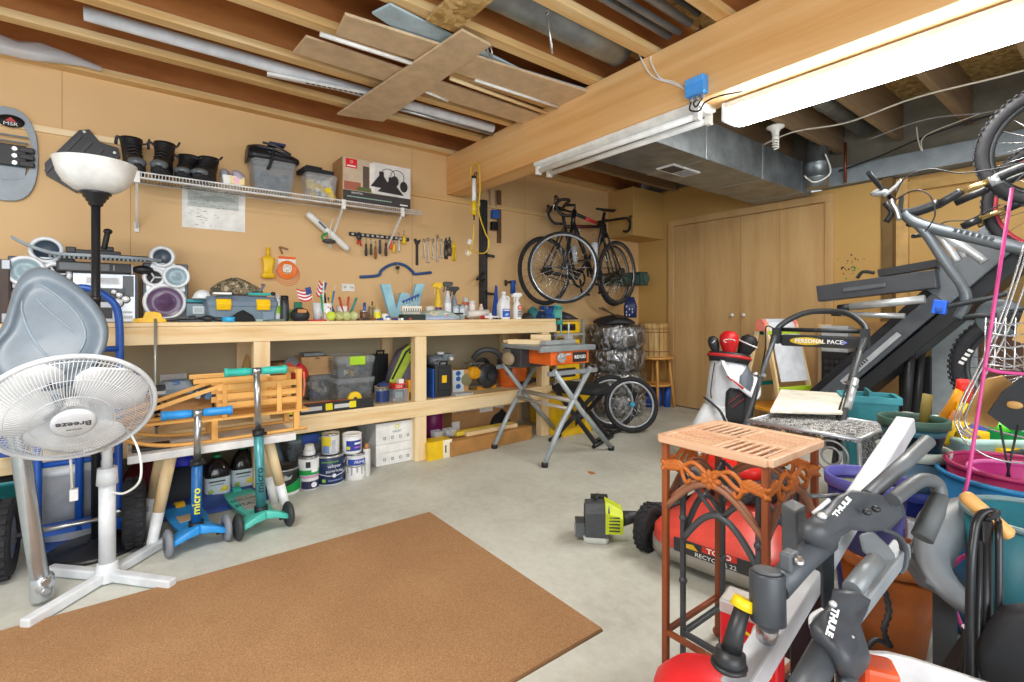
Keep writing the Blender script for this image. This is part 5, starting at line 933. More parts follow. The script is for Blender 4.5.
def blueprint(b, w, d, h):
    b.bx((-w / 2, -.001, 0), (w * .2, 0, h), 'c_cfdbe2_50')
    for z in (.25, .6, .85): b.prism([(w * (-.15 + .16 * math.cos(a)), h * (z + .12 * math.sin(a))) for a in [k * PI / 4 for k in range(8)]], 0, .0006, 'c_2a62a8_50', FT(0, -.0012, 0))
sbox('product_carton', 'small carton printed with blue rosettes beside the yellow-latched case', 'box', 452.5, 468.5, 370, 391.5, ZL, .14, 'c_c99a62_60', blueprint)
bx_thing('white_tray', 'pale grey flat tray under the rosette carton edge', 'tray', (-3.22, X(462, -3.22), ZL), (.16, .08, .012), 'c_b8bcc0_40')
t = thing('circular_saw', 'black and yellow circular saw on shelf before the vacuum hose', 'saw', (-3.36, X(482, -3.36), ZL), L90)
b = B('c_34363a_40'); b.lathe([(.1, 0), (.105, .02), (.09, .04), (.03, .05), (.001, .05)], None, 28, frame((.03, -.02, .11), (1, 0, 0), (0, 0, 1))); b.cyl((.03, -.07, .11), (.03, -.1, .11), .035); b.cyl((.03, -.1, .11), (.03, -.105, .11), .02, 'dark_grey'); b.obj('blade_guard', t)
b = B('c_e5a018_40'); b.lathe([(.045, 0), (.055, .08), (.04, .12)], None, 20, frame((-.09, .06, .14), (1, 0, 0), (0, 0, 1))); b.tube(spline([(-.1, .0, .16), (-.06, -.02, .22), (.02, .0, .24), (.08, .02, .2)], 4), .018, 'c_2a2b2e_50'); b.bx((-.06, -.02, .0), (.13, .05, .035)); b.obj('motor_handle', t)
b = B('steel'); b.bx((-.16, -.06, .215), (-.02, .03, .225)); b.obj('depth_plate', t); b = B('steel'); b.bx((-.14, -.05, .03), (.14, .1, .036)); b.obj('base_plate', t); b = B('c_8a8560_50'); b.cyl((-.16, -.02, .09), (-.16, .06, .09), .05); b.obj('dust_port', t)
# shop vacuum
t = thing('shop_vacuum', 'orange shop vacuum with black lid and hose on lower shelf', 'vacuum', (-3.36, X(512, -3.36), ZL), L90)
b = B('c_df6a26_40'); b.lathe([(.115, 0), (.125, .02), (.13, .16), (.125, .17)], None, 26); b.obj('tank', t); b = B('c_2a2b2d_45'); b.lathe([(.13, .17), (.135, .19), (.12, .25), (.08, .3), (.001, .31)], None, 26, None, True, False); b.obj('lid', t); b.M = Matrix()
b = B('c_3a3c3f_50'); hp = [(-.10, -.09, .12), (-.13, -.12, .16), (-.19, -.12, .24), (-.25, -.1, .31), (-.32, -.06, .325), (-.37, -.02, .3), (-.385, .02, .25)]; sp = spline(hp, 9); b.tube(sp, .022, None, 10, False, [.024 if i % 2 else .0205 for i in range(len(sp))]); b.obj('hose', t)
b = B('black'); b.tube([(-.02, -.13, .03), (.1, -.14, .04), (.16, -.12, .05)], .016); b.obj('floor_wand', t)
# floor, right bay
scan('magenta_bucket', 'dark magenta bucket on floor beside middle bench post', 'bucket', 427, 452, 411, 440, 0, 'c_8e1c66_40', lid=None)
l, w, h = sb(452, 517, 410, 441, .0); l = (-3.42, (X(452, -3.42) + X(517, -3.42)) / 2, .0); w = X(517, -3.42) - X(452, -3.42); t = thing('long_carton', 'long brown carton with torn white labels under the lower shelf', 'box', l, L90); b = B('carton'); b.bx((-w / 2, 0, .0), (w / 2, .25, .26)); b.bx((-w / 2, -.001, .245), (w / 2, 0, .262), 'c_e0d8c8_60'); b.obj('carton_body', t, bevel=.003)
b = B('c_eceae4_60'); b.box((.0, -.002, .24), (.13, .003, .05)); b.box((.14, -.003, .27), (.09, .003, .07), None, (0, 8, 0)); b.bx((-w / 2 - .002, -.003, .1), (-w / 2 + .07, 0, .17)); b.obj('label', t)
for k, (u, lb) in enumerate(((437, 'clear plastic tub on yellow box beside bench post'), (449, 'clear plastic tub on yellow box before the long carton'))):
    b = B('clear_bin'); b.loft([rring(.07, .07, .012, 0), rring(.085, .085, .014, .05), rring(.079, .079, .013, .05), rring(.066, .066, .012, .004)], None, False); b.solo('clear_tub', lb, 'tub', (-3.27, X(u, -3.27), .112), L90)
sbox('yellow_toolbox', 'yellow level case with white end on floor beside magenta bucket', 'case', 428, 452, 441, 459, 0, .12, 'c_ecc21a_40', lambda b, w, d, h: (b.bx((w * .12, -.002, 0), (w * .5, 0, h), 'c_eee6cc_50'), b.bx((w * .2, -.003, h * .3), (w * .26, 0, h * .7), 'c_4a3a2a_50')))
p, q = gz(448, 459, .0), gz(521, 441, .0); b = B('c_b07f46_55'); p, q = Vector((-3.13, X(448, -3.13), .055)), Vector((-3.17, 2.62, .055)); b.beam((0, 0, 0), q - p, .075, .108); b.solo('timber_offcut', 'brown timber offcut lying on floor below the long carton', 'timber', p, 0, None, .004)
p, q = Vector((-3.24, X(455, -3.24), .125)), Vector((-3.24, 2.5, .125)); b = B('c_f0d046_45'); b.beam((0, 0, 0), q - p, .06, .03); b.solo('yellow_plank', 'yellow plank lying behind the brown timber offcut', 'plank', p, 0, None, .003)
p, q = Vector((-3.18, 2.0, .125)), Vector((-3.19, 2.5, .125)); b = B('pine_y'); b.beam((0, 0, 0), q - p, .04, .03); b.solo('pine_stick', 'short pale stick lying on top of brown timber offcut', 'stick', p, 0, None, .003)
heap('black_bag', 'black bag with pale papers behind the saw leg on floor', 'bag', (-3.45, 2.5, 0), .25, .25, .22, 'c_1b1c1e_70', 49)
# white cartons
xw = -3.2; w = X(417, xw) - X(376, xw); yc = (X(417, xw) + X(376, xw)) / 2
for k in range(2):
    t = thing('white_carton', ['white carton on floor beside bench post, lower of two', 'white carton with yellow logo, upper of the two'][k], 'box', (xw, yc, .002 + .146 * k), L90, 'white cartons under the bench'); b = B('c_e9e9e6_50'); b.bx((-w / 2, 0, 0), (w / 2, .32, .144)); b.obj('carton_body', t, bevel=.003)
    b = B('c_4a4c50_60')
    for i in range(4):
        x = -w * .3 + w * .19 * i; b.bx((x - .008, -.0012, .03), (x + .008, 0, .033)); b.bx((x - .008, -.0012, .03), (x - .005, 0, .05)); b.bx((x + .005, -.0012, .03), (x + .008, 0, .05)); b.bx((x - .005, -.0012, .045), (x + .005, 0, .048))
    if k == 0: b.bx((-w * .35, -.0012, .085), (w * .36, 0, .087), 'c_9a9ca0_60')
    b.obj('handling_marks', t)
    if k == 1: b = B('c_d6dc3a_50'); b.torus(.013, .003, None, FT(0, -.001, .112), 16, 5); b.text('KAMO', .022, 'c_6a6c70_60', FT(0, -.0012, .078), .0004); b.obj('logo', t)
# paint tins
def bail(t, r, z):
    b = B('steel'); b.tube([(r * math.cos(a), -r * .35 + r * .5 * -abs(math.sin(a)) * .3, z - .9 * r * abs(math.sin(a)) * .9) for a in [PI * k / 12 for k in range(13)]], .0025, None, 5); b.obj('bail_handle', t)
def swoosh(t, r, z0, zf, mat):
    b = B(mat); rr = r + .0014; vs = []
    for i in range(15):
        a = math.radians(-165 + 150 * i / 14); vs += [(rr * math.cos(a), rr * math.sin(a), z0), (rr * math.cos(a), rr * math.sin(a), zf(i / 14))]
    b.add(vs, [(2 * i, 2 * i + 2, 2 * i + 3, 2 * i + 1) for i in range(14)], None, True); b.obj('label_swoosh', t)
l, w, h = sb(270, 303.5, 472, 509, 0); r = w / 2; t = can('paint_tin', 'black and green paint tin on floor behind stool leg', 'tin', (l[0] - r, l[1], 0), r, h, 'c_1f2422_35', 'steel'); swoosh(t, r, .008, lambda e: h * (.28 + .36 * e * e + .06 * e), 'c_10a04a_40'); swoosh(t, r + .0003, h * .0, lambda e: .014, 'white'); b = B('c_b8c0bc_50'); b.prism([(-.02, 0), (.02, .008), (.028, .03), (.008, .02), (-.012, .034), (-.022, .014)], 0, .001, None, FT(.0, -r - .0025, h * .62)); b.obj('bird_mark', t); bail(t, r * 1.02, h * .93)
l, w, h = sb(302.5, 321, 478, 500.5, 0); t = can('white_pot', 'white pot with pink rim and navy label on floor', 'pot', (l[0] - w / 2, l[1], 0), w / 2, h, 'c_e6e4e8_40', 'c_e8a6cc_40', ('c_2b3052_40', .12, .75, )); b = B('c_e6e6ee_40'); b.cyl((.012, -w / 2 - .002, h * .45), (.012, -w / 2 - .003, h * .45), .016); b.obj('emblem', t); hp = h + .014
r2 = w / 2 * 1.12; t = can('paint_tin', 'white and green paint tin stacked on the pink-rimmed pot', 'tin', (l[0] - w / 2, l[1] - .004, hp), r2, .10, 'c_e8ebe8_40', 'steel'); swoosh(t, r2, .006, lambda e: .035 + .0 * e, 'c_169a48_40'); lab(B(), 1, 0, 1, 'white'); b = B('c_2a2c2c_40'); lab(b, r2, .05, .085, None, -30, -5); lab(b, r2 + .0006, .02, .09, 'c_f2f2f0_40', 0, 45); b.obj('label', t)
can('glue_jug', 'white screw-top jug standing on the white and green tin', 'jug', (l[0] - w / 2, l[1], hp + .113), .034, .025, 'c_eceeee_35', None, neck=('white', .026, .035))
l, w, h = sb(320, 348, 458, 492, 0); r = w / 2; hv = h; t = can('paint_tin', 'large navy blue paint tin with lettered label on floor', 'tin', (l[0] - r, l[1], 0), r, h, 'c_1f2f58_35', 'c_c9cbcc_30_80', None, txt=[('valspar', h * .17, .72, 'c_e6e9f2_40'), ('SIGNATURE', h * .115, .53, 'c_e6e9f2_40')]); b = B('c_b9bcc2_35'); lab(b, r, .002, h * .07, None, -85, 85); lab(b, r + .0005, h * .84, h * .88, 'c_5a9e3c_40', -50, 20); lab(b, r + .0005, h * .14, h * .26, 'c_8cc04a_40', -48, -34); lab(b, r + .0005, h * .17, h * .22, 'c_6f7fae_40', -24, 40); b.cyl((0, -r - .001, h * .37), (0, -r - .003, h * .37), h * .07, 'c_e6e9f2_40'); b.obj('label', t); swoosh_b = B('c_d6dae4_40'); swoosh_b.tube([((r + .002) * math.cos(a), (r + .002) * math.sin(a), h * (.36 + .1 * abs(math.cos(a)) ** 2)) for a in [math.radians(-170 + 8 * k) for k in range(20)]], .0025, None, 5); swoosh_b.obj('label_line', t); bail(t, r * 1.02, h * .9)
t = can('paint_tin', 'small tin with yellow and white label on top of navy tin', 'tin', (l[0] - r, l[1] + .004, hv + .012), .052, .115, 'c_e4e4e0_40', 'steel'); b = B('c_e6d332_40'); lab(b, .052, .05, .11, None, -85, -15); lab(b, .0526, .01, .055, 'c_7a94c4_40', -70, -25); lab(b, .0526, .01, .09, 'c_b8bcc8_40', -10, 15); b.obj('label', t)
l, w, h = sb(346, 365, 455, 487, 0); l = (-3.02, l[1], 0); t = can('paint_tin', 'white paint tin with blue letters behind drip-marked small tin', 'tin', (-3.10, X(356, -3.1), 0), .062, .15, 'c_dfe0e2_40', 'steel', ('c_3a55b8_40', .62, .85), txt=[('PRIME', .026, .73, 'white')])
t = can('spackle_tub', 'white tub with blue and purple label on top of white tin', 'tub', (-3.10, X(352, -3.1), .163), .058, .11, 'c_eff0f0_40', 'white', None); b = B('c_2a3f9a_40'); lab(b, .058, .02, .085, None, -55, 45); lab(b, .0588, .06, .072, 'c_e6e8f4_40', -5, 40); lab(b, .0588, .036, .046, 'c_a86ac0_40', -5, 40); lab(b, .0588, .03, .05, 'c_d8d23a_40', -52, -30); b.obj('label', t)
l, w, h = sb(349, 369, 467, 488.5, 0); r = w / 2; t = can('paint_tin', 'small white paint tin with grey drips, frontmost by cartons', 'tin', (l[0] - r, l[1], 0), r, h, 'c_e4e4e2_40', 'c_b4b8ba_35_60'); b = B('c_a4a6a8_50'); 
for a0, zz2 in ((-70, .55), (-45, .4), (-15, .6), (12, .45), (35, .55)): lab(b, r, h * zz2, h * .98, None, a0, a0 + 9, 3)
b.obj('paint_drips', t)
scan('caulk_tube', 'tall white caulk tube standing before the white cartons', 'tube', 364.5, 371.5, 449, 477, 0, 'c_d8dad8_40', neck=('c_b0764a_40', .012, .03))
sbin('clear bin with teal lid on floor behind the paint tins', 289, 330, 434, 480, 0, .3, 'clear_grey', 'c_3d6a70_40', .03, 'c_2a4a9a_40', stuffing(9, ['c_8a8f94_50', 'c_6a7076_50'], 14)); bin_thing('storage_bin', 'clear bin with green lid beside the white cartons', (-3.56, X(366, -3.56), 0), .2, .2, .24, 'clear_grey', 'c_6a9a86_40', .03)
heap('plastic_bag', 'grey-blue plastic bag slumped on floor behind stool leg', 'bag', (-3.35, X(266, -3.35), 0), .2, .2, .3, 'c_7f92a0_35', 51)
# juice bottles
for k, (u0, u1, vt, vb, lb) in enumerate(((204, 233, 456, 503, 'dark juice bottle with green cap beside blue scooter post'), (231, 258, 447, 495, 'dark juice bottle with green cap beside teal scooter post'))):
    l, w, h = sb(u0, u1, vt, vb, 0); r = w * .47; t = thing('juice_bottle', lb, 'bottle', (l[0] - r, l[1], 0), L90, 'juice bottles under the bench'); b = B('c_1d1a1a_15'); b.loft([rring(1.9 * r * k2, 1.8 * r * k2, .035, h * z) for k2, z in ((.9, 0), (1, .04), (1, .55), (.97, .62), (.8, .76), (.45, .88), (.26, .92))]); b.obj('bottle', t)
    b = B('c_cfdce0_45'); b.loft([rring(1.9 * r * 1.012, 1.8 * r * 1.012, .036, h * .17), rring(1.9 * r * 1.012, 1.8 * r * 1.012, .036, h * .53)], None, True, False); b.bx((-r * .7, -.92 * r - .001, h * .44), (r * .5, -.91 * r, h * .47), 'c_3a4046_50'); b.bx((-r * .6, -.92 * r - .001, h * .38), (r * .4, -.91 * r, h * .40), 'c_7a868c_50')
    b.ell((r * .45, -.91 * r, h * .29), (r * .24, .003, r * .22), 'c_e8d82a_40', 12, 6); b.ell((-r * .55, -.91 * r, h * .25), (r * .2, .003, r * .2), 'c_9ab84a_40', 12, 6); b.ell((r * .15, -.91 * r, h * .25), (r * .12, .0035, r * .12), 'c_e6e05a_40', 10, 6); b.obj('label', t)
    b = B('c_1f7a42_40'); b.cyl((0, 0, h * .915), (0, 0, h * .985), r * .34, None, r * .32); b.obj('cap', t)
# floor clutter under left bay
heap('blue_tarp', 'crumpled blue tarp spread on the floor under juice bottles', 'tarp', (-3.18, X(215, -3.18), 0), .95, .35, .05, 'c_3556a8_50', 52, amp=.3); heap('red_duffel', 'dark red bag under the bench behind hand truck wheel', 'bag', (-3.5, X(158, -3.5), 0), .35, .3, .27, 'c_7d1f28_70', 53, amp=.12); heap('blue_ball', 'bright blue bag on top of the dark clutter under bench', 'bag', (-3.3, X(182, -3.3), .2), .14, .14, .1, 'c_2c35c8_50', 54, amp=.08); heap('dark_duffel', 'dark grey bag under the bench behind the blue scooter', 'bag', (-3.32, X(186, -3.32), 0), .42, .28, .2, 'c_2c3038_70', 55, amp=.15)
bin_thing('storage_bin', 'turquoise bin with dark lid on floor behind silver tube', (-3.35, X(12, -3.35), 0), .42, .35, .28, 'c_23858a_40', 'c_14181c_40', .03)
sbox('blue_carton', 'blue patterned box on shelf behind the seat edge', 'box', -5, 16, 440, 462, ZL - .0, .2, 'c_24489a_50')
# ---------------------------------------------------------------- left foreground
# floor lamp
lp = Vector((-2.86, -.137, 0)); t = thing('floor_lamp', 'black torchiere floor lamp with white glass bowl behind the fan', 'lamp', lp)
b = B('satin_black'); b.lathe([(.17, 0), (.17, .012), (.15, .022), (.03, .035), (.02, .05)], None, 32); b.obj('base', t)
b = B('satin_black'); b.cyl((0, 0, .03), (0, 0, 1.54), .0165); b.cyl((0, 0, .62), (0, 0, .645), .021); b.cyl((0, 0, 1.1), (0, 0, 1.125), .021); b.obj('pole', t)
b = B('satin_black'); b.lathe([(.02, 1.525), (.026, 1.53), (.028, 1.543), (.035, 1.546), (.037, 1.558), (.045, 1.562), (.047, 1.574), (.056, 1.578), (.057, 1.586), (.03, 1.59)], None, 28); b.obj('collar', t)
b = B('c_e2e2df_30'); b.lathe([(.045, 1.585), (.08, 1.596), (.112, 1.622), (.133, 1.66), (.146, 1.712), (.149, 1.718), (.142, 1.718), (.128, 1.664), (.108, 1.63), (.08, 1.606), (.001, 1.596)], None, 40, None, True, False); b.obj('lamp_shade', t)
# fan
fc = Vector((-2.49, -.085, 0)); t = thing('pedestal_fan', 'white pedestal fan on cross base with drooping round grille', 'fan', fc)
b = B('c_d6dade_35')
for dx, dy in ((.225, -.205), (.225, .20), (-.225, .195), (-.2, -.185)): b.beam((0, 0, .024), (dx, dy, .02), .038, .036)
b.cyl((0, 0, 0.003), (0, 0, .075), .045, None, .034); b.obj('cross_base', t, bevel=.006)
b = B('c_d6dade_35'); b.cyl((0, 0, .06), (0, 0, .40), .027); b.cyl((0, 0, .38), (0, 0, .445), .035, None, .031); b.cyl((0, 0, .44), (0, 0, .72), .017); b.obj('pole', t)
hc = Vector((.205, -.085, .715)) ; el = math.radians(-34); az = math.atan2(.10, .95)
nn = Vector((math.cos(el) * math.cos(az), math.cos(el) * math.sin(az), math.sin(el))); xx = Vector((0, 0, 1)).cross(nn).normalized(); yy = nn.cross(xx)
FM = Matrix(((xx.x, yy.x, nn.x, hc.x), (xx.y, yy.y, nn.y, hc.y), (xx.z, yy.z, nn.z, hc.z), (0, 0, 0, 1)))
R0 = .232
def grille(name, sgn, dep):
    b = B('c_d6dade_35', FM); 
    for i in range(120):
        a = 2 * PI * i / 120; c, s = math.cos(a), math.sin(a); tw = .16
        pts = []
        for k in range(6):
            e = k / 5; r = .055 + (R0 - .055) * e; an = a + tw * (1 - e) * sgn; pts.append((r * math.cos(an), r * math.sin(an), sgn * dep * (1 - e ** 3.2)))
        b.tube(pts, .0013, None, 4)
    for r in (.11, .17, .22): b.torus(r, .0014, None, TR((0, 0, sgn * dep * (1 - ((r - .055) / (R0 - .055)) ** 3.2))), 60, 4)
    o = b.obj(name, t); return o
g = grille('front_grille', 1, .065); grille('rear_grille', -1, .07)
b = B('c_d6dade_35', FM); b.lathe([(.06, .062), (.06, .072), (.05, .079), (.001, .081)], None, 32, None, True, False); o = b.obj('badge', t)
b = B('c_4a4f55_40', FM); b.text('Breeze', .03, None, frame((0, .006, .0815), (-1, 0, 0), (0, -1, 0)), .0004, 1.1, True, .0006); b.text('aeromatic', .010, None, frame((0, -.02, .0812), (-1, 0, 0), (0, -1, 0)), .0003); b.obj('badge_lettering', t)
b = B('c_d6dade_35', FM); b.torus(R0, .009, None, None, 64, 8); b.obj('grille_rim', t)
b = B('c_f0f2f4_30', FM)
for k in range(3):
    a0 = math.radians(35 + 120 * k); rg = []
    for e in range(9):
        r = .04 + .185 * e / 8; hw = math.radians(18 + 38 * math.sin(PI * min(1, (e / 8) * .86 + .07)) ** .7) * (1 if e < 8 else .6)
        rg.append([(r * math.cos(a0 + hw * q), r * math.sin(a0 + hw * q), .022 * q - .006 + dz) for q, dz in ((-1, 0), (-.5, 0), (0, 0), (.5, 0), (1, 0), (1, .002), (.5, .002), (0, .002), (-.5, .002), (-1, .002))])
    b.loft(rg)
b.cyl((0, 0, -.03), (0, 0, .03), .042); b.obj('blades', t)
b = B('c_d6dade_35', FM); b.lathe([(.02, -.21), (.055, -.2), (.07, -.16), (.07, -.09), (.055, -.06)], None, 24); b.obj('motor_housing', t)
b = B('c_d6dade_35'); a = FM @ Vector((0, 0, -.15)); b.tube([a, (a + Vector((0, 0, .70))) / 2 * .5 + Vector((0, 0, .36)), (0, 0, .70)], .022); b.obj('neck_joint', t)
b = B('white'); pp = lambda u, v, d: at(u, v, d) - fc
b.tube(spline([pp(106, 448, 1.93), pp(125, 430, 1.9), pp(139, 452, 1.86), pp(140, 480, 1.85), pp(125, 493, 1.88), pp(112, 492, 1.92)], 6), .0045, None, 6); b.tube([pp(70, 446, 1.84), pp(72, 488, 1.86)], .0045); b.bx(pp(74, 500, 1.86) - Vector((.012, .012, 0)), pp(74, 489, 1.86) + Vector((.012, .012, 0))); b.obj('power_cord', t)
# hand truck: blue tube frame
ht = thing('hand_truck', 'blue tubular hand truck with black tyres standing behind the fan', 'hand truck', (-2.95, -.19, 0), 0)
def hl(x, y, z): return Vector((x + 2.95, y + .19, z))
b = B('c_1f56b0_35'); yl, yr = -.45, -.02
bx0, bx1 = -2.93, -3.09
ya, yb_ = -.335, -.06
def raill(y0_): return [hl(-2.92, y0_, .06), hl(-2.94, y0_, .5), hl(-3.0, y0_, .95)]
b.tube(spline([hl(-2.92, ya, .05), hl(-2.97, ya, .6), hl(-3.03, ya, 1.02), hl(-3.05, ya + .05, 1.13), hl(-3.06, (ya + yb_) / 2, 1.17), hl(-3.05, yb_ - .05, 1.13), hl(-3.03, yb_, 1.02), hl(-2.97, yb_, .6), hl(-2.92, yb_, .05)], 7), .0165)
for z in (.38, .5, .88): b.tube([hl(-2.93 - .08 * z, ya, z), hl(-2.93 - .08 * z, yb_, z)], .013)
b.tube([hl(-2.92, (ya + yb_) / 2, .08), hl(-2.99, (ya + yb_) / 2, .88)], .015)
b.bx(hl(-2.93, ya - .02, .08), hl(-2.91, yb_ + .02, .13)); b.obj('frame', ht)
b = B('c_1f56b0_35'); b.bx(hl(-3.3, ya, .008), hl(-2.93, yb_, .016)); b.obj('toe_plate', ht)
b = B('steel'); b.cyl(hl(-2.79, ya - .11, .15), hl(-2.80, yb_ + .11, .15), .01); b.tube([hl(-2.93, ya, .13), hl(-2.83, ya, .15)], .012); b.tube([hl(-2.93, yb_, .13), hl(-2.83, yb_, .15)], .012); b.obj('axle', ht)
def tyre(name, par, c, ax, R, wd, label=None, tread=24, rim='c_9aa0a6_35_60', kn=1.0):
    a = Vector(ax).normalized(); u = Vector((0, 0, 1)) if abs(a.z) < .9 else Vector((1, 0, 0)); x = u.cross(a).normalized(); Mx = frame(c, x, a.cross(x)); b = B('rubber'); h = wd / 2
    b.lathe([(R * .55, -h * .8), (R * .75, -h), (R * .93, -h * .9), (R, -h * .5), (R, h * .5), (R * .93, h * .9), (R * .75, h), (R * .55, h * .8)], None, 32, Mx, True, False)
    for i in range(tread):
        aa = 2 * PI * i / tread
        for sx in (-1, 1): b.box((R * 1.0 * math.cos(aa + sx * .06), R * 1.0 * math.sin(aa + sx * .06), sx * h * .42), (.012 * kn, R * .13, h * .6), None, (0, 0, math.degrees(aa)), 1, Mx)
    o = b.obj(name, par); q = B(rim); q.lathe([(R * .56, -h * .75), (R * .5, -h * .4), (R * .2, -h * .5), (R * .16, -h), (R * .16, h), (R * .2, h * .5), (R * .5, h * .4), (R * .56, h * .75)], None, 24, Mx, True, True); q.obj('rim', o if par is not None else None); return o
tyre('tyre', ht, hl(-2.78, ya - .085, .15), (0, 1, 0), .15, .085); tyre('tyre', ht, hl(-2.80, yb_ + .058, .15), (0, 1, 0), .15, .085)
t = thing('white_bucket', 'white bucket standing on floor behind the blue hand truck frame', 'bucket', (-3.13, -.23, .018)); b = B('c_e6e9f0_40'); b.lathe([(.135, 0), (.15, .3), (.156, .3), (.158, .33), (.15, .335)], None, 28); b.obj('body', t); b = B('white'); b.lathe([(.16, .325), (.162, .35), (.15, .352), (.001, .348)], None, 28, None, True, False); b.obj('lid', t); b = B('steel'); b.tube(arc((0, .3), .165, 200, 340, 14, 'xz', 0), .003); b.obj('bail_handle', t)
# grey moulded seat on aluminium tube
t = thing('rowing_seat', 'grey moulded plastic seat on slanted aluminium tube beside the fan', 'seat', gz(42, 604, 0))
o0 = t.location.copy(); ft = at(42, 596, 1.77) - o0; tp = at(14, 408, 1.70) - o0
b = B('c_b8bfc6_22_85'); b.tube(spline([ft + Vector((0, 0, .02)), ft.lerp(tp, .35), ft.lerp(tp, .7), tp, tp + Vector((-.01, .0, .12))], 6), .027, None, 16); b.obj('tube', t)
b = B('c_c9ced2_25_80'); b.lathe([(.03, 0), (.034, .01), (.034, .08), (.028, .09)], None, 18, frame(ft + Vector((0, 0, -.012)), (1, 0, 0), (0, 1, 0))); 
for z in (.03, .065): b.cyl(ft + Vector((.036, .012, z)), ft + Vector((.048, .016, z)), .014, 'steel')
b.obj('foot_cap', t, bevel=.003)
def S(u, v, d): return at(u, v, d) - o0
# back shell: closed outline traced over a curved thick shell
sc_ = S(45, 335, 1.72)
nrm = Vector((.80, -.15, .42)).normalized(); sx_ = Vector((0, 0, 1)).cross(nrm).normalized(); sy_ = nrm.cross(sx_)
SM = Matrix(((sx_.x, sy_.x, nrm.x, 0), (sx_.y, sy_.y, nrm.y, 0), (sx_.z, sy_.z, nrm.z, 0), (0, 0, 0, 1)))
def onpl(u, v, dep=0):
    # sight line met with the seat-back plane
    a = ray(u); dr = Vector((a[0], a[1], -(v - HY) / F)); o_ = Vector((0, 0, H)); c0 = o0 + sc_ + nrm * dep
    k = (c0 - o_).dot(nrm) / dr.dot(nrm); return o_ + dr * k - o0
prof = [(2, 330), (8, 306), (14, 284), (26, 269), (40, 265), (58, 271), (80, 285), (98, 304), (109, 322), (110, 337), (105, 353), (95, 369), (78, 384), (50, 392), (20, 396), (-12, 396), (-26, 372), (-18, 346)]
cen = (45, 338); b = B('c_6c7883_38'); rings = []
for s, dep in ((.0, .018), (.5, .014), (.72, .012), (.80, .03), (.95, .032), (1.0, .012), (.99, -.012), (.9, -.022), (.5, -.022), (.0, -.02)):
    rings.append([tuple(onpl(cen[0] + (u - cen[0]) * max(s, .02), cen[1] + (v - cen[1]) * max(s, .02), dep)) for u, v in prof])
b.loft(rings); o = b.obj('seat_back', t, sub=2)
b = B('c_8b97a2_38')
b.tube([onpl(u, v, .0165) for u, v in ((19, 308), (24, 290), (34, 282), (48, 288), (68, 304), (84, 322), (87, 338), (80, 354), (64, 364), (46, 358), (30, 336))], .004, None, 6, True); b.tube([onpl(u, v, .0165) for u, v in ((34, 296), (44, 308), (62, 322), (76, 334))], .003, None, 6)
b.obj('moulded_groove', t, sub=1)
b = B('c_8d98a2_38'); pf = [(-30, 388), (10, 380), (50, 386), (70, 396), (52, 410), (20, 418), (-30, 416)]
b.loft([[S(u, v, 1.74) for u, v in pf], [S(u, v + 3, 1.64) for u, v in pf], [S(u * .9, v + 16, 1.66) for u, v in pf], [S(u * .9, v + 14, 1.74) for u, v in pf]]); b.cyl(S(50, 347 + 38, 1.62), S(50, 385, 1.60), .008, 'black'); b.obj('seat_pan', t, sub=2)
heap('grey_bag', 'pale blue-grey plastic bag slumped on floor below the grey seat', 'bag', (-2.86, -.53, 0), .16, .2, .42, 'c_8fa2b4_35', 61)
# white stool with dipped legs
def dip(t, p0, p1, r0, r1):
    p0, p1 = Vector(p0), Vector(p1); m_ = p0.lerp(p1, .40); b = B('pine_z'); b.cyl(m_, p1, (r0 + r1) / 2, None, r1, 16); o = b.obj('leg', t); b = B('c_eef0f0_40'); b.cyl(p0, m_, r0, None, (r0 + r1) / 2, 16); b.obj('dipped_foot', o)
sz = .44; st = thing('bench_stool', 'low bench with whitewashed top and white-dipped wooden legs under the sled', 'bench', (-2.80, .33, 0), 0)
b = B('c_d9d9d6_50'); b.bx((-.17, -.355, sz - .035), (.16, .32, sz)); b.obj('top', st, bevel=.004)
for x0, y0_, x1, y1_ in ((.11, -.275, .09, -.20), (.05, .305, .05, .21), (-.14, -.29, -.11, -.22), (-.14, .28, -.11, .21)): dip(st, (x0, y0_, 0), (x1, y1_, sz - .034), .021, .026)
# sled on the stool
sl = thing('wooden_sled', 'slatted wooden toddler sled with back rail resting on low bench', 'sled', (-2.79, .33, sz), L90)
b = B('sled_x')
for y in (-.10, .12):
    b.tube(spline([(.34, y, .014), (.1, y, .012), (-.18, y, .012), (-.32, y, .045), (-.42, y, .11), (-.46, y, .15)], 6), .0115, None, 6)
b.obj('runner', sl)
for y in (-.10, .12):
    for x in (-.06, .29): b = B('sled_z'); b.bx((x - .012, y - .016, .015), (x + .014, y + .016, .125)); b.obj('upright', sl, bevel=.003)
b = B('sled_x')
for i in range(5): b.bx((-.46 if i in (1, 3) else -.12, -.11 + .055 * i, .125), (.35, -.07 + .055 * i, .14))
b.obj('seat_slats', sl, bevel=.002)
b = B('sled_z'); b.prism([(-.50, .09), (-.44, .09), (-.42, .16), (-.48, .17)], -.13, .15, None, frame((0, 0, 0), (1, 0, 0), (0, 0, 1)) @ TR((0, 0, 0))); b.obj('toe_board', sl, bevel=.003)
for y in (-.10, .12):
    b = B('sled_x'); b.beam((-.45, y * .9, .16), (-.02, y, .335), .014, .022); b.obj('side_rail', sl, bevel=.002)
    b = B('sled_x')
    for z in (.19, .245, .30): b.bx((-.05, y - .008, z), (.30, y + .008, z + .036))
    b.bx((-.14, y - .006, .35), (.12, y + .006, .378)); b.obj('side_slats', sl, bevel=.002)
    for q0, q1, q2, q3_, q4 in ((.29, .315, -.012, .012, .40), (.20, .222, -.014, 0, .33), (-.03, -.01, -.014, 0, .335)): b = B('sled_z'); b.bx((q0, y + q2, .14), (q1, y + q3_, q4)); b.obj('post', sl, bevel=.002)
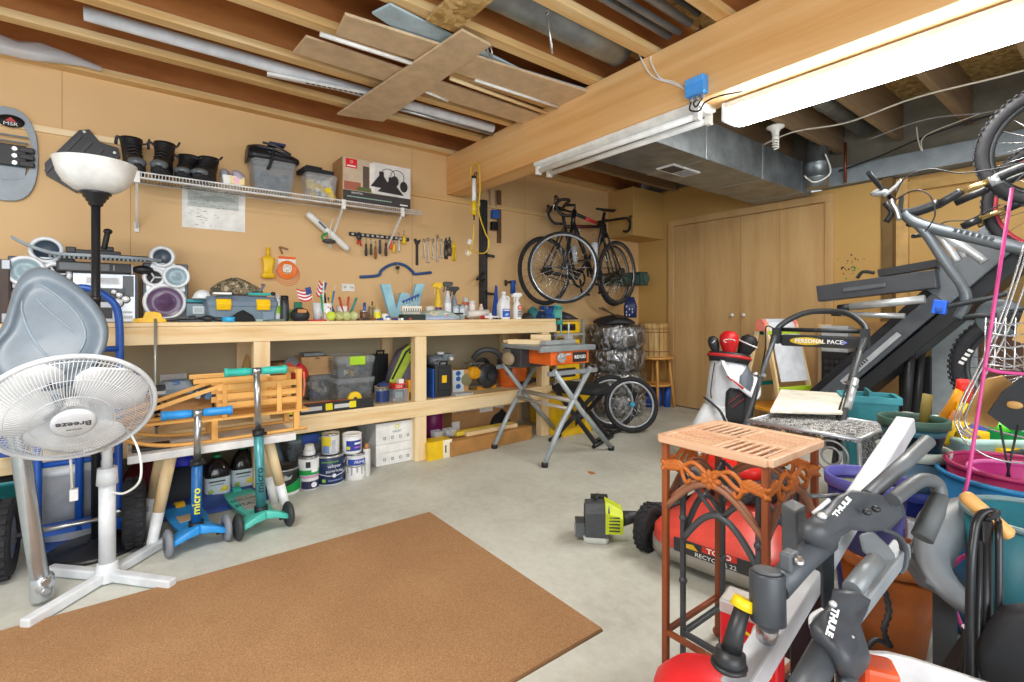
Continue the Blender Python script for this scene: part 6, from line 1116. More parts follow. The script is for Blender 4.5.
b = B('sled_z'); b.bx((.285, -.1, .375), (.32, .12, .40)); b.obj('back_rail', sl, bevel=.003); b = B('c_b8322e_70'); b.tube(spline([(.305, -.08, .40), (.31, -.02, .385), (.305, .05, .40), (.30, .1, .41)], 5), .012, None, 6); b.tube(spline([(.325, -.1, .38), (.33, -.1, .3), (.325, -.095, .22)], 5), .006, 'c_c86a4a_70'); b.obj('rope', sl)
sl.scale = (1.04, 1, .80); sl.location.y = .36
bx_thing('black_board', 'thin dark slab lying beneath the sled toe on low bench', 'slab', (-2.74, .06, sz), (.14, .1, .016), 'black')
# scooters
def scooter(label, F0, head, hbar, rear, cols, rz_h, txt, tcol, hgt):
    # F0 front axle centre on floor; local frame faces along 'rear -> front'
    d = (Vector(F0) - Vector(rear)); d.z = 0; L_ = d.length; ang = math.degrees(math.atan2(d.y, d.x)) - 0
    t = thing('kick_scooter', label, 'scooter', F0, ang)   # local +x points forward
    c1, c2, cg, cw = cols
    b = B(c1); n = 9; rg = []
    for i in range(n):
        e = i / (n - 1); x = -L_ + (L_ - .05) * e; wd = (.03 + .035 * math.sin(PI * min(1, .25 + e * .6)) + .012)
        rg.append([(x, -wd, .085), (x, wd, .085), (x, wd * .9, .062), (x, -wd * .9, .062)])
    b.loft(rg, None, False); b.obj('deck', t, bevel=.004)
    b = B(c1); a = .105
    for s in (-1, 1):
        b.loft([[(-.12, s * .0, .082), (.03, s * .0, .115), (.035, s * .0, .075), (-.12, s * .0, .06)], [(-.08, s * .05, .085), (.04, s * .05, .10), (.045, s * .05, .07), (-.07, s * .05, .058)], [(-.035, s * a, .066), (.03, s * a, .07), (.035, s * a, .045), (-.03, s * a, .045)]], None, True)
    b.obj('front_fork', t, bevel=.006)
    b = B('c_8f8f8a_50'); b.bx((-L_ * .75, -.045, .0855), (-.12, .045, .0885)) if 'teal' in label else b.bx((-L_ * .6, -.045, .0855), (-.14, .045, .0885), 'c_b09a78_60'); b.obj('grip_pad', t)
    if 'teal' in label:
        q = B('c_1d4a4a_50'); q.text('MAXI', .06, None, TT(-.2, 0, .0888, 90), .0004, 1); q.obj('deck_lettering', t); q = B('c_1d4a4a_50'); q.text('DELUXE', .04, None, TT(-.28, 0, .0888, 90), .0004, 1); q.obj('deck_lettering', t)
    for s in (-1, 1):
        b = B('c_2a2c2e_50'); b.cyl((0, s * .07, .052), (0, s * .118, .052), .012); b.obj('axle', t); w_ = B(cw); w_.lathe([(.03, -.013), (.052, -.012), (.06, -.004), (.06, .004), (.052, .012), (.03, .013)], None, 26, frame((.0, s * .112, .06), (1, 0, 0), (0, 0, 1))); w_.lathe([(.028, -.0145), (.028, .0145)], 'c_3a3c3e_45', 14, frame((.0, s * .112, .06), (1, 0, 0), (0, 0, 1))); w_.obj('wheel', t)
    w_ = B(cw); w_.lathe([(.02, -.014), (.036, -.012), (.04, 0), (.036, .012), (.02, .014)], None, 20, frame((-L_ - .02, 0, .04), (1, 0, 0), (0, 0, 1))); w_.obj('rear_wheel', t)
    b = B(c2); rr = [(-L_ - .02 + .052 * math.cos(q), z0, .04 + .055 * math.sin(q)) for q in [math.radians(30 + 18 * k) for k in range(7)] for z0 in (0,)]; b.loft([[(p[0], -.02, p[2]), (p[0], .02, p[2]), (p[0] * 1.0, .02, p[2] + .006), (p[0], -.02, p[2] + .006)] for p in rr], None, False); b.obj('brake', t)
    hd = t.matrix_basis.inverted() @ Vector(head); b0 = Vector((-.045, 0, .09)); 
    mid = b0.lerp(hd, .56)
    b = B(cg); b.cyl(b0, mid, .0215, None, None, 18); b.cyl(b0, b0.lerp(hd, .04), .03, 'black'); b.obj('stem', t)
    b = B('black'); b.cyl(mid - (hd - b0) * .01, mid + (hd - b0) * .025, .027); b.cyl(mid + Vector((.02, -.03, 0)), mid + Vector((.02, .03, 0)), .007); b.obj('clamp', t)
    b = B('steel'); b.cyl(mid, hd, .0145, None, None, 14); b.cyl(hd + Vector((0, -.02, 0)), hd + Vector((0, .02, 0)), .017); b.obj('handle_post', t)
    ax = Vector((math.cos(math.radians(rz_h)), math.sin(math.radians(rz_h)), 0)); ax = (t.matrix_basis.to_3x3().inverted() @ ax).normalized()
    for s in (-1, 1):
        b = B(c2 if 'teal' in label else c1); b.tube([hd + ax * s * .02, hd + ax * s * .05, hd + ax * s * .115, hd + ax * s * .12, hd + ax * s * .133], .018, None, 14, False, [.016, .019, .018, .022, .021]); b.obj('grip', t)
    # lettering down the stem, facing the room
    up = (hd - b0).normalized(); vw = t.matrix_basis.inverted() @ Vector((0, 0, H)) ; c = b0.lerp(mid, .42); nv = (vw - c); nv = (nv - up * nv.dot(up)).normalized()
    q = B(tcol); q.text(txt, .045, None, frame(c + nv * .0222, up, nv.cross(up)), .0006, 1.15, True, .0008); q.obj('stem_lettering', t)
    return t
scooter('bright blue kick scooter with yellow lettering standing on floor', (-2.58, .225, 0), px(198, 413, -2.575), None, (-2.95, .18, 0), ('c_2a8fd8_40', 'c_e2b21c_40', 'c_1f66a8_35', 'c_7c8088_55'), 84, 'micro', 'c_e6e23a_50', .6)
scooter('teal kick scooter with dark lettering, taller one by the paint tins', (-2.575, .49, 0), px(256.5, 371, -2.60), None, (-3.02, .44, 0), ('c_4cb8a8_40', 'c_35b8a8_40', 'c_4a9298_30_20', 'c_303234_60'), 88, 'micro', 'c_123a44_50', .84)
# ---------------------------------------------------------------- middle of the room
# table saw on folding stand
t = thing('table_saw', 'orange table saw with grey top on folding grey stand', 'table saw', (-2.81, 2.55, 0))
def q3(x, y, z): return (x + 2.81, y - 2.55, z)
b = B('c_9aa4a8_35_40'); b.bx(q3(-3.0, 2.21, .79), q3(-2.53, 2.70, .818)); b.bx(q3(-2.55, 2.19, .778), q3(-2.52, 2.73, .815), 'c_9aa4a8_35_40'); b.obj('table_top', t, bevel=.004)
b = B('c_3a3b3d_45'); b.bx(q3(-2.98, 2.22, .65), q3(-2.78, 2.68, .79)); b.bx(q3(-3.0, 2.21, .68), q3(-2.9, 2.5, .78), 'c_6a665c_50'); b.ell(q3(-2.9, 2.2, .71), (.07, .03, .05), 'c_a08c70_50'); b.obj('motor_housing', t, bevel=.006)
b = B('c_e0641f_40'); b.bx(q3(-2.80, 2.30, .68), q3(-2.54, 2.68, .785)); b.obj('orange_body', t, bevel=.008)
b = B('c_2a2a2c_45'); b.bx(q3(-2.541, 2.51, .695), q3(-2.535, 2.65, .765)); FX = lambda y, z: frame(q3(-2.533, y, z), (0, 1, 0), (0, 0, 1)); b.text('RIDGID', .035, 'c_e8e8e8_40', FX(2.58, .73), .0006, 1, True, .0006); b.obj('maker_plate', t)
b = B('c_c8ccd0_30_60'); b.cyl(q3(-2.54, 2.38, .735), q3(-2.51, 2.38, .735), .035); b.tube([q3(-2.51, 2.38, .735), q3(-2.49, 2.41, .76), q3(-2.47, 2.42, .76)], .008); b.obj('hand_wheel', t)
def leg(p0, pm, p1, mt='c_a9b2b6_40_20'):
    b = B(mt); b.tube([q3(*p0), q3(*pm), q3(*p1)], .0185, None, 10); o = b.obj('leg', t); e = B('black'); e.cyl(q3(p1[0], p1[1], .0), q3(p1[0], p1[1], .03), .024); e.obj('rubber_foot', o)
for x in (-2.51, -3.1): leg((x, 2.66, .65), (x, 2.36, .26), (x, 2.215, .02)); leg((x, 2.30, .65), (x, 2.55, .36), (x, 2.89, .02))
b = B('c_b3aba0_40_30'); b.tube([q3(-3.1, 2.485, .42), q3(-2.51, 2.485, .42)], .017); b.tube([q3(-3.1, 2.44, .37), q3(-2.51, 2.44, .37)], .014); b.bx(q3(-2.515, 2.24, .615), q3(-2.495, 2.72, .645), 'c_a3acb0_35_50'); b.bx(q3(-3.11, 2.24, .615), q3(-3.09, 2.74, .645), 'c_a3acb0_35_50'); b.obj('cross_brace', t)
b = B('c_b4babd_35_40'); b.bx((-.03, -.18, 0), (.03, .18, .03)); b.bx((-.02, .10, .03), (.02, .16, .07)); b.tube([(0, .13, .07), (0, .13, .16)], .008); b.solo('rip_fence', 'silver fence clamped across the grey saw table', 'fence', (-2.68, 2.50, .819), 10, None, .003)
for k, (x, y, w, d, h, lb) in enumerate(((-2.93, 2.36, .3, .09, .022, 'pale wooden slat on saw table, nearest the bench'), (-2.82, 2.30, .26, .07, .034, 'short pale wooden block at front of saw table'), (-2.95, 2.56, .16, .12, .06, 'pale square wooden block at back of saw table'))): bx_thing('wood_offcut', lb, 'wood', (x, y, .819), (w, d, h), 'pine_x', 20 + 15 * k)
# black folding stool
t = thing('folding_stool', 'black padded folding keyboard stool standing behind the saw legs', 'stool', (-2.86, 2.93, 0), 20)
b = B('c_1e2024_70'); b.loft([rring(.40, .29, .05, .40), rring(.43, .32, .06, .415), rring(.43, .32, .06, .445), rring(.38, .27, .06, .462)]); b.obj('padded_seat', t)
for y in (-.13, .13):
    for s in (-1, 1): b = B('satin_black'); b.beam((s * .16, y, .40), (-s * .19, y + .012 * s, .02), .035, .02, None, (0, 1, 0)); b.obj('leg', t, bevel=.002)
for s in (-1, 1): b = B('satin_black'); b.tube([(s * .19, -.20, .018), (s * .19, .20, .018)], .0165); b.obj('foot_bar', t)
b = B('steel'); b.cyl((0, -.15, .21), (0, .15, .21), .02, 'dark_grey'); b.obj('pivot', t)
# yellow case and rack with yellow boxes behind the saw
t = thing('storage_rack', 'grey metal rack behind the saw holding yellow cases', 'rack', (-3.50, 3.2, 0))
b = B('c_9aa0a2_40_40')
for x in (-.22, .22):
    for y in (-.18, .18): b = B('c_9aa0a2_40_40'); b.bx((x - .012, y - .012, 0), (x + .012, y + .012, .99)); b.obj('post', t)
for z in (.42, .62, .86): b = B('c_b9bdbd_40_40'); b.bx((-.23, -.2, z - .02), (.23, .2, z)); b.obj('shelf', t, bevel=.002)
for k, (z, h, lb) in enumerate(((.0, .36, 'large yellow plastic case on the floor under the rack'), (.42, .15, 'yellow and black case on the lower rack shelf behind saw'), (.62, .18, 'yellow and black case on the middle rack shelf behind saw'), (.86, .11, 'flat yellow case on the top rack shelf behind saw'))):
    t = thing('tool_case', lb, 'case', (-3.48, 3.2, z + .001), 0, 'yellow cases on the rack'); b = B('c_ecc01c_40'); b.bx((-.18, -.16, 0), (.18, .16, h)); b.bx((.10, -.165, h * .2), (.185, .1, h * .8), 'c_2a2a28_50') if k else b.bx((-.1, -.165, h * .3), (.1, -.155, h * .6), 'c_d8a814_40'); b.obj('shell', t, bevel=.01); b = B('black'); b.tube([(.19, -.06, h * .5), (.21, -.05, h * .5), (.21, .05, h * .5), (.19, .06, h * .5)], .009); b.obj('handle', t)
sbx = B('c_ecc01c_40'); sbx.bx((-.12, -.19, 0), (.12, .19, .36)); sbx.bx((.119, -.1, .06), (.124, .1, .2), 'c_d9aa14_40'); sbx.solo('yellow_case', 'yellow plastic tool case standing on floor between black stool legs', 'case', (-3.14, 3.03, 0), 0, None, .015)
# stack of wrapped tyres
for k in range(4):
    t = thing('car_tyre', ['car tyre at bottom of the wrapped stack', 'second car tyre from bottom of the wrapped stack', 'third car tyre from bottom of the wrapped stack', 'topmost car tyre of the wrapped stack'][k], 'tyre', (-3.42, 4.0, .232 * k), 25 * k, 'car tyres in the wrapped stack')
    b = B('rubber'); h = .23; R = .285
    b.lathe([(.18, .02), (.19, 0), (.25, .0), (R, .035), (R, h - .035), (.25, h), (.19, h), (.18, h - .02), (.2, h * .5)], None, 40); 
    for i in range(40):
        a = 2 * PI * i / 40; b.box((R * math.cos(a), R * math.sin(a), h * .5), (.012, .022, h * .62), None, (0, 0, math.degrees(a) + 8))
    b.obj('tread', t); t.children[0].name = 'tread'
    b = B('film'); rn = random.Random(k); rg = []
    for i, (r, z) in enumerate(((.2, -.001), (.28, 0), (.31, .04), (.314, .11), (.31, .19), (.285, .232), (.2, .233))): rg.append([((r + rn.uniform(-.012, .022)) * math.cos(2 * PI * j / 26), (r + rn.uniform(-.012, .022)) * math.sin(2 * PI * j / 26), z) for j in range(26)])
    b.loft(rg, None, True, False); b.obj('plastic_wrap', t)
heap('black_bag', 'black strapped bag lying on top of the wrapped tyres', 'bag', (-3.42, 4.0, .932), .42, .4, .1, 'c_222326_60', 71, 30, None, .2)
t = thing('roller_bag', 'navy blue patterned pouch standing on the wrapped tyres', 'pouch', (-3.38, 4.2, 1.0), 40); b = B('c_1d2c5e_50'); b.loft([rring(.13, .1, .03, 0), rring(.14, .1, .03, .12), rring(.08, .06, .02, .22)]); b.obj('pouch_body', t); b = B('c_c8ccd8_50')
for i in range(7): b.ell((-.04 + .03 * (i % 3), -.052, .03 + .03 * (i // 2)), (.008, .004, .011), None, 8, 5)
b.obj('pattern_patch', t)
b = B('c_4a3a2a_50'); b.tube(spline([(0, -.3, .12), (.02, -.15, .07), (0, 0, .02), (-.02, .18, .03)], 6), .008); b.tube(spline([(0, -.26, .13), (.03, -.1, .05), (.02, .1, .02)], 6), .007); b.solo('bungee_cord', 'dark cords arching beside the black bag on tyres', 'cord', (-3.28, 3.9, .98))
heap('wire_heap', 'dark bundle of cable and gear on the rack top', 'gear', (-3.48, 3.22, .985), .4, .34, .09, ('c_33363a_50'), 72, 0, None, .3)
# jogger wheels leaning on tyres
def bikewheel(name, par, c, ax, R, tr, spokes=20, rim='c_b9bdc0_25_80', tmat='rubber', hub='c_2a2c30_40', knob=0):
    a = Vector(ax).normalized(); u = Vector((0, 0, 1)) if abs(a.z) < .9 else Vector((1, 0, 0)); x = u.cross(a).normalized(); Mx = frame(c, x, a.cross(x))
    b = B(tmat); b.torus(R - tr, tr, None, Mx, 48, 8)
    if knob:
        for i in range(64):
            aa = 2 * PI * i / 64
            for s in (-1, 0, 1): b.box(((R) * math.cos(aa + .05 * (s == 0)), (R) * math.sin(aa + .05 * (s == 0)), s * tr * .7), (.008, R * .05, tr * .5), None, (0, 0, math.degrees(aa)), 1, Mx)
    o = b.obj(name, par)
    b = B(rim); b.lathe([(R - 2 * tr, -.009), (R - 2 * tr - .016, -.006), (R - 2 * tr - .016, .006), (R - 2 * tr, .009), (R - 2 * tr + .004, 0), (R - 2 * tr, -.009)], None, 48, Mx, True, False); b.obj('rim', o if par is not None else None)
    b = B('c_c4c7ca_25_80')
    for i in range(spokes):
        a0 = 2 * PI * i / spokes; a1 = a0 + (.5 if i % 4 < 2 else -.5); s = 1 if i % 2 else -1
        b.tube([Mx @ Vector((.018 * math.cos(a1), .018 * math.sin(a1), s * .03)), Mx @ Vector(((R - 2 * tr - .01) * math.cos(a0), (R - 2 * tr - .01) * math.sin(a0), 0))], .0019, None, 4)
    b.obj('spokes', o if par is not None else None)
    b = B(hub); b.cyl(Mx @ Vector((0, 0, -.045)), Mx @ Vector((0, 0, .045)), .02); b.obj('hub', o if par is not None else None)
    return o
for k, (loc, ax, lb) in enumerate((((-2.78, 3.47, .243), (.80, -.55, .2), 'spoked stroller wheel with teal hub leaning in front of tyres'), ((-2.98, 3.44, .243), (.80, -.55, .2), 'spoked stroller wheel tucked behind the teal-hubbed one'))):
    t = thing('spoked_wheel', lb, 'wheel', loc); bikewheel('tyre', t, (0, 0, 0), ax, .243, .021, 18, 'c_a5a9ad_30_60', 'rubber', 'c_2f8fb0_40' if k == 0 else 'c_2a2c30_40')
b = B('satin_black'); b.tube([(0, -.28, .0), (0, .28, .0)], .016); b.tube([(0, .1, 0), (-.1, .1, .0)], .012); b.solo('wheel_rack', 'black floor bar holding the two spoked wheels', 'bar', (-2.80, 3.22, .017), 15)
# wooden stool with basket
t = thing('plant_stool', 'two-tier round wooden stool by the closet door', 'stool', (-3.36, 4.60, 0)); b = B('sled_x'); b.cyl((0, 0, .545), (0, 0, .57), .2, None, None, 30); b.obj('top', t); b = B('sled_x'); b.cyl((0, 0, .25), (0, 0, .268), .18, None, None, 30); b.obj('lower_shelf', t)
for a in (45, 135, 225, 315): c, s = math.cos(math.radians(a)), math.sin(math.radians(a)); b = B('sled_z'); b.tube([(.21 * c, .21 * s, 0), (.15 * c, .15 * s, .55)], .014); b.obj('leg', t)
t = thing('stave_basket', 'tall round wooden stave drum with lid on two-tier stool', 'drum', (-3.37, 4.58, .571)); b = B('basket_z')
for i in range(18): a = 2 * PI * i / 18; b.box((.155 * math.cos(a), .155 * math.sin(a), .15), (.014, .05, .3), None, (0, 0, math.degrees(a)))
b.cyl((0, 0, 0), (0, 0, .29), .152); b.obj('staves', t, bevel=.002); b = B('c_8a6236_60'); b.torus(.163, .006, None, TR((0, 0, .06)), 28, 6); b.torus(.163, .006, None, TR((0, 0, .27)), 28, 6); b.obj('hoop', t); b = B('basket_z'); b.cyl((0, 0, .302), (0, 0, .365), .165, None, .160, 24); b.obj('lid', t)
for k, (x, y) in enumerate(((-3.46, 4.66), (-3.38, 4.70), (-3.29, 4.72), (-3.42, 4.56))):
    b = B('c_2458b8_50'); b.tube([(0, 0, 0), (.01, .01, .235)], .036, None, 14); b.tube([(0, 0, .235), (.003, .003, .2448)], .03, 'c_183e8a_50'); b.solo('blue_mat_roll', 'upright blue roll under the stool, %s from the door' % ['third', 'second', 'first', 'fourth'][k], 'roll', (x - .0, y, .0), 0, 'blue rolls under the stool')
# road bikes on the wall
def roadbike(label, fx, rx, zc, off, mat, accent, turn, loc, yaw):
    # local frame: x along the wall, front wheel at fx, y towards the wall
    t = thing('road_bike', label, 'bicycle', loc, yaw)
    R = .335; F_ = Vector((fx, 0, zc)); G_ = Vector((rx, 0, zc)); s = 1 if rx > fx else -1
    ta = math.radians(turn); fax = (math.sin(ta), math.cos(ta), 0)
    bikewheel('front_wheel', t, F_, fax, R, .014, 22, 'c_b4b7ba_25_60'); bikewheel('rear_wheel', t, G_, (0, 1, 0), R, .014, 24, 'c_6a6d72_25_70')
    hd0, hd1 = Vector((fx + s * .13, 0, zc + .40)), Vector((fx + s * .16, 0, zc + .55)); bb = Vector((rx - s * .42, 0, zc - .06)); st = Vector((rx - s * .26, 0, zc + .50)); 
    b = B(mat); b.tube([hd0, hd1], .022); b.tube([hd0.lerp(hd1, .25), bb], .021); b.tube([hd1 - Vector((0, 0, .03)), st - Vector((0, 0, .04))], .017); b.tube([bb, st, st + (st - bb).normalized() * .1], .016); b.tube([bb + Vector((0, .03, 0)), G_ + Vector((0, .05, 0))], .009); b.tube([bb - Vector((0, .03, 0)), G_ - Vector((0, .05, 0))], .009); b.tube([st + Vector((0, .02, -.06)), G_ + Vector((0, .05, 0))], .008); b.tube([st - Vector((0, .02, .06)), G_ - Vector((0, .05, 0))], .008); b.obj('frame', t)
    b = B(accent); a_, e_ = (hd1 - Vector((0, 0, .03))), (st - Vector((0, 0, .04))); b.tube([a_.lerp(e_, .35), a_.lerp(e_, .75)], .0178); b.obj('frame_stripe', t)
    b = B('satin_black')
    for sy in (-1, 1): o_ = Vector(fax) * (.05 * sy); b.tube([hd0 + Vector(fax) * (.03 * sy), F_ + o_ + Vector((s * .04, 0, .12)), F_ + o_], .011)
    b.obj('fork', t)
    h = hd1 + (hd1 - hd0).normalized() * .05; fw = Vector((-s * math.cos(ta), s * math.sin(ta) * 1.0, 0)); sd = Vector(fax)
    b = B('black'); b.tube([hd1, h, h + fw * .1], .014); c = h + fw * .1
    for q_ in (-1, 1):
        p_ = c + sd * (.2 * q_); b.tube(spline([c, p_, p_ + fw * .08 + Vector((0, 0, .0)), p_ + fw * .12 - Vector((0, 0, .05)), p_ + fw * .07 - Vector((0, 0, .13)), p_ - fw * .02 - Vector((0, 0, .14))], 5), .014)
    b.obj('drop_bars', t)
    for q_ in (-1, 1): p_ = c + sd * (.2 * q_) + fw * .1; b = B('c_4a2e22_50'); b.tube([p_, p_ + fw * .03 + Vector((0, 0, .04))], .016); b.tube([p_ + fw * .03 + Vector((0, 0, .02)), p_ + fw * .05 - Vector((0, 0, .1))], .006, 'steel'); b.obj('brake_lever', t)
    b = B('black'); sp = st + (st - bb).normalized() * .12; b.loft([[(sp.x + s * dx + 0, w_ * math.cos(a), sp.z + hz + .012 * math.sin(a)) for a in [2 * PI * k / 10 for k in range(10)]] for dx, w_, hz in ((-.14, .012, .0), (-.06, .022, .006), (.04, .055, .01), (.12, .06, .02), (.14, .03, .015))]); b.obj('saddle', t)
    b = B('c_2a2b2e_35_50'); b.lathe([(.09, -.004), (.095, 0), (.09, .004), (.07, .004), (.07, -.004), (.09, -.004)], None, 32, frame(bb - Vector((0, .05, 0)), (1, 0, 0), (0, 0, 1)), True, False); b.tube([bb - Vector((0, .06, 0)), bb - Vector((-.03, .06, .16))], .011); b.tube([bb + Vector((0, .06, 0)), bb + Vector((-.03, .06, .16))], .011); b.box(bb - Vector((-.03, .1, .165)), (.08, .07, .02)); b.box(bb + Vector((-.03, .1, .155)), (.08, .07, .02)); b.cyl(G_ - Vector((0, .035, 0)), G_ - Vector((0, .06, 0)), .05, 'c_3a3b3e_35_60'); b.tube([bb - Vector((0, .05, -.08)), G_ - Vector((0, .05, -.045))], .004); b.tube([bb - Vector((0, .05, .08)), G_ - Vector((0, .05, .06))], .004); b.obj('drivetrain', t)
    b = B('c_c9ccd0_40'); m = bb.lerp(st, .42) ; b.cyl(m - Vector((s * .05, 0, .07)), m + Vector((-s * .045, 0, .1)), .034); b.obj('bottle', t)
    return t
roadbike('black road bike with front wheel turned out, nearest the workbench on wall', -.47, .40, 0, 0, 'c_1c1a1c_30', 'c_c8283a_40', 38, (-3.34, 3.60, 1.47), 96)
roadbike('dark road bike hung behind, handlebar towards the closet doors', .47, -.54, 0, 0, 'c_26282c_30', 'c_6a2a2e_40', -10, (-3.58, 3.70, 1.46), 90)
b = B('c_2c4a42_50'); b.bx((-.02, -.32, -.05), (.32, -.0, .05)); b.bx((.2, -.34, -.06), (.33, .0, .09)); b.cyl((.30, -.35, .02), (.30, -.30, .02), .05, 'c_3a5a50_50'); b.bx((.0, -.0, -.06), (.1, .02, .06), 'dark_grey'); b.solo('wall_bike_rack', 'green steel wall bracket behind the hanging road bikes', 'bracket', (-3.775, 4.25, 1.42), L90, None, .006)
b = B('steel'); b.tube([(0, -.0, 0), (0, -.05, .02), (0, -.30, .0), (0, -.34, .04)], .01); b.solo('bike_hook', 'steel wall hook carrying the black road bike', 'hook', (-3.775, 3.5, 1.85), L90)
# golf bag
gp = Vector((-1.80, 3.16, 0)); t = thing('golf_bag', 'white golf bag with black straps and red trim standing by the easel', 'golf bag', gp, 30)
Mx = TR((0, 0, .012), (-9, 6, 0)); b = B('c_dfe3e8_45'); b.loft([rring(.24, .22, .1, 0), rring(.25, .24, .11, .05), rring(.245, .23, .11, .4), rring(.235, .22, .1, .72)], None, True, True, True, Mx); b.obj('bag_body', t)
b = B('c_5a616b_50'); b.loft([rring(.12, .14, .06, .1, cx=.11, cy=-.02), rring(.15, .16, .07, .15, cx=.11, cy=-.02), rring(.13, .15, .06, .62, cx=.10, cy=-.02), rring(.05, .06, .02, .70, cx=.10)], None, True, True, True, Mx); b.obj('side_pocket', t)
b = B('c_e9ecef_45'); b.loft([rring(.2, .12, .05, .02, cx=-.06, cy=-.1), rring(.26, .17, .08, .08, cx=-.07, cy=-.11), rring(.25, .16, .08, .26, cx=-.06, cy=-.1), rring(.16, .08, .04, .40, cx=-.05, cy=-.09)], None, True, True, True, Mx); b.obj('front_pocket', t)
b = B('c_2a2c30_60'); b.loft([rring(.1, .06, .02, .3, cx=.07, cy=-.115), rring(.13, .08, .03, .33, cx=.07, cy=-.115), rring(.12, .07, .03, .5, cx=.06, cy=-.11), rring(.08, .04, .02, .53, cx=.06, cy=-.11)], None, True, True, True, Mx); b.obj('black_pocket', t)
b = B('c_232428_50'); b.loft([rring(.25, .24, .11, .70), rring(.27, .25, .12, .73), rring(.27, .25, .12, .765), rring(.23, .22, .1, .77), rring(.22, .2, .1, .72)], None, True, True, True, Mx); b.obj('top_collar', t); b = B('c_c8282c_45'); b.M = Mx; b.tube([(.137 * math.cos(a), .128 * math.sin(a), .742) for a in [math.radians(190 + 16 * k) for k in range(11)]], .012, None, 6); b.obj('red_trim', t)
def strap(pts, r, mt, nm, fl=.3): b = B(mt); b.M = Mx; b.tube(spline(pts, 6), r, None, 8, False, None, fl); b.obj(nm, t)
strap([(-.04, -.125, .70), (.02, -.15, .6), (.1, -.15, .53), (.17, -.1, .5), (.18, -.05, .56), (.15, .0, .64)], .035, 'c_e3e6ea_45', 'shoulder_strap'); strap([(.0, -.158, .60), (.05, -.165, .565), (.1, -.165, .535)], .024, 'c_c42a30_45', 'strap_badge', .35); strap([(-.09, -.12, .68), (-.095, -.145, .5), (-.085, -.15, .44)], .014, 'black', 'buckle_strap'); strap([(-.13, -.09, .44), (-.02, -.19, .36), (.06, -.2, .2), (.1, -.16, .1)], .016, 'c_2a2c30_50', 'belly_strap'); strap([(.02, -.165, .42), (.09, -.162, .5)], .006, 'c_d03a40_45', 'red_stripe'); strap([(.045, -.165, .40), (.11, -.162, .47)], .006, 'c_d03a40_45', 'red_stripe')
for k, (x, y, mt, a, lb) in enumerate(((-.075, -.02, 'c_26272b_50', -14, 'black putter cover sticking out of the golf bag'), (-.0, -.03, 'c_d0181e_45', 0, 'red club cover in the middle of the golf bag'), (.07, .02, 'c_1d1e22_55', 24, 'black club cover with white stripe leaning out of golf bag'))):
    r = Matrix.Rotation(math.radians(30), 4, 'Z'); p = gp + (r @ (Mx @ Vector((x, y, .73)))); c = thing('club_cover', lb, 'club cover', p, 30, 'club covers in the golf bag'); My = TR((0, 0, 0), (0, a, 0)); w = (.036, .062, .058)[k]; hh = (.15, .19, .19)[k]
    b = B(mt); b.loft([rring(w * 1.3, w * 1.3, w * .6, .0), rring(w * 1.4, w * 1.4, w * .7, hh * .3), rring(w * 2, w * 2.2, w, hh * .6), rring(w * 1.9, w * 2.1, w * .9, hh * .85), rring(w * 1.0, w * 1.1, w * .5, hh)], None, True, True, True, My); b.obj('cover', c)
    b = B('c_e8e8ea_45'); b.M = My
    if k == 2: b.torus(w * 1.02, .006, None, TR((0, 0, hh * .68), (0, 0, 0)), 20, 6)
    elif k == 1: b.tube([(w * .6 * math.cos(q), -w * 1.08, hh * .66 + .012 * math.sin(q)) for q in [k_ * PI / 6 for k_ in range(9)]], .003, None, 5)
    else: b.tube([(-.01, -w * 1.12, hh * .7), (.012, -w * 1.12, hh * .78)], .004, None, 5)
    b.obj('emblem', c)
# children's easel
t = thing('kids_easel', 'child-size wooden easel with coral corners and paper roll', 'easel', (-1.90, 4.27, 0), 74)
for s in (-1, 1):
    for f in (-1, 1): b = B('pine_z'); b.beam((s * .19, f * .25, .012), (s * .17, f * .03, .97), .022, .035, None, (0, 1, 0)); b.obj('leg', t, bevel=.002)
    b = B('c_f08a78_45'); b.prism([(-.055, 0), (.055, 0), (.05, .07), (.02, .1), (-.02, .1), (-.05, .07)], -.022, .022, None, frame((s * .172, 0, .90), (0, 1, 0), (0, 0, 1))); b.obj('corner_cap', t, bevel=.008)
b = B('c_b9bcc8_50'); b.cyl((-.15, 0, .975), (.15, 0, .975), .028); b.obj('paper_roll', t)
b = B('c_b5d334_45'); b.beam((-.18, -.065, .89), (.18, -.065, .89), .02, .03); b.obj('lime_rail', t, bevel=.003); b = B('c_b5d334_45'); b.beam((-.18, -.17, .44), (.18, -.17, .44), .02, .04); b.obj('lime_rail', t, bevel=.003); b = B('c_1d8f8c_45'); b.beam((-.18, .07, .88), (.18, .07, .88), .02, .03); b.obj('teal_rail', t, bevel=.003); b = B('c_1d8f8c_45'); b.beam((-.18, .17, .44), (.18, .17, .44), .02, .035); b.obj('teal_rail', t, bevel=.003)
b = B('c_d9dde4_60'); b.loft([[(-.15, -.03, .975), (.15, -.03, .975), (.15, -.027, .975), (-.15, -.027, .975)], [(-.15, -.09, .84), (.15, -.09, .84), (.15, -.087, .84), (-.15, -.087, .84)], [(-.15, -.12, .68), (.15, -.128, .67), (.15, -.125, .67), (-.15, -.117, .68)], [(-.15, -.165, .5), (.15, -.168, .5), (.15, -.165, .5), (-.15, -.162, .5)]], None, False); b.obj('paper_sheet', t)
b = B('c_f0a030_45'); b.bx((-.2, -.32, .25), (.2, .2, .275)); b.ell((-.2, -.3, .262), (.025, .03, .025), 'c_d83a30_45'); b.obj('tray', t, bevel=.004)
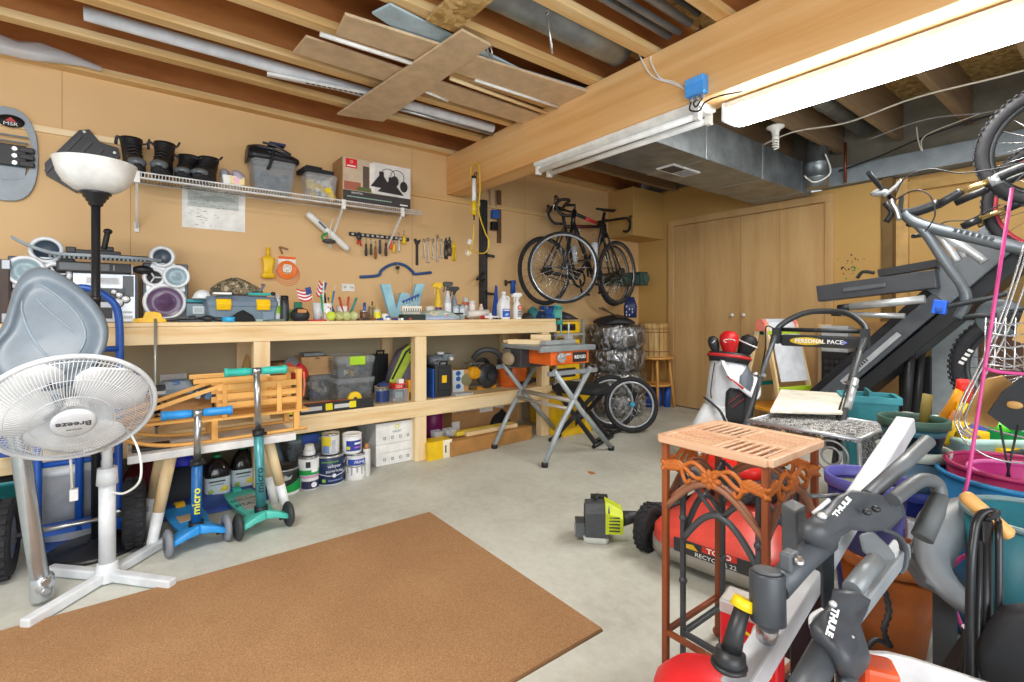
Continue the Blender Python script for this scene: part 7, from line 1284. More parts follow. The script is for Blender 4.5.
# ---------------------------------------------------------------- right side
# plant stand pair (nested)
PX, PY = -.71, 1.36
def plant_stand(name, label, hx, h, cols, leaf, arch, th, sl):
    t = thing(name, label, 'plant stand', (PX, PY, 0), 0)
    for sx in (-1, 1):
        for sy in (-1, 1):
            b = B(cols); b.bx((sx * hx - th, sy * hx - th, .02), (sx * hx + th, sy * hx + th, h - .012)); o = b.obj('leg', t, bevel=.002); b = B(cols); b.ell((sx * hx, sy * hx, .016), (th * 2.1, th * 2.1, .016), None, 14, 8); b.obj('foot', o)
            if not leaf:
                b = B(cols); b.ell((sx * hx, sy * hx, .28), (.012, .012, .012), None, 10, 6); b.obj('collar', o); b = B(cols); b.ell((sx * hx, sy * hx, .46), (.012, .012, .012), None, 10, 6); b.obj('collar', o)
    for a, bb in (((-1, -1), (1, -1)), ((1, -1), (1, 1)), ((1, 1), (-1, 1)), ((-1, 1), (-1, -1))):
        b = B(cols); b.beam((a[0] * hx, a[1] * hx, .13), (bb[0] * hx, bb[1] * hx, .13), .014, .014); b.obj('stretcher', t, bevel=.002)
        A, E = Vector((a[0] * hx, a[1] * hx, 0)), Vector((bb[0] * hx, bb[1] * hx, 0)); b = B(arch)
        P = [A.lerp(E, k / 14) + Vector((0, 0, h - .20 + .10 * math.sin(PI * k / 14))) for k in range(15)]; b.tube(P, .009, None, 8); 
        if leaf: b.tube([p + Vector((0, 0, .014)) for p in P[1:-1]], .005, None, 6)
        else: b.tube([A.lerp(E, .5) + Vector((0, 0, h - .11)), A.lerp(E, .22) + Vector((0, 0, h - .05)), A.lerp(E, .05) + Vector((0, 0, h - .02))], .006); b.tube([A.lerp(E, .5) + Vector((0, 0, h - .11)), A.lerp(E, .78) + Vector((0, 0, h - .05)), A.lerp(E, .95) + Vector((0, 0, h - .02))], .006)
        b.obj('arch', t)
        if leaf:
            d = (E - A).normalized(); b = B('c_c06a28_45'); nrm_ = d.cross(Vector((0, 0, 1)))
            def P2(u, z): return A + d * u + Vector((0, 0, z)) + nrm_ * .004
            Lh = 2 * hx; vine = [P2(.02 + (Lh - .04) * k / 20, h - .075 + .016 * math.sin(k * .63 + .5)) for k in range(21)]; b.tube(vine, .006, None, 6)
            for s in (-1, 1):
                b.tube(spline([P2(Lh / 2, h - .08), P2(Lh / 2 + s * .05, h - .05), P2(Lh / 2 + s * .085, h - .075), P2(Lh / 2 + s * .075, h - .11), P2(Lh / 2 + s * .06, h - .10)], 5), .006, None, 6)
                for k in range(5):
                    c = P2(Lh / 2 + s * (.095 + .011 * k), h - .075 - .002 * k)
                    for q in (-1, 1): b.ell(c, (.021, .007, .0085), None, 8, 6, (0, -s * (28 if q > 0 else -28), math.degrees(math.atan2(d.y, d.x)))); c = c + Vector((0, 0, -.008 * q))
            for k in range(7): a_ = k * 2 * PI / 7; b.ell(P2(Lh / 2 + .018 * math.cos(a_), h - .085 + .015 * math.sin(a_)), (.014, .007, .008), None, 8, 6, (0, -math.degrees(a_), math.degrees(math.atan2(d.y, d.x))))
            b.ell(P2(Lh / 2, h - .085), (.009, .01, .009), None, 10, 6); b.obj('leaf_carving', t)
    return t
ps = plant_stand('plant_stand', 'rust-brown plant stand with slatted top and carved leaf apron', .142, .69, 'rust_z', True, 'c_9c6a50_45', .0085, True)
b = B('slat_x'); hx = .152; z0 = .678
for s in (-1, 1): b.bx((-hx, s * hx - .012, z0), (hx, s * hx + .012, z0 + .02)); b.bx((s * hx - .012, -hx, z0), (s * hx + .012, hx, z0 + .02)); 
b.bx((-.008, -hx, z0), (.008, hx, z0 + .018)); b.bx((-hx, -.008, z0), (hx, .008, z0 + .018)); b.obj('top_frame', ps, bevel=.003)
for qx in (0, 1):
    for qy in (0, 1):
        b = B('slat_x'); x0, y0_ = (-.142 if qx == 0 else .006), (-.142 if qy == 0 else .006)
        for k in range(6):
            if (qx + qy) % 2 == 0: b.bx((x0, y0_ + .004 + .0225 * k, z0 + .009), (x0 + .136, y0_ + .0135 + .0225 * k, z0 + .016))
            else: b.bx((x0 + .004 + .0225 * k, y0_, z0 + .009), (x0 + .0135 + .0225 * k, y0_ + .136, z0 + .016))
        b.obj('top_slats', ps, bevel=.002)
plant_stand('iron_stand', 'dark grey iron stand nested inside the rust-brown plant stand', .108, .60, 'c_4a4e52_45_30', False, 'c_565a5e_45_30', .0065, False)
# lawn mower
t = thing('lawn_mower', 'red lawn mower with black upright handle behind the plant stand', 'lawn mower', (-1.10, 2.15, 0), 8)
b = B('c_d64c40_35'); hw = .26
def mring(x0, x1, y0_, y1_, z, r): return rring(x1 - x0, y1_ - y0_, r, z, 5, (x0 + x1) / 2, (y0_ + y1_) / 2)
b.loft([mring(-hw, hw, -.42, .35, .10, .12), mring(-hw, hw, -.42, .35, .145, .13), mring(-hw * .95, hw * .95, -.40, .34, .165, .14), mring(-.2, .2, -.26, .28, .195, .12), mring(-.17, .17, -.2, .25, .25, .1)], None, True); b.obj('deck', t, bevel=.004)
b = B('c_8f8a80_55'); b.loft([mring(-hw * 1.01, hw * 1.01, -.425, .355, .055, .12), mring(-hw * 1.01, hw * 1.01, -.425, .355, .105, .12)], None, True); b.obj('deck_skirt', t)
b = B('c_2e3032_45'); N = Vector((0, -.96, .28)); b.box((.03, -.424, .128), (.30, .006, .052)); fm = frame((.03, -.4285, .128), (1, 0, 0), (0, 0, 1)); b.box((.06, -.4275, .143), (.13, .004, .022), 'c_c8281e_40'); b.text('TORO', .026, 'c_f2e6da_40', frame((.06, -.4305, .143), (1, 0, 0), (0, 0, 1)), .0005, 1.25, True, .0006); b.text('RECYCLER 22', .022, 'c_e8e8e6_40', frame((.045, -.4282, .113), (1, 0, 0), (0, 0, 1)), .0005, 1.2); b.prism([(-.1, .0), (-.05, .0), (-.07, .02), (-.1, .016)], 0, .001, 'c_e0b020_40', fm); b.obj('decal', t)
for x in (-.30, .30):
    for y, R in ((-.30, .10), (.38, .10)): tyre('wheel', t, (x, y, R), (1, 0, 0), R, .055, tread=22, rim='c_3a3c3e_50', kn=.7)
b = B('c_2c2e30_50'); b.cyl((0, 0, .25), (0, 0, .34), .15, None, .14, 26); b.bx((-.12, -.16, .27), (.13, .16, .36)); b.ell((.13, .02, .33), (.07, .09, .06), None, 14, 8); b.obj('engine_block', t, bevel=.01)
b = B('c_d8251c_35'); b.loft([mring(-.15, .12, -.15, .14, .355, .06), mring(-.15, .12, -.15, .14, .40, .07), mring(-.11, .08, -.1, .1, .43, .06)]); b.obj('engine_cover', t); b = B('steel'); b.bx((-.19, -.13, .28), (-.12, .02, .36)); 
for k in range(6): b.cyl((-.192, -.11 + .02 * k, .31), (-.194, -.11 + .02 * k, .31), .006, 'c_a0281c_45')
b.obj('muffler', t); b = B('c_2a2c2e_50'); b.tube([(-.1, -.15, .3), (.1, -.17, .3)], .03); b.obj('air_filter', t)
mw = t
def ml(x, y, z): return mw.matrix_basis.inverted() @ Vector((x, y, z))
b = B('c_4a4e50_40'); Lb, Rb = -1.305, -.875
for x in (Lb, Rb): b = B('c_4a4e50_40'); b.tube([ml(x, 2.47, .16), ml(x, 2.57, .46), ml(x, 2.80, .78), ml(x, 2.92, .93)], .0135); b.obj('lower_handle', t)
b = B('c_2b2d2f_45'); b.tube(spline([ml(Lb, 2.86, .85), ml(Lb, 2.95, .965), ml(Lb + .10, 3.02, 1.045), ml((Lb + Rb) / 2, 3.04, 1.06), ml(Rb - .10, 3.02, 1.045), ml(Rb, 2.95, .965), ml(Rb, 2.86, .85)], 7), .0155, None, 10); b.tube([ml(Lb, 2.97, .955), ml(Rb, 2.97, .955)], .012)
b.box(ml(Lb, 2.93, .92), (.035, .06, .09)); b.box(ml(Rb, 2.93, .92), (.035, .06, .1)); b.obj('upper_handle', t)
b = B('c_2b2d2f_45'); p, q = ml(Lb + .015, 2.955, .895), ml(Rb - .015, 2.955, .895); b.beam(p, q, .04, .065); b.obj('pace_bar', t, bevel=.012)
b = B('c_d6b52c_45'); c = ml((Lb + Rb) / 2 - .06, 2.931, .895); d = (q - p).normalized(); Fm = frame(c, d, (0, 0, 1)); b.prism([(.085 * math.cos(a), .021 * math.sin(a)) for a in [k * PI / 10 for k in range(20)]], 0, .001, None, Fm); b.text('PERSONAL PACE', .030, 'c_f0f0ee_40', Fm @ TR((.06, 0, .002)), .0005, 1.05, True, .0006); b.prism([(.178, -.012), (.198, 0), (.178, .012)], 0, .0015, 'c_7d86d8_40', Fm); b.obj('lettering', t)
b = B('steel'); b.tube([ml(Lb - .02, 2.74, .70), ml(Lb + .03, 2.72, .71)], .010); b.ell(ml(Lb - .03, 2.73, .71), (.02, .014, .014)); b.obj('handle_knob', t); b = B('steel'); b.tube([ml(Rb - .03, 2.76, .71), ml(Rb + .03, 2.72, .70)], .010); b.tube([ml(Rb + .012, 2.66, .6), ml(Rb + .012, 2.76, .73)], .016, 'c_c4c6c8_30_50'); b.obj('handle_knob', t)
b = B('black'); b.tube(spline([ml(Lb - .01, 2.95, .95), ml(Lb - .06, 2.93, .97), ml(Lb - .05, 2.9, .85), ml(Lb + .0, 2.72, .68), ml(Lb + .02, 2.6, .5)], 6), .004); b.obj('control_cable', t); b = B('black'); b.tube(spline([ml(Rb - .01, 2.95, .95), ml(Rb - .04, 2.93, .86), ml(Rb - .02, 2.78, .74), ml(Rb - .03, 2.6, .5)], 6), .004); b.obj('control_cable', t)
# trimmer engine
t = thing('string_trimmer', 'lime and grey trimmer engine lying on the floor beside mower', 'trimmer', (-1.60, 1.66, 0), -44)
b = B('c_4a4e52_45'); b.loft([[(-.055, .0, .03), (.055, .0, .03), (.06, .0, .14), (.03, .0, .175), (-.03, .0, .175), (-.06, .0, .14)], [(-.06, .11, .03), (.06, .11, .03), (.065, .11, .15), (.03, .11, .18), (-.03, .11, .18), (-.065, .11, .15)]], None, False)
for k in range(6): b.bx((-.045, -.004, .075 + .014 * k), (.045, .004, .081 + .014 * k), 'black')
b.obj('engine_housing', t, bevel=.008)
b = B('c_c9d92a_40'); b.loft([[(-.062, .09, .05), (.062, .09, .05), (.068, .09, .15), (.03, .09, .19), (-.03, .09, .19), (-.068, .09, .15)], [(-.055, .17, .05), (.055, .17, .05), (.06, .17, .12), (.03, .17, .15), (-.03, .17, .15), (-.06, .17, .12)]], None, False)
for k in range(5): b.bx((.058, .105, .065 + .015 * k), (.066, .155, .071 + .015 * k), 'c_2e3032_50')
b.obj('lime_shroud', t, bevel=.006)
b = B('c_5a5e62_45'); b.bx((-.045, -.045, .02), (.035, .0, .085)); b.bx((-.03, -.047, .03), (.025, -.044, .075), 'c_e6e8e8_40'); b.bx((-.022, -.049, .04), (.017, -.046, .065), 'c_4a4e52_50'); b.obj('starter_cover', t, bevel=.006); b = B('c_2a2b2c_50'); b.bx((-.09, .03, .09), (-.055, .11, .18)); b.tube([(-.04, .05, .18), (-.02, .06, .2), (.01, .05, .19)], .008); b.ell((-.07, .0, .06), (.018, .018, .015), 'white'); b.obj('choke_cover', t, bevel=.006)
b = B('c_d6d9d2_35'); b.loft([rring(.1, .11, .02, 0, 3, 0, .05), rring(.11, .12, .02, .03, 3, 0, .05)]); b.obj('fuel_tank', t, bevel=.004)
b = B('c_34373a_45'); b.tube([(0, .16, .10), (0, .24, .115)], .03, None, 12, False, [.036, .024]); b.tube([(0, .22, .11), (0, .34, .14)], .022); b.bx((-.025, .29, .10), (.025, .37, .175)); b.tube([(0, .34, .14), (.0, .52, .235)], .0125); b.obj('shaft', t); b = B('black'); b.tube(spline([(0, .43, .18), (-.05, .43, .22), (-.07, .45, .29), (-.02, .47, .33), (.04, .47, .32), (.05, .45, .27), (0, .44, .2)], 5), .011); b.obj('loop_handle', t); b = B('c_e4e6e6_40'); b.tube([(.03, .25, .09), (.035, .24, .05)], .012); b.ell((.03, .3, .17), (.01, .03, .008)); b.obj('throttle', t)
# patterned iron side table
TX0, TX1, TY0, TY1, TZ = -1.13, -.695, 2.26, 2.66, .55
t = thing('iron_table', 'black iron side table with white scroll-patterned top behind plant stand', 'side table', ((TX0 + TX1) / 2, (TY0 + TY1) / 2, 0)); tw, td = TX1 - TX0, TY1 - TY0
speckle('scroll', 32, [(0, '121314'), (.42, 'e8e8e8'), (.465, '121314'), (.53, 'e8e8e8'), (.575, '121314')], .4)
b = B('scroll'); b.bx((-tw / 2, -td / 2, TZ - .012), (tw / 2, td / 2, TZ)); b.obj('top_panel', t); b = B('scroll'); b.bx((tw / 2 - .006, -td / 2, TZ - .14), (tw / 2, td / 2, TZ - .012)); b.obj('side_panel', t)
b = B('c_b9bcbe_35_60')
for s in (-1, 1): b.tube([(-tw / 2, s * td / 2, TZ), (tw / 2, s * td / 2, TZ)], .009); b.tube([(s * tw / 2, -td / 2, TZ), (s * tw / 2, td / 2, TZ)], .009)
b.obj('edge_rail', t)
for sx in (-1, 1):
    for sy in (-1, 1): b = B('c_9ea2a4_35_50'); z1 = .0 if sx > 0 else .27; b.tube([(sx * tw / 2, sy * td / 2, TZ - .01), (sx * tw / 2 + sx * .012, sy * td / 2, TZ * .5), (sx * tw / 2, sy * td / 2, z1)], .009); b.obj('leg', t)
b = B('c_9ea2a4_35_50')
for k, x in enumerate((-.1, .12)): 
    for rr in (.062, .035): b = B('c_9ea2a4_35_50'); b.torus(rr, .005, None, frame((x, -td / 2, TZ - .085), (1, 0, 0), (0, 0, 1)), 26, 6); b.obj('scroll_ring', t)
plank('cream_board', 'plain cream white board lying behind the scroll-patterned table', [(770, 413), (842, 415), (855, 396), (781, 391)], .575, .012, 'c_ece6d6_60', 'board')
# treadmill, folded up
ty = 4.25
P0, P1 = py(812, 402, ty), py(1004, 236, ty); dv = (P1 - P0).normalized(); nv = Vector((-dv.z, 0, dv.x)); 
t = thing('treadmill', 'folded black treadmill leaning up against the back wall', 'treadmill', (P0.x, ty, 0)); o0 = t.location.copy(); Lm = (P1 - P0).length
def slabq(a0, a1, n0, n1, y0_, y1_, mat, name, par=t, bev=.006):
    b = B(mat); q = [P0 - o0 + dv * a + nv * n for a, n in ((a0, n0), (a1, n0), (a1, n1), (a0, n1))]
    b.prism([(p.x, p.z) for p in q], -y1_, -y0_, None, frame((0, 0, 0), (1, 0, 0), (0, 0, 1))); return b.obj(name, par, bevel=bev)
slabq(-.1, Lm, -.06, .03, -.0, .36, 'c_1b1c1f_50', 'running_deck'); slabq(-.08, Lm * .99, .02, .075, .0, .08, 'c_202226_40', 'belt_edge'); slabq(-.16, Lm * 1.0, -.09, .015, -.05, .02, 'c_565a61_35', 'side_rail'); slabq(-.16, Lm * .98, -.19, -.10, -.02, .34, 'c_24262a_40', 'lower_rail')
slabq(Lm * .70, Lm * 1.02, -.10, .11, -.06, .36, 'c_6d7278_35', 'motor_hood'); slabq(Lm * .18, Lm * .50, -.06, -.025, -.06, -.048, 'c_b9bcc0_35', 'rail_label', t, .002)
b = B('c_3c3e44_40'); c = P0 - o0 + dv * (Lm * .34) + nv * -.0425; [b.box((0, 0, 0), (.012, .018, .002), None, None, 1, frame((c.x - .10 + dv.x * .021 * q, -.063, c.z - .10 + dv.z * .021 * q), dv, nv)) for q in range(7)]; b.obj('rail_lettering', t)
b = B('satin_black'); b.bx((.1, .0, 0), (.62, .34, .06)); b.tube([(.56, .05, .05), (.62, .05, .9)], .03); b.tube([(.56, .30, .05), (.62, .30, .9)], .03); b.obj('base_frame', t)
a, e = py(820, 294, 4.15), py(938, 279, 4.15); b = B('c_3f4146_40'); b.beam(a - o0, e - o0, .12, .12); b.beam(a.lerp(e, .25) - o0 + Vector((0, -.065, .0)), a.lerp(e, .62) - o0 + Vector((0, -.065, 0)), .012, .03, 'c_55585e_40'); b.obj('console', t, bevel=.012); b = B('c_26272a_40'); b.beam(a.lerp(e, .55) - o0 + Vector((0, 0, .09)), e - o0 + Vector((0, 0, .10)), .1, .05); b.tube(spline([a.lerp(e, .35) - o0 + Vector((0, 0, .08)), a.lerp(e, .4) - o0 + Vector((0, 0, .12)), a.lerp(e, .5) - o0 + Vector((0, 0, .1))], 4), .012); b.obj('console_top', t)
for (u0, v0, u1, v1, r, mt) in ((850, 307, 925, 299, .026, 'c_c9cbcd_30_50'), (842, 314, 905, 316, .018, 'c_b9bbbd_30_50')): b = B(mt); p, q = py(u0, v0, 4.0) - o0, py(u1, v1, 4.0) - o0; b.tube([p, q], r); b.tube([p - (q - p) * .18, p], r * .95, 'black'); b.obj('hand_grip', t)
# things behind/under the treadmill
b = B('c_26282a_50'); b.bx((-.1, -.06, 0), (.1, .06, .72)); 
for i in range(10): b.bx((-.09, -.066, .1 + .058 * i), (.09, -.06, .13 + .058 * i), 'c_3d4043_50')
for i in range(5): b.bx((-.08 + .04 * i - .004, -.069, .1), (-.08 + .04 * i + .004, -.06, .67), 'c_1b1c1e_50')
b.solo('dog_crate_panel', 'black louvred panel standing behind the mower handle', 'panel', (-1.62, 4.75, 0), 0, None, .006)
bx_thing('white_box', 'pale grey box on top of the black louvred panel', 'box', (-1.62, 4.75, .721), (.2, .12, .22), 'c_c3c8cc_50', 0); bx_thing('tan_carton', 'tan cardboard carton standing behind treadmill console', 'box', (-1.30, 4.71, 0), (.26, .15, .98), 'carton', 0); bx_thing('grey_shield', 'light grey round-cornered panel standing under the folded treadmill', 'panel', (-.86, 4.70, 0), (.26, .03, 1.0), 'c_9aa0a4_50', 0, None, .012); bx_thing('shadow_box', 'black box standing in for the shadow under the treadmill', 'cabinet', (-1.07, 4.73, 0), (.18, .16, .72), 'c_141517_50', 0); bx_thing('brown_panel', 'dark brown wooden panel behind the grey round-cornered panel', 'panel', (-.62, 4.78, 0), (.34, .03, 1.05), 'c_6a4630_60', 0)  # the black box paints in the shadow below the treadmill
bx_thing('pale_board', 'pale plywood strip leaning on wall beyond the easel', 'board', (-1.73, 4.79, 0), (.1, .02, .95), 'pine_z', 0)
# mountain bikes
def tubeP(b, y, pts, r, m=None, dy=0, k=4, n=10, o=Vector()): b.tube(spline([py(u, v, y + dy) - o for u, v in pts], k), r, m, n)
def mtb1():
    y = 3.55; o = py(960, 245, y); t = thing('mountain_bike', 'grey mountain bike hung nose-up above treadmill with gold fork', 'bicycle', o)
    b = B('c_646b70_30_30'); tubeP(b, y, ((905, 213), (915, 222), (940, 230), (985, 240), (1035, 252)), .032, None, 0, 4, 12, o); tubeP(b, y, ((908, 216), (925, 232), (945, 262), (962, 286), (966, 302), (958, 318)), .026, None, 0, 4, 12, o); tubeP(b, y, ((900, 214), (918, 211), (940, 203)), .028, 'satin_black', 0, 3, 12, o); b.obj('frame', t)
    b = B('c_2d3236_40'); cc = py(975, 229, y) - o + Vector((0, -.034, 0)); e = (py(1015, 240, y) - py(940, 222, y)).normalized(); [b.box((0, 0, 0), (.016, .02, .002), None, None, 1, frame(cc + Vector((0, 0, -.034)) + e * (.026 * q - .08), e, (0, 0, 1))) for q in range(7)]; b.obj('frame_lettering', t)
    b = B('satin_black'); tubeP(b, y, ((940, 204), (955, 195), (962, 191)), .022, None, -.05, 2, 12, o); tubeP(b, y, ((990, 181), (1010, 172), (1035, 162)), .024, None, -.05, 2, 12, o); tubeP(b, y, ((955, 203), (1000, 184), (1035, 170)), .020, None, .06, 2, 12, o); b.obj('fork_lower', t)
    b = B('c_b59a68_20_80'); tubeP(b, y, ((958, 193), (992, 180)), .0165, None, -.05, 2, 12, o); b.obj('stanchion', t); b = B('c_c9ccce_25_60'); tubeP(b, y, ((990, 182), (1000, 178)), .028, None, -.05, 2, 12, o); b.obj('fork_collar', t)
    b = B('satin_black'); 
    p, q = py(886, 190, y) - o, py(900, 216, y) - o; b.tube([p + Vector((0, -.30, .05)), p + Vector((.0, -.1, 0)), p, q, p + Vector((0, .3, .0))], .013); b.tube([q, py(908, 214, y) - o], .02); b.obj('handlebar', t)
    b = B('c_a8abad_30_40'); b.ell(py(882, 194, y) - o + Vector((0, -.05, 0)), (.045, .03, .022)); tubeP(b, y, ((884, 196), (896, 186), (902, 180)), .011, None, -.06, 3, 8, o); tubeP(b, y, ((890, 200), (897, 211), (899, 220)), .014, 'steel', -.08, 3, 8, o); tubeP(b, y, ((885, 203), (892, 212), (886, 222)), .016, 'black', -.04, 3, 8, o); b.ell(py(913, 224, y) - o, (.035, .02, .018), 'black'); b.obj('brake_lever', t)
    b = B('black'); tubeP(b, y, ((895, 196), (905, 178), (930, 169), (960, 173), (1000, 168), (1030, 160)), .004, None, -.1, 6, 6, o); tubeP(b, y, ((895, 200), (915, 190), (930, 196), (935, 215), (925, 232)), .004, None, -.1, 6, 6, o); b.obj('brake_cable', t)
    bikewheel('front_wheel', t, py(1060, 142, y) - o, (.12, 1, .0), .31, .03, 24, 'c_1c1d1f_40', 'rubber', 'c_2a2c30_40', 1)
    b = B('satin_black'); tubeP(b, y, ((938, 308), (965, 303), (995, 297), (1010, 292)), .014, 'c_3a3d40_35_50', -.05, 3, 10, o); tubeP(b, y, ((958, 318), (990, 316), (1020, 330)), .018, None, .0, 3, 10, o); b.obj('chainstay', t)
    b = B('c_1f5fd0_40'); c = py(943, 307, y) - o + Vector((0, -.06, 0)); b.box(c, (.06, .05, .075), None, (0, 8, 0)); b.box(c + Vector((.0, -.028, -.015)), (.03, .01, .03), 'c_17479c_40'); b.obj('pedal', t, bevel=.006)
    b = B('c_5d646a_35_30'); b.lathe([(.0, -.01), (.09, -.01), (.1, 0), (.09, .01), (.001, .01)], None, 26, frame(py(1000, 318, y) - o, (1, 0, 0), (0, 0, 1)), True, False); b.obj('chainring', t)
    bikewheel('rear_wheel', t, py(1030, 372, y) - o, (.15, 1, 0), .315, .034, 24, 'c_22232a_40', 'rubber', 'c_2a2c30_40', 1)
    b = B('c_d8d8d6_50'); c = py(975, 358, y) - o
    [b.box((0, 0, 0), (.014, .022, .002), None, None, 1, frame(c + Vector((-.01 - .012 * q, -.05, .04 - .022 * q)), (-.48, 0, -.88), (.88, 0, -.48))) for q in range(4)]; b.obj('tyre_lettering', t)
mtb1()
def mtb2():
    y = 3.95; o = py(960, 240, y); t = thing('mountain_bike', 'silver mountain bike partly hidden behind the grey one', 'bicycle', o)
    b = B('c_c3c7ca_25_50'); tubeP(b, y, ((930, 233), (942, 236), (962, 246), (985, 262)), .024, None, 0, 3, 12, o); tubeP(b, y, ((940, 236), (950, 250), (958, 262)), .02, None, 0, 3, 12, o); tubeP(b, y, ((955, 233), (960, 247), (966, 258)), .02, None, .02, 3, 12, o); b.obj('frame', t)
    b = B('c_b59a68_20_80'); tubeP(b, y, ((978, 220), (1008, 208)), .016, None, 0, 2, 10, o); tubeP(b, y, ((978, 226), (1008, 214)), .014, None, .06, 2, 10, o); b.obj('stanchion', t); b = B('satin_black'); tubeP(b, y, ((962, 227), (980, 219)), .022, None, 0, 2, 10, o); tubeP(b, y, ((1006, 209), (1030, 199)), .022, None, 0, 2, 10, o); b.obj('fork', t); b = B('satin_black'); b.tube([py(925, 240, y) - o + Vector((0, -.25, 0)), py(930, 234, y) - o, py(932, 230, y) - o + Vector((0, .2, 0))], .013); b.obj('handlebar', t)
    bikewheel('front_wheel', t, py(1066, 196, y) - o, (.1, 1, 0), .335, .026, 20, 'c_b03848_35_30', 'rubber', 'c_2a2c30_40', 1)
    b = B('black'); tubeP(b, y, ((928, 234), (945, 222), (968, 220), (985, 212), (1000, 205)), .004, None, -.05, 5, 6, o); b.obj('brake_cable', t)
mtb2()
# ---------------------------------------------------------------- right foreground
def fl(u, d): q = at(u, HY, d); return Vector((q.x, q.y, 0))
A, E = at(700, 752, .72), at(906, 424, 1.36)
t = thing('bike_rack', 'grey steel hitch bike rack mast with dark lettered clamps before the plant stand', 'bike rack', fl(812, .98)); o0 = t.location.copy()
def r(u, v, d): return at(u, v, d) - o0
b = B('c_c4c7cb_40_10'); b.beam(A - o0, E - o0, .042, .044); b.obj('mast', t, bevel=.004)
b = B('satin_black'); b.bx((-.03, -.03, .0), (.03, .03, .585)); b.bx((-.16, -.03, 0), (.16, .03, .03)); b.bx((-.03, -.16, 0), (.03, .16, .03))
for k in range(4): b.bx((-.05, -.012, .2 + .07 * k), (-.03, .012, .225 + .07 * k))
b.obj('stand_post', t, bevel=.003)
b = B('c_4c5054_45'); b.loft([[r(u, v, d) for u, v, d in q] for q in (((781, 503, .99), (792, 498, 1.03), (807, 506, 1.01), (797, 513, .97)), ((781, 552, .99), (792, 545, 1.03), (807, 552, 1.01), (797, 562, .97)))], None, False); b.obj('mast_block', t, bevel=.004)
# clamp arm one
b = B('c_3c4046_45'); c0, c1 = r(768, 622, .79), r(767, 572, .80); b.cyl(c0, c1, .027, None, None, 24); b.cyl(c1, c1 + (c1 - c0) * .06, .022, 'c_565a60_45'); b.bx(c0 + Vector((-.012, -.012, 0)), c0 + Vector((.012, .012, .0))); b.obj('swivel_joint', t, bevel=.003)
b = B('steel'); b.cyl(r(766, 640, .86), c0, .017); b.cyl(r(766, 641, .865), r(766, 637, .85), .023); b.obj('swivel_post', t)
b = B('c_4b5056_40'); b.tube([r(776, 588, .80), r(800, 562, .84), r(826, 540, .885)], .021, None, 14); b.obj('arm_tube', t)
b = B('c_5a5e62_45'); b.box(r(789, 560, .81), (.02, .03, .03)); b.cyl(r(797, 563, .80), r(800, 560, .79), .008, 'steel'); b.obj('locking_lever', t, bevel=.004)
def clamp(name, out, dn, th, mat):
    n = len(out); cu_ = sum(q[0] for q in out) / n; cv_ = sum(q[1] for q in out) / n; b = B(mat)
    def rg(s, dd): return [r(cu_ + (u - cu_) * s, cv_ + (v - cv_) * s, d + dd) for u, v, d in out]
    b.loft([rg(.55, dn - .006), rg(.88, dn), rg(1, dn + .010), rg(1, dn + th), rg(.8, dn + th + .012)]); b.obj(name, t)
C1 = [(799, 524, .86), (812, 516, .88), (824, 508, .9), (838, 495, .92), (852, 490, .94), (872, 493, .96), (890, 497, .97), (904, 505, .97), (906, 515, .96), (890, 530, .94), (870, 532, .92), (852, 530, .91), (842, 536, .89), (836, 548, .87), (828, 555, .86), (814, 549, .85), (802, 538, .85)]
clamp('clamp_body', C1, -.01, .035, 'c_44474c_45')
b = B('c_eceeee_40'); Fm = frame(r(842, 508, .888), r(853, 494, .90) - r(834, 512, .90), Vector((-.6, .45, .55))); b.text('THULE', .0125, None, frame(r(842, 507, .862), r(848, 500, .885) - r(836, 514, .885), r(834, 497, .885) - r(840, 504, .885)), .0008, 1.1, True, .0006); b.obj('clamp_lettering', t)
b = B('c_dfe1e2_35_30'); 
for u, v, d in ((822, 516, .865), (867, 512, .91), (876, 509, .92)): b = B('c_dfe1e2_35_30' if u == 822 else 'c_2a2c2e_40'); b.ell(r(u, v, d), (.008, .008, .006), None, 12, 6); b.obj('clamp_screw', t)
b = B('c_4d5156_45'); b.tube(spline([r(880, 528, .94), r(896, 535, .96), r(904, 548, .97), r(903, 566, .965), r(897, 572, .96)], 5), .009, None, 8, False, None, .5); b.obj('ratchet_strap', t); b = B('c_4d5156_45'); b.tube([r(810, 496, .93), r(840, 495, .94)], .008, None, 6, False, None, .4); b.tube(spline([r(813, 514, .9), r(821, 507, .9), r(829, 500, .91)], 4), .004, 'c_d8dadc_40'); b.obj('ratchet_strap', t)
b = B('c_6d7174_45'); b.loft([[r(u, v, .95) for u, v in ((858, 534), (872, 530), (888, 545), (896, 556), (893, 564), (878, 562), (862, 552))], [r(u, v, .99) for u, v in ((858, 534), (872, 530), (888, 545), (896, 556), (893, 564), (878, 562), (862, 552))]], None, False); b.obj('cradle_jaw', t, bevel=.006)
b = B('c_707478_40_20'); b.tube([r(868, 496, .99), r(900, 467, 1.04), r(928, 441, 1.09)], .0145, None, 16); b.obj('upper_tube', t)
b = B('c_55585b_45'); b.tube(spline([r(893, 500, .95), r(908, 488, .97), r(922, 480, .99), r(936, 483, 1.0), r(940, 496, .995)], 5), .0135, None, 14); b.tube([r(940, 496, .995), r(934, 512, .98), r(922, 538, .965)], .019, 'c_54585a_60', 14, False, [.0145, .018, .0185]); b.obj('handle', t)
C2 = [(833, 588, .80), (858, 592, .80), (871, 600, .80), (868, 610, .79), (861, 625, .775), (871, 658, .74), (868, 668, .735), (858, 680, .72), (840, 676, .72), (826, 655, .735), (811, 636, .75), (809, 625, .755), (820, 612, .77), (830, 603, .785)]
clamp('clamp_body', C2, -.01, .035, 'c_393c42_45')
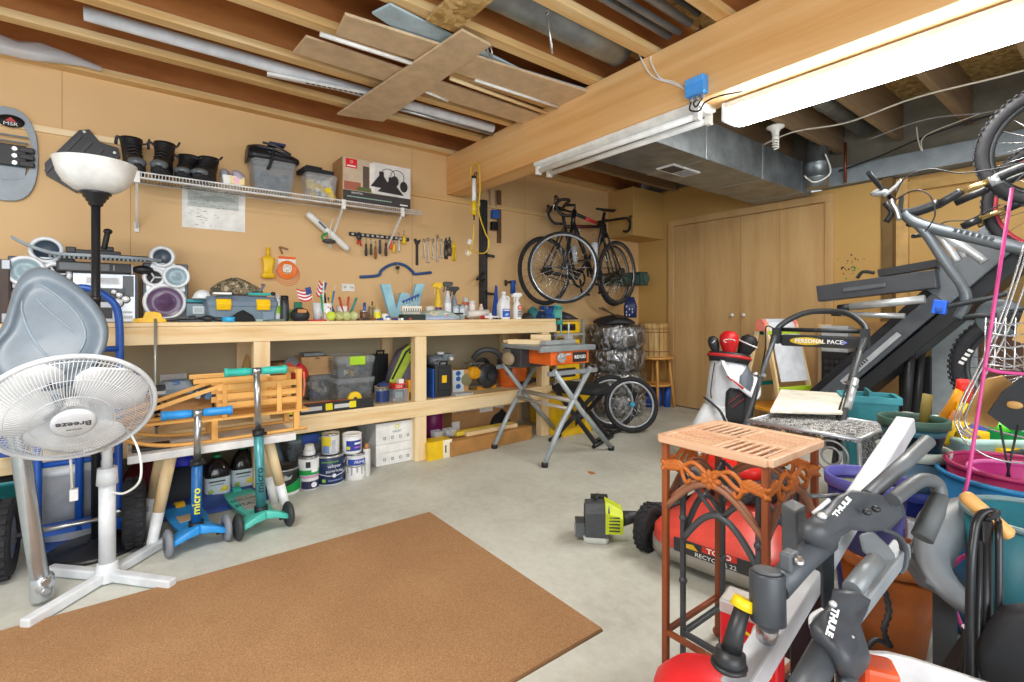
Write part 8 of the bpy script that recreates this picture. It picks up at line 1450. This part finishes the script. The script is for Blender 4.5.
b = B('c_eceeee_40'); b.text('THULE', .0125, None, frame(r(832, 622, .730), r(829, 630, .75) - r(833, 614, .762), r(842, 620, .755) - r(833, 622, .755)), .0008, 1.1, True, .0006); b.obj('clamp_lettering', t)
b = B('c_c9ccce_35_30')
for u, v, d in ((852, 639, .742), (856, 652, .732), (851, 663, .722), (833, 604, .768)): b = B('c_c9ccce_35_30'); b.ell(r(u, v, d), (.006, .006, .005), None, 10, 6); b.obj('clamp_screw', t)
b = B('c_7d8286_40_20'); b.tube([r(852, 590, .82), r(864, 574, .85), r(876, 561, .88)], .015, None, 14); b.obj('arm_tube', t); b = B('c_4a4e53_45'); b.tube([r(826, 650, .75), r(812, 676, .72), r(800, 700, .69)], .021, None, 14); b.tube([r(846, 668, .74), r(848, 700, .71)], .014, None, 12); b.obj('lower_tube', t)
b = B('c_a0a4a8_40_20'); b.beam(r(902, 548, 1.0), r(850, 614, .86), .03, .03); b.obj('second_bar', t, bevel=.003)
b = B('c_d8dadc_40'); b.tube(spline([r(823, 610, .775), r(812, 617, .77), r(812, 628, .76), r(816, 634, .75)], 4), .004); b.obj('release_lever', t)
# chain behind rack
b = B('c_2c2d2e_50'); 
P = spline([at(886, 560, 1.35), at(884, 585, 1.33), at(889, 610, 1.31), at(884, 630, 1.30), at(890, 646, 1.30)], 6); p0 = Vector(P[-1]); p0.z = 0
b.tube([p - p0 for p in P], .006, None, 6, False, [.006 if k % 2 else .009 for k in range(len(P))]); b.tube(spline([P[-1] - p0, at(875, 640, 1.3) - p0, at(862, 655, 1.28) - p0], 5), .007); b.solo('black_chain', 'black chain hanging down beside the terracotta pot', 'chain', p0)
# oil tin and petrol can
t = thing('oil_tin', 'red rectangular oil tin with yellow lettering behind the petrol can', 'tin', fl(752, .93), 12); o1 = t.location
zt = at(740, 603, .93).z; b = B('c_c4232a_35'); b.bx((-.05, -.03, 0), (.05, .03, zt)); b.bx((-.051, -.031, zt - .022), (.051, .031, zt + .004), 'c_c8c9c6_35_50'); b.cyl((.02, 0, zt), (.02, 0, zt + .02), .018, 'black'); b.obj('tin_body', t, bevel=.004)
b = B('c_f0c81e_40'); b.text('OLI', .04, None, FT(.012, -.0316, zt - .055), .0005, 1.1, True, .001); b.cyl((.03, -.031, zt - .10), (.03, -.0325, zt - .10), .012); b.bx((-.04, -.0315, zt - .13), (.04, -.0305, zt - .12), 'c_e8e0dc_40'); b.bx((-.04, -.0315, zt - .15), (.02, -.0305, zt - .145), 'c_e8e0dc_40'); b.text("1's", .02, 'c_e8e8e6_40', FT(-.01, -.0316, zt - .10), .0005); b.obj('tin_label', t)
t = thing('petrol_can', 'red plastic petrol can with black spout and yellow tip at bottom', 'petrol can', fl(712, .80), 35); o1 = t.location.copy(); zc = at(705, 676, .80).z
b = B('c_d5242a_40'); b.loft([rring(.19, .16, .04, .003), rring(.20, .17, .05, .02), rring(.20, .17, .05, zc - .09), rring(.18, .15, .06, zc - .03), rring(.13, .1, .045, zc)], None, True); b.obj('can_body', t)
inv = t.matrix_basis.inverted(); S2 = lambda u, v, d: inv @ at(u, v, d)
b = B('c_26282b_45'); b.cyl(S2(729, 668, .78), S2(731, 650, .785), .026, None, .022, 18); b.tube([S2(731, 652, .785), S2(736, 630, .79), S2(743, 606, .80)], .013, None, 12, False, [.016, .014, .012]); b.obj('spout', t)
b = B('c_f0c81a_40'); b.cyl(S2(741, 608, .80), S2(744, 598, .803), .018, None, .015); b.obj('spout_tip', t); b = B('c_26282b_45'); b.torus(.024, .004, None, frame(S2(729, 664, .78), (1, 0, 0), (0, 1, 0)), 20, 6); b.obj('spout_ring', t)
# pots
def pot(label, c, rt, h, mat, rim, z=0, inner=None, rb=.7, lipw=.035):
    t = thing('flower_pot', label, 'pot', (c.x, c.y, z), 0); b = B(mat); b.lathe([(rt * rb, 0), (rt * .97, h - lipw), (rt * .93, h - lipw - .02), (rt * rb * .95, .02), (.001, .02)], None, 30, None, True, True); b.obj('pot_wall', t)
    q = B(rim); q.lathe([(rt * .97, h - lipw - .002), (rt * 1.04, h - lipw), (rt * 1.06, h), (rt * .96, h), (rt * .94, h - lipw)], None, 30, None, True, False); q.obj('rim', t)
    if inner: i = B(inner); i.lathe([(rt * .93, h - lipw - .01), (.001, h - lipw)], None, 24, None, True, False); i.obj('soil', t)
    return t
pot('large orange terracotta pot on the floor beside hanging chain', fl(888, 1.56), .135, .30, 'c_b9642a_55', 'c_c06c30_55', 0, 'c_7a4a2a_70')
pot('purple-blue plastic pot under the scroll-patterned table', fl(866, 1.66), .115, .50, 'c_4a4a8e_45', 'c_5654a0_45', 0, 'c_7a7a58_80', .6)
cp = fl(921, 1.56 + .0)
cp = fl(913, 1.80); pot('deep blue pot at bottom of the nested pot stack', cp, .105, .42, 'c_2a3c98_45', 'c_36489e_45', 0, 'c_2a2c30_70', .65); pot('blue pot with pale rim, middle of the nested pot stack', cp, .105, .17, 'c_5a7a94_45', 'c_a9b4a8_45', .39, 'c_2a2c30_70', .75); pot('dark green pot on top of the nested pot stack', cp, .102, .13, 'c_2c5a66_45', 'c_35584c_50', .537, 'c_2a3a36_70', .72, .03)
b = B('c_8a7a34_60'); b.tube([(0, 0, 0), (.01, .02, .12)], .016); b.solo('cardboard_tube', 'short olive tube standing up out of dark green pot', 'tube', (cp.x + .02, cp.y + .04, .63))
bx_thing('foam_block', 'white foam block lying on the floor beside terracotta pot', 'block', fl(925, 1.72) + Vector((.0, -.02, .0)), (.1, .1, .33), 'white', 20)
t = thing('grain_sack', 'grey striped sack lying on the floor behind the grey moulded tray', 'sack', fl(952, 1.75), 30); b = B('c_a59a80_70'); b.loft([rring(.3, .2, .06, 0), rring(.34, .24, .08, .04), rring(.28, .18, .08, .09)]); b.obj('sack_body', t); b = B('c_7a6a4a_70'); b.bx((-.08, -.125, .02), (-.04, .125, .075)); b.bx((.06, -.12, .02), (.09, .12, .08)); b.obj('stripe', t)
# teal planter
t = thing('teal_planter', 'teal plastic planter bin standing behind patterned table', 'planter', fl(868, 2.72), 25); b = B('c_3f97a4_45'); zt = at(870, 395, 2.72).z; b.loft([rring(.2, .16, .02, 0), rring(.25, .19, .02, zt), rring(.235, .175, .018, zt), rring(.19, .15, .018, .02)], None, False); b.obj('bin_wall', t, bevel=.003); b = B('c_3f97a4_45'); b.loft([rring(.275, .215, .02, zt - .03), rring(.275, .215, .02, zt + .004), rring(.235, .175, .018, zt + .004), rring(.235, .175, .018, zt - .03)], None, False); b.obj('rim', t); b = B('c_2f7f8c_45'); b.box((.0, 0, zt - .02), (.012, .17, .1)); b.obj('divider', t)
# nested tubs
tc = fl(1020, 1.56)
def tub(name, label, c, rt, h, mat, rim, z=0, cat='tub'):
    t = thing(name, label, cat, (c.x, c.y, z)); b = B(mat); b.lathe([(rt * .8, 0), (rt, h), (rt - .006, h), (rt * .78, .008), (.001, .008)], None, 44, None, True, True); b.obj('tub_wall', t); q = B(rim); q.torus(rt, .008, None, TR((0, 0, h)), 48, 8); q.obj('rim', t); return t
tub('round_tub', 'large blue round tub on floor, outermost of nested tubs', tc, .20, .525, 'c_1a6a9c_40', 'c_2277aa_40'); tub('round_tub', 'burgundy round tub nested inside the large blue tub', tc, .178, .49, 'c_8e1a4a_40', 'c_9c2456_40', .065); tub('round_tub', 'magenta round tub with pink rim nested innermost', fl(1030, 1.545), .142, .42, 'c_9c1c66_40', 'c_d46aa8_40', .12)
tub('round_tub', 'dark teal round tub with grey rim behind black trolley', fl(1036, 1.17), .13, .56, 'c_1f6a78_40', 'c_6c8488_40')
# toys in translucent tub on a white crate
kc = fl(972, 2.07); bx_thing('white_crate', 'white crate on the floor holding up the toy tub', 'crate', kc, (.34, .30, .40), 'c_d8dcd8_45', 50)
t = bin_thing('toy_tub', 'translucent pale green tub full of toys above burgundy tub', (kc.x, kc.y, .402), .46, .46, .17, 'c_bfe0d2_35', None, .02, 50); t['category'] = 'toy tub'; t['label'] = 'translucent pale green tub full of toys above burgundy tub'
b = B('c_1f9a50_40'); b.loft([rring(.40, .40, .03, .02), rring(.42, .42, .03, .15)], None, True, False); b.obj('green_lining', t)
def kz(dx, dy, z): return Vector((kc.x + dx, kc.y + dy, z))
b = B('c_e4501e_40'); b.tube([(0, 0, -.1), (.02, .0, .05), (.05, .01, .16)], .022); b.tube([(.05, .01, .13), (.06, .0, .21)], .028, 'c_d8281e_40'); b.tube([(-.03, -.02, .0), (.03, -.02, .12), (.05, -.03, .17)], .018, 'c_f2a21e_40'); b.solo('toy_sword', 'orange and red toy handle sticking out of the toy tub', 'toy', at(946, 430, 2.02))
b = B('c_a5642e_55'); b.tube([(0, 0, -.08), (.06, 0, .08)], .022); b.solo('wooden_bat', 'brown wooden handle below the orange toy handle', 'toy', at(940, 430, 1.97)); b = B('c_efc81c_40'); b.tube([(0, 0, -.1), (.03, 0, .12)], .03, None, 12, False, [.03, .024]); b.solo('toy_skittle', 'yellow toy club leaning out of the toy tub', 'toy', at(955, 432, 1.97))
t = thing('toy_truck', 'yellow toy digger lying in the toy tub', 'toy', at(984, 448, 1.92), -20); b = B('c_f2c01a_40'); b.bx((-.07, -.04, -.04), (.09, .05, .02)); b.bx((-.07, -.03, .02), (.0, .04, .06)); b.obj('truck_body', t, bevel=.006); b = B('c_232426_50'); b.bx((.09, -.04, -.03), (.11, .05, .015)); 
for x in (-.04, .05): b.cyl((x, -.05, -.045), (x, .06, -.045), .028)
b.obj('truck_wheels', t)
b = B('c_f2c01a_40'); b.tube(spline([(-.05, 0, -.02), (-.03, -.02, .04), (.0, 0, .06), (.02, 0, .0)], 4), .018); b.solo('toy_loader', 'yellow toy shovel beside the toy digger', 'toy', at(962, 440, 1.9)); b = B('c_3a55b0_40'); b.ell((0, 0, 0), (.06, .06, .05), None, 18, 10); b.solo('blue_ball', 'blue toy dome behind the yellow digger', 'toy', at(968, 430, 2.05)); b = B('c_5ad02a_40'); b.ell((0, 0, 0), (.035, .03, .025)); b.ell((.03, 0, .02), (.02, .02, .02)); b.ell((-.03, 0, .005), (.025, .02, .015)); b.solo('green_toy', 'lime green toy in the toy tub', 'toy', at(1001, 427, 2.05))
t = thing('patterned_ball', 'white ball with blue and orange patches beside the toy tub', 'ball', at(908, 432, 2.32)); b = B('c_e9e6e6_40'); b.ell((0, 0, 0), (.095, .095, .095), None, 24, 14); b.obj('ball_shell', t); b = B('c_6a7ec0_40')
for k, (dx, dy, dz, mt) in enumerate(((.0, -.04, .08, 'c_6a7ec0_40'), (.04, -.05, .065, 'c_e08a4a_40'), (-.05, -.05, .06, 'c_d87a5a_40'), (.06, .0, .07, 'c_6a7ec0_40'))): n_ = Vector((dx, dy, dz)).normalized(); b.cyl(n_ * .090, n_ * .0965, .022, mt, None, 14)
b.obj('ball_patch', t); ct = Vector(t.location); bx_thing('white_carton', 'plain tall white carton under the patterned ball', 'box', (ct.x, ct.y, 0), (.12, .12, ct.z - .094), 'c_d9d9d6_50', 40)
# wire basket stand with pink pole
t = thing('wire_stand', 'chrome wire basket stand with pink pole above nested tubs', 'basket stand', fl(990, 1.42)); o1 = t.location.copy()
def w(u, v, d): return at(u, v, d) - o1
b = B('c_d2468e_40'); b.tube([w(1012, 188, 1.52), w(992, 320, 1.50), w(968, 480, 1.47), w(942, 575, 1.45)], .005); b.obj('pink_pole', t)
b = B('c_c9cbcd_25_80')
for k, (u0, u1) in enumerate(((1026, 958), (1030, 962), (1038, 968))): b.tube(spline([w(u0, 240 + 3 * k, 1.62), w(u0 - 30, 330, 1.6), w(u1 + 3, 402, 1.58), w(u1 - 2, 425, 1.56), w(u1 + 12, 438, 1.55)], 5), .0032, None, 5)
for v in (322, 333, 345, 356, 364): b.tube([w(990 - (v - 320) * .12, v, 1.50), w(1010, v + 3, 1.5), w(1040, v - 2, 1.55)], .0028, None, 5)
for k in range(6): b.tube([w(986 + 10 * k, 318, 1.55), w(984 + 10 * k, 370, 1.5)], .0024, None, 5)
b.tube(spline([w(958, 428, 1.56), w(964, 440, 1.5), w(985, 455, 1.46), w(1010, 462, 1.44), w(1040, 464, 1.45)], 5), .003, None, 5); b.tube(spline([w(958, 432, 1.56), w(975, 425, 1.6), w(1000, 432, 1.62), w(1035, 440, 1.62)], 5), .003, None, 5); b.obj('wire_frame', t)
b = B('c_d2468e_40'); b.tube(spline([w(985, 368, 1.49), w(1000, 372, 1.47), w(1040, 375, 1.5)], 4), .005); b.obj('pink_hoop', t); b = B('c_d2468e_40'); b.tube(spline([w(942, 575, 1.45), w(965, 556, 1.40), w(1000, 548, 1.38), w(1040, 560, 1.38)], 5), .006); b.tube([w(942, 575, 1.45), Vector((-.02, -.01, .0))], .005); b.obj('pink_hoop', t)
b = B('c_c79a5a_60'); q = [at(u, v, 1.66) for u, v in ((1012, 340), (1024, 310), (1045, 312), (1045, 350))]; c = q[0].copy(); b.loft([[p - c for p in q], [p - c + Vector((0, .02, 0)) for p in q]], None, False); b.solo('cardboard_flap', 'tan cardboard piece in the chrome wire basket', 'cardboard', c)
b = B('c_cfa05c_60'); q = [at(u, v, 1.58) for u, v in ((960, 421), (975, 395), (985, 380), (1003, 376), (1014, 384), (1010, 402), (996, 428))]; c = q[0].copy(); b.loft([[p - c for p in q], [p - c + Vector((-.005, .02, 0)) for p in q]], None, False); b.solo('plywood_shape', 'tan plywood piece with rounded corner below wire basket', 'plywood', c)
b = B('c_1f2022_50'); q = [at(u, v, 1.50) for u, v in ((988, 414), (1003, 392), (1022, 378), (1045, 378), (1045, 432), (1010, 430))]; c = q[0].copy(); b.loft([[p - c for p in q], [p - c + Vector((-.005, .02, 0)) for p in q]], None, False); b.ell(at(1014, 405, 1.49) - c, (.02, .006, .012), 'c_c79a5a_60', 14, 8); b.tube([at(1000, 425, 1.5) - c, at(1012, 490, 1.5) - c], .003); b.tube([at(1018, 425, 1.5) - c, at(1004, 490, 1.5) - c], .003); b.solo('black_plate', 'black panel with oval hole hanging below the wire basket', 'panel', c)
# grey moulded tray (curved rim)
t = thing('sled_tray', 'grey moulded plastic tray with curved rim beside wooden-handled trolley', 'tray', fl(945, 1.22)); o1 = t.location.copy()
b = B('c_7b8085_45'); mid = [(972, 502, 1.30), (952, 512, 1.27), (939, 530, 1.23), (936, 552, 1.20), (944, 574, 1.17), (960, 592, 1.14), (980, 606, 1.12)]
sp = spline([at(*q) - o1 for q in mid], 5); rings = []
cc = at(985, 545, 1.2) - o1
for p in sp:
    o_ = (p - cc); o_.z = 0; o_.normalize(); hgt = Vector((0, 0, .028)); rings.append([p + o_ * .05 - hgt * .6, p + o_ * .052 + Vector((0, 0, .002)), p + o_ * .008 + Vector((0, 0, .012)), p - o_ * .03 + Vector((0, 0, .0)), p - o_ * .04 - hgt * 2, p - o_ * .03 - hgt * 2.2, p - o_ * .01 - hgt * .4])
b.loft(rings); b.obj('curved_rim', t)
fp = [(903, 556, 1.24), (916, 530, 1.28), (936, 508, 1.31), (955, 500, 1.32), (940, 520, 1.27), (932, 545, 1.22), (935, 566, 1.19), (948, 588, 1.15), (938, 584, 1.15), (918, 576, 1.19)]
b = B('c_6e7378_45'); b.loft([[at(*q) - o1 for q in fp], [at(*q) - o1 + Vector((.0, .0, -.025)) for q in fp]], None, False); b.obj('side_flange', t, bevel=.005)
b = B('c_6a6f74_45'); b.tube([at(925, 580, 1.16) - o1, at(945, 592, 1.14) - o1, at(972, 612, 1.11) - o1], .012, None, 8, False, None, .6); b.bx((-.02, -.02, 0), (.02, .02, .40), 'c_4a4e52_50'); b.obj('edge_rib', t)
# black trolley with wooden handle
t = thing('shopping_trolley', 'black tube trolley frame with wooden grip handle beside the curved grey tray', 'trolley', fl(985, .95)); o1 = t.location.copy()
def k(u, v, d): return at(u, v, d + .07) - o1
b = B('satin_black'); hx1 = [k(968, 665, .86), k(970, 600, .88), k(974, 535, .90), k(980, 516, .91), k(991, 511, .91), k(997, 522, .90)]; hx1[0].z = .02
b.tube(spline(hx1, 5), .0075, None, 10); q0 = k(984, 640, .88); q0.z = .015; b.tube([q0, k(985, 520, .905)], .012); q1 = k(1000, 650, .86); q1.z = .015; b.tube([q1, k(999, 540, .88), k(998, 520, .90)], .006); q2 = k(976, 640, .87); q2.z = .015; b.tube([q2, k(979, 540, .895)], .006); b.obj('tube_frame', t)
b = B('c_d9a25e_50'); b.tube(spline([k(962, 493, .945), k(974, 504, .93), k(988, 516, .915), k(1002, 529, .90), k(1012, 537, .89)], 4), .013, None, 14, False, [.006, .012] + [.0145] * 13 + [.012, .006]); b.obj('wooden_grip', t)
b = B('c_1c1d20_70'); b.torus(.016, .005, None, frame(k(990, 516, .912), k(1000, 527, .9) - k(980, 508, .92), (0, 0, 1)) @ TR((0, 0, 0), (0, 90, 0)), 18, 6); b.obj('grip_loop', t)
q = thing('folding_chair', 'black padded folded chair panel behind the wooden-handled trolley', 'chair', fl(1042, .97), 20); o1 = q.location.copy(); b = B('c_1d1e21_70'); Mq = TR((0, 0, 0), (12, 0, 0)); b.loft([rring(.20, .03, .012, .02), rring(.24, .045, .02, .06), rring(.24, .045, .02, .40), rring(.17, .04, .02, .50), rring(.1, .03, .012, .52)], None, True, True, True, Mq); b.obj('padded_back', q); b = B('satin_black'); b.tube([Mq @ Vector((-.12, .03, .0)), Mq @ Vector((-.12, .03, .42))], .01); b.tube([Mq @ Vector((.12, .03, .0)), Mq @ Vector((.12, .03, .42))], .01); b.obj('leg', q)
t = thing('black_wedge', 'black plastic wedge panel on floor below the grey tray', 'panel', fl(955, 1.10), 40); b = B('c_202225_45'); b.prism([(-.12, 0), (.1, 0), (.1, .30), (.02, .32), (-.08, .12)], -.02, .02, None, FT(0, 0, 0)); b.obj('wedge', t, bevel=.006); b = B('c_3a3c40_45'); b.cyl((-.05, -.024, .07), (-.05, -.018, .07), .012); b.obj('bolt', t)
b = B('satin_black'); p = fl(1018, .80); b.tube(spline([(-.07, 0, .0), (-.07, 0, .22), (-.03, 0, .29), (.04, 0, .31), (.1, 0, .3)], 5), .018); b.solo('black_hose', 'thick black hose loop beside the black trolley frame', 'hose', p, 30)
# white tub and orange object at the bottom edge
t = thing('white_basin', 'white plastic basin in front of the wooden-handled trolley', 'basin', (-.135, 1.055, 0), 16); zc = .40; b = B('c_e9ebee_35'); b.loft([rring(.30, .20, .07, 0), rring(.38, .26, .09, zc - .015), rring(.40, .28, .1, zc - .012), rring(.405, .285, .1, zc), rring(.375, .255, .09, zc), rring(.29, .19, .07, .01)]); b.obj('basin_wall', t)
bx_thing('orange_box', 'orange plastic box edge between clamp and white basin', 'box', fl(878, .80), (.05, .05, at(884, 662, .80).z), 'c_e2582a_40', 30, None, .008)
b = B('c_b9762e_70'); b.prism([(-.03, 0), (-.01, .02), (.03, .01), (.02, -.018), (-.01, -.012)], 0, .004); b.solo('dry_leaf', 'small dry orange leaf on concrete floor before the saw', 'leaf', gz(591, 473, 0.0))
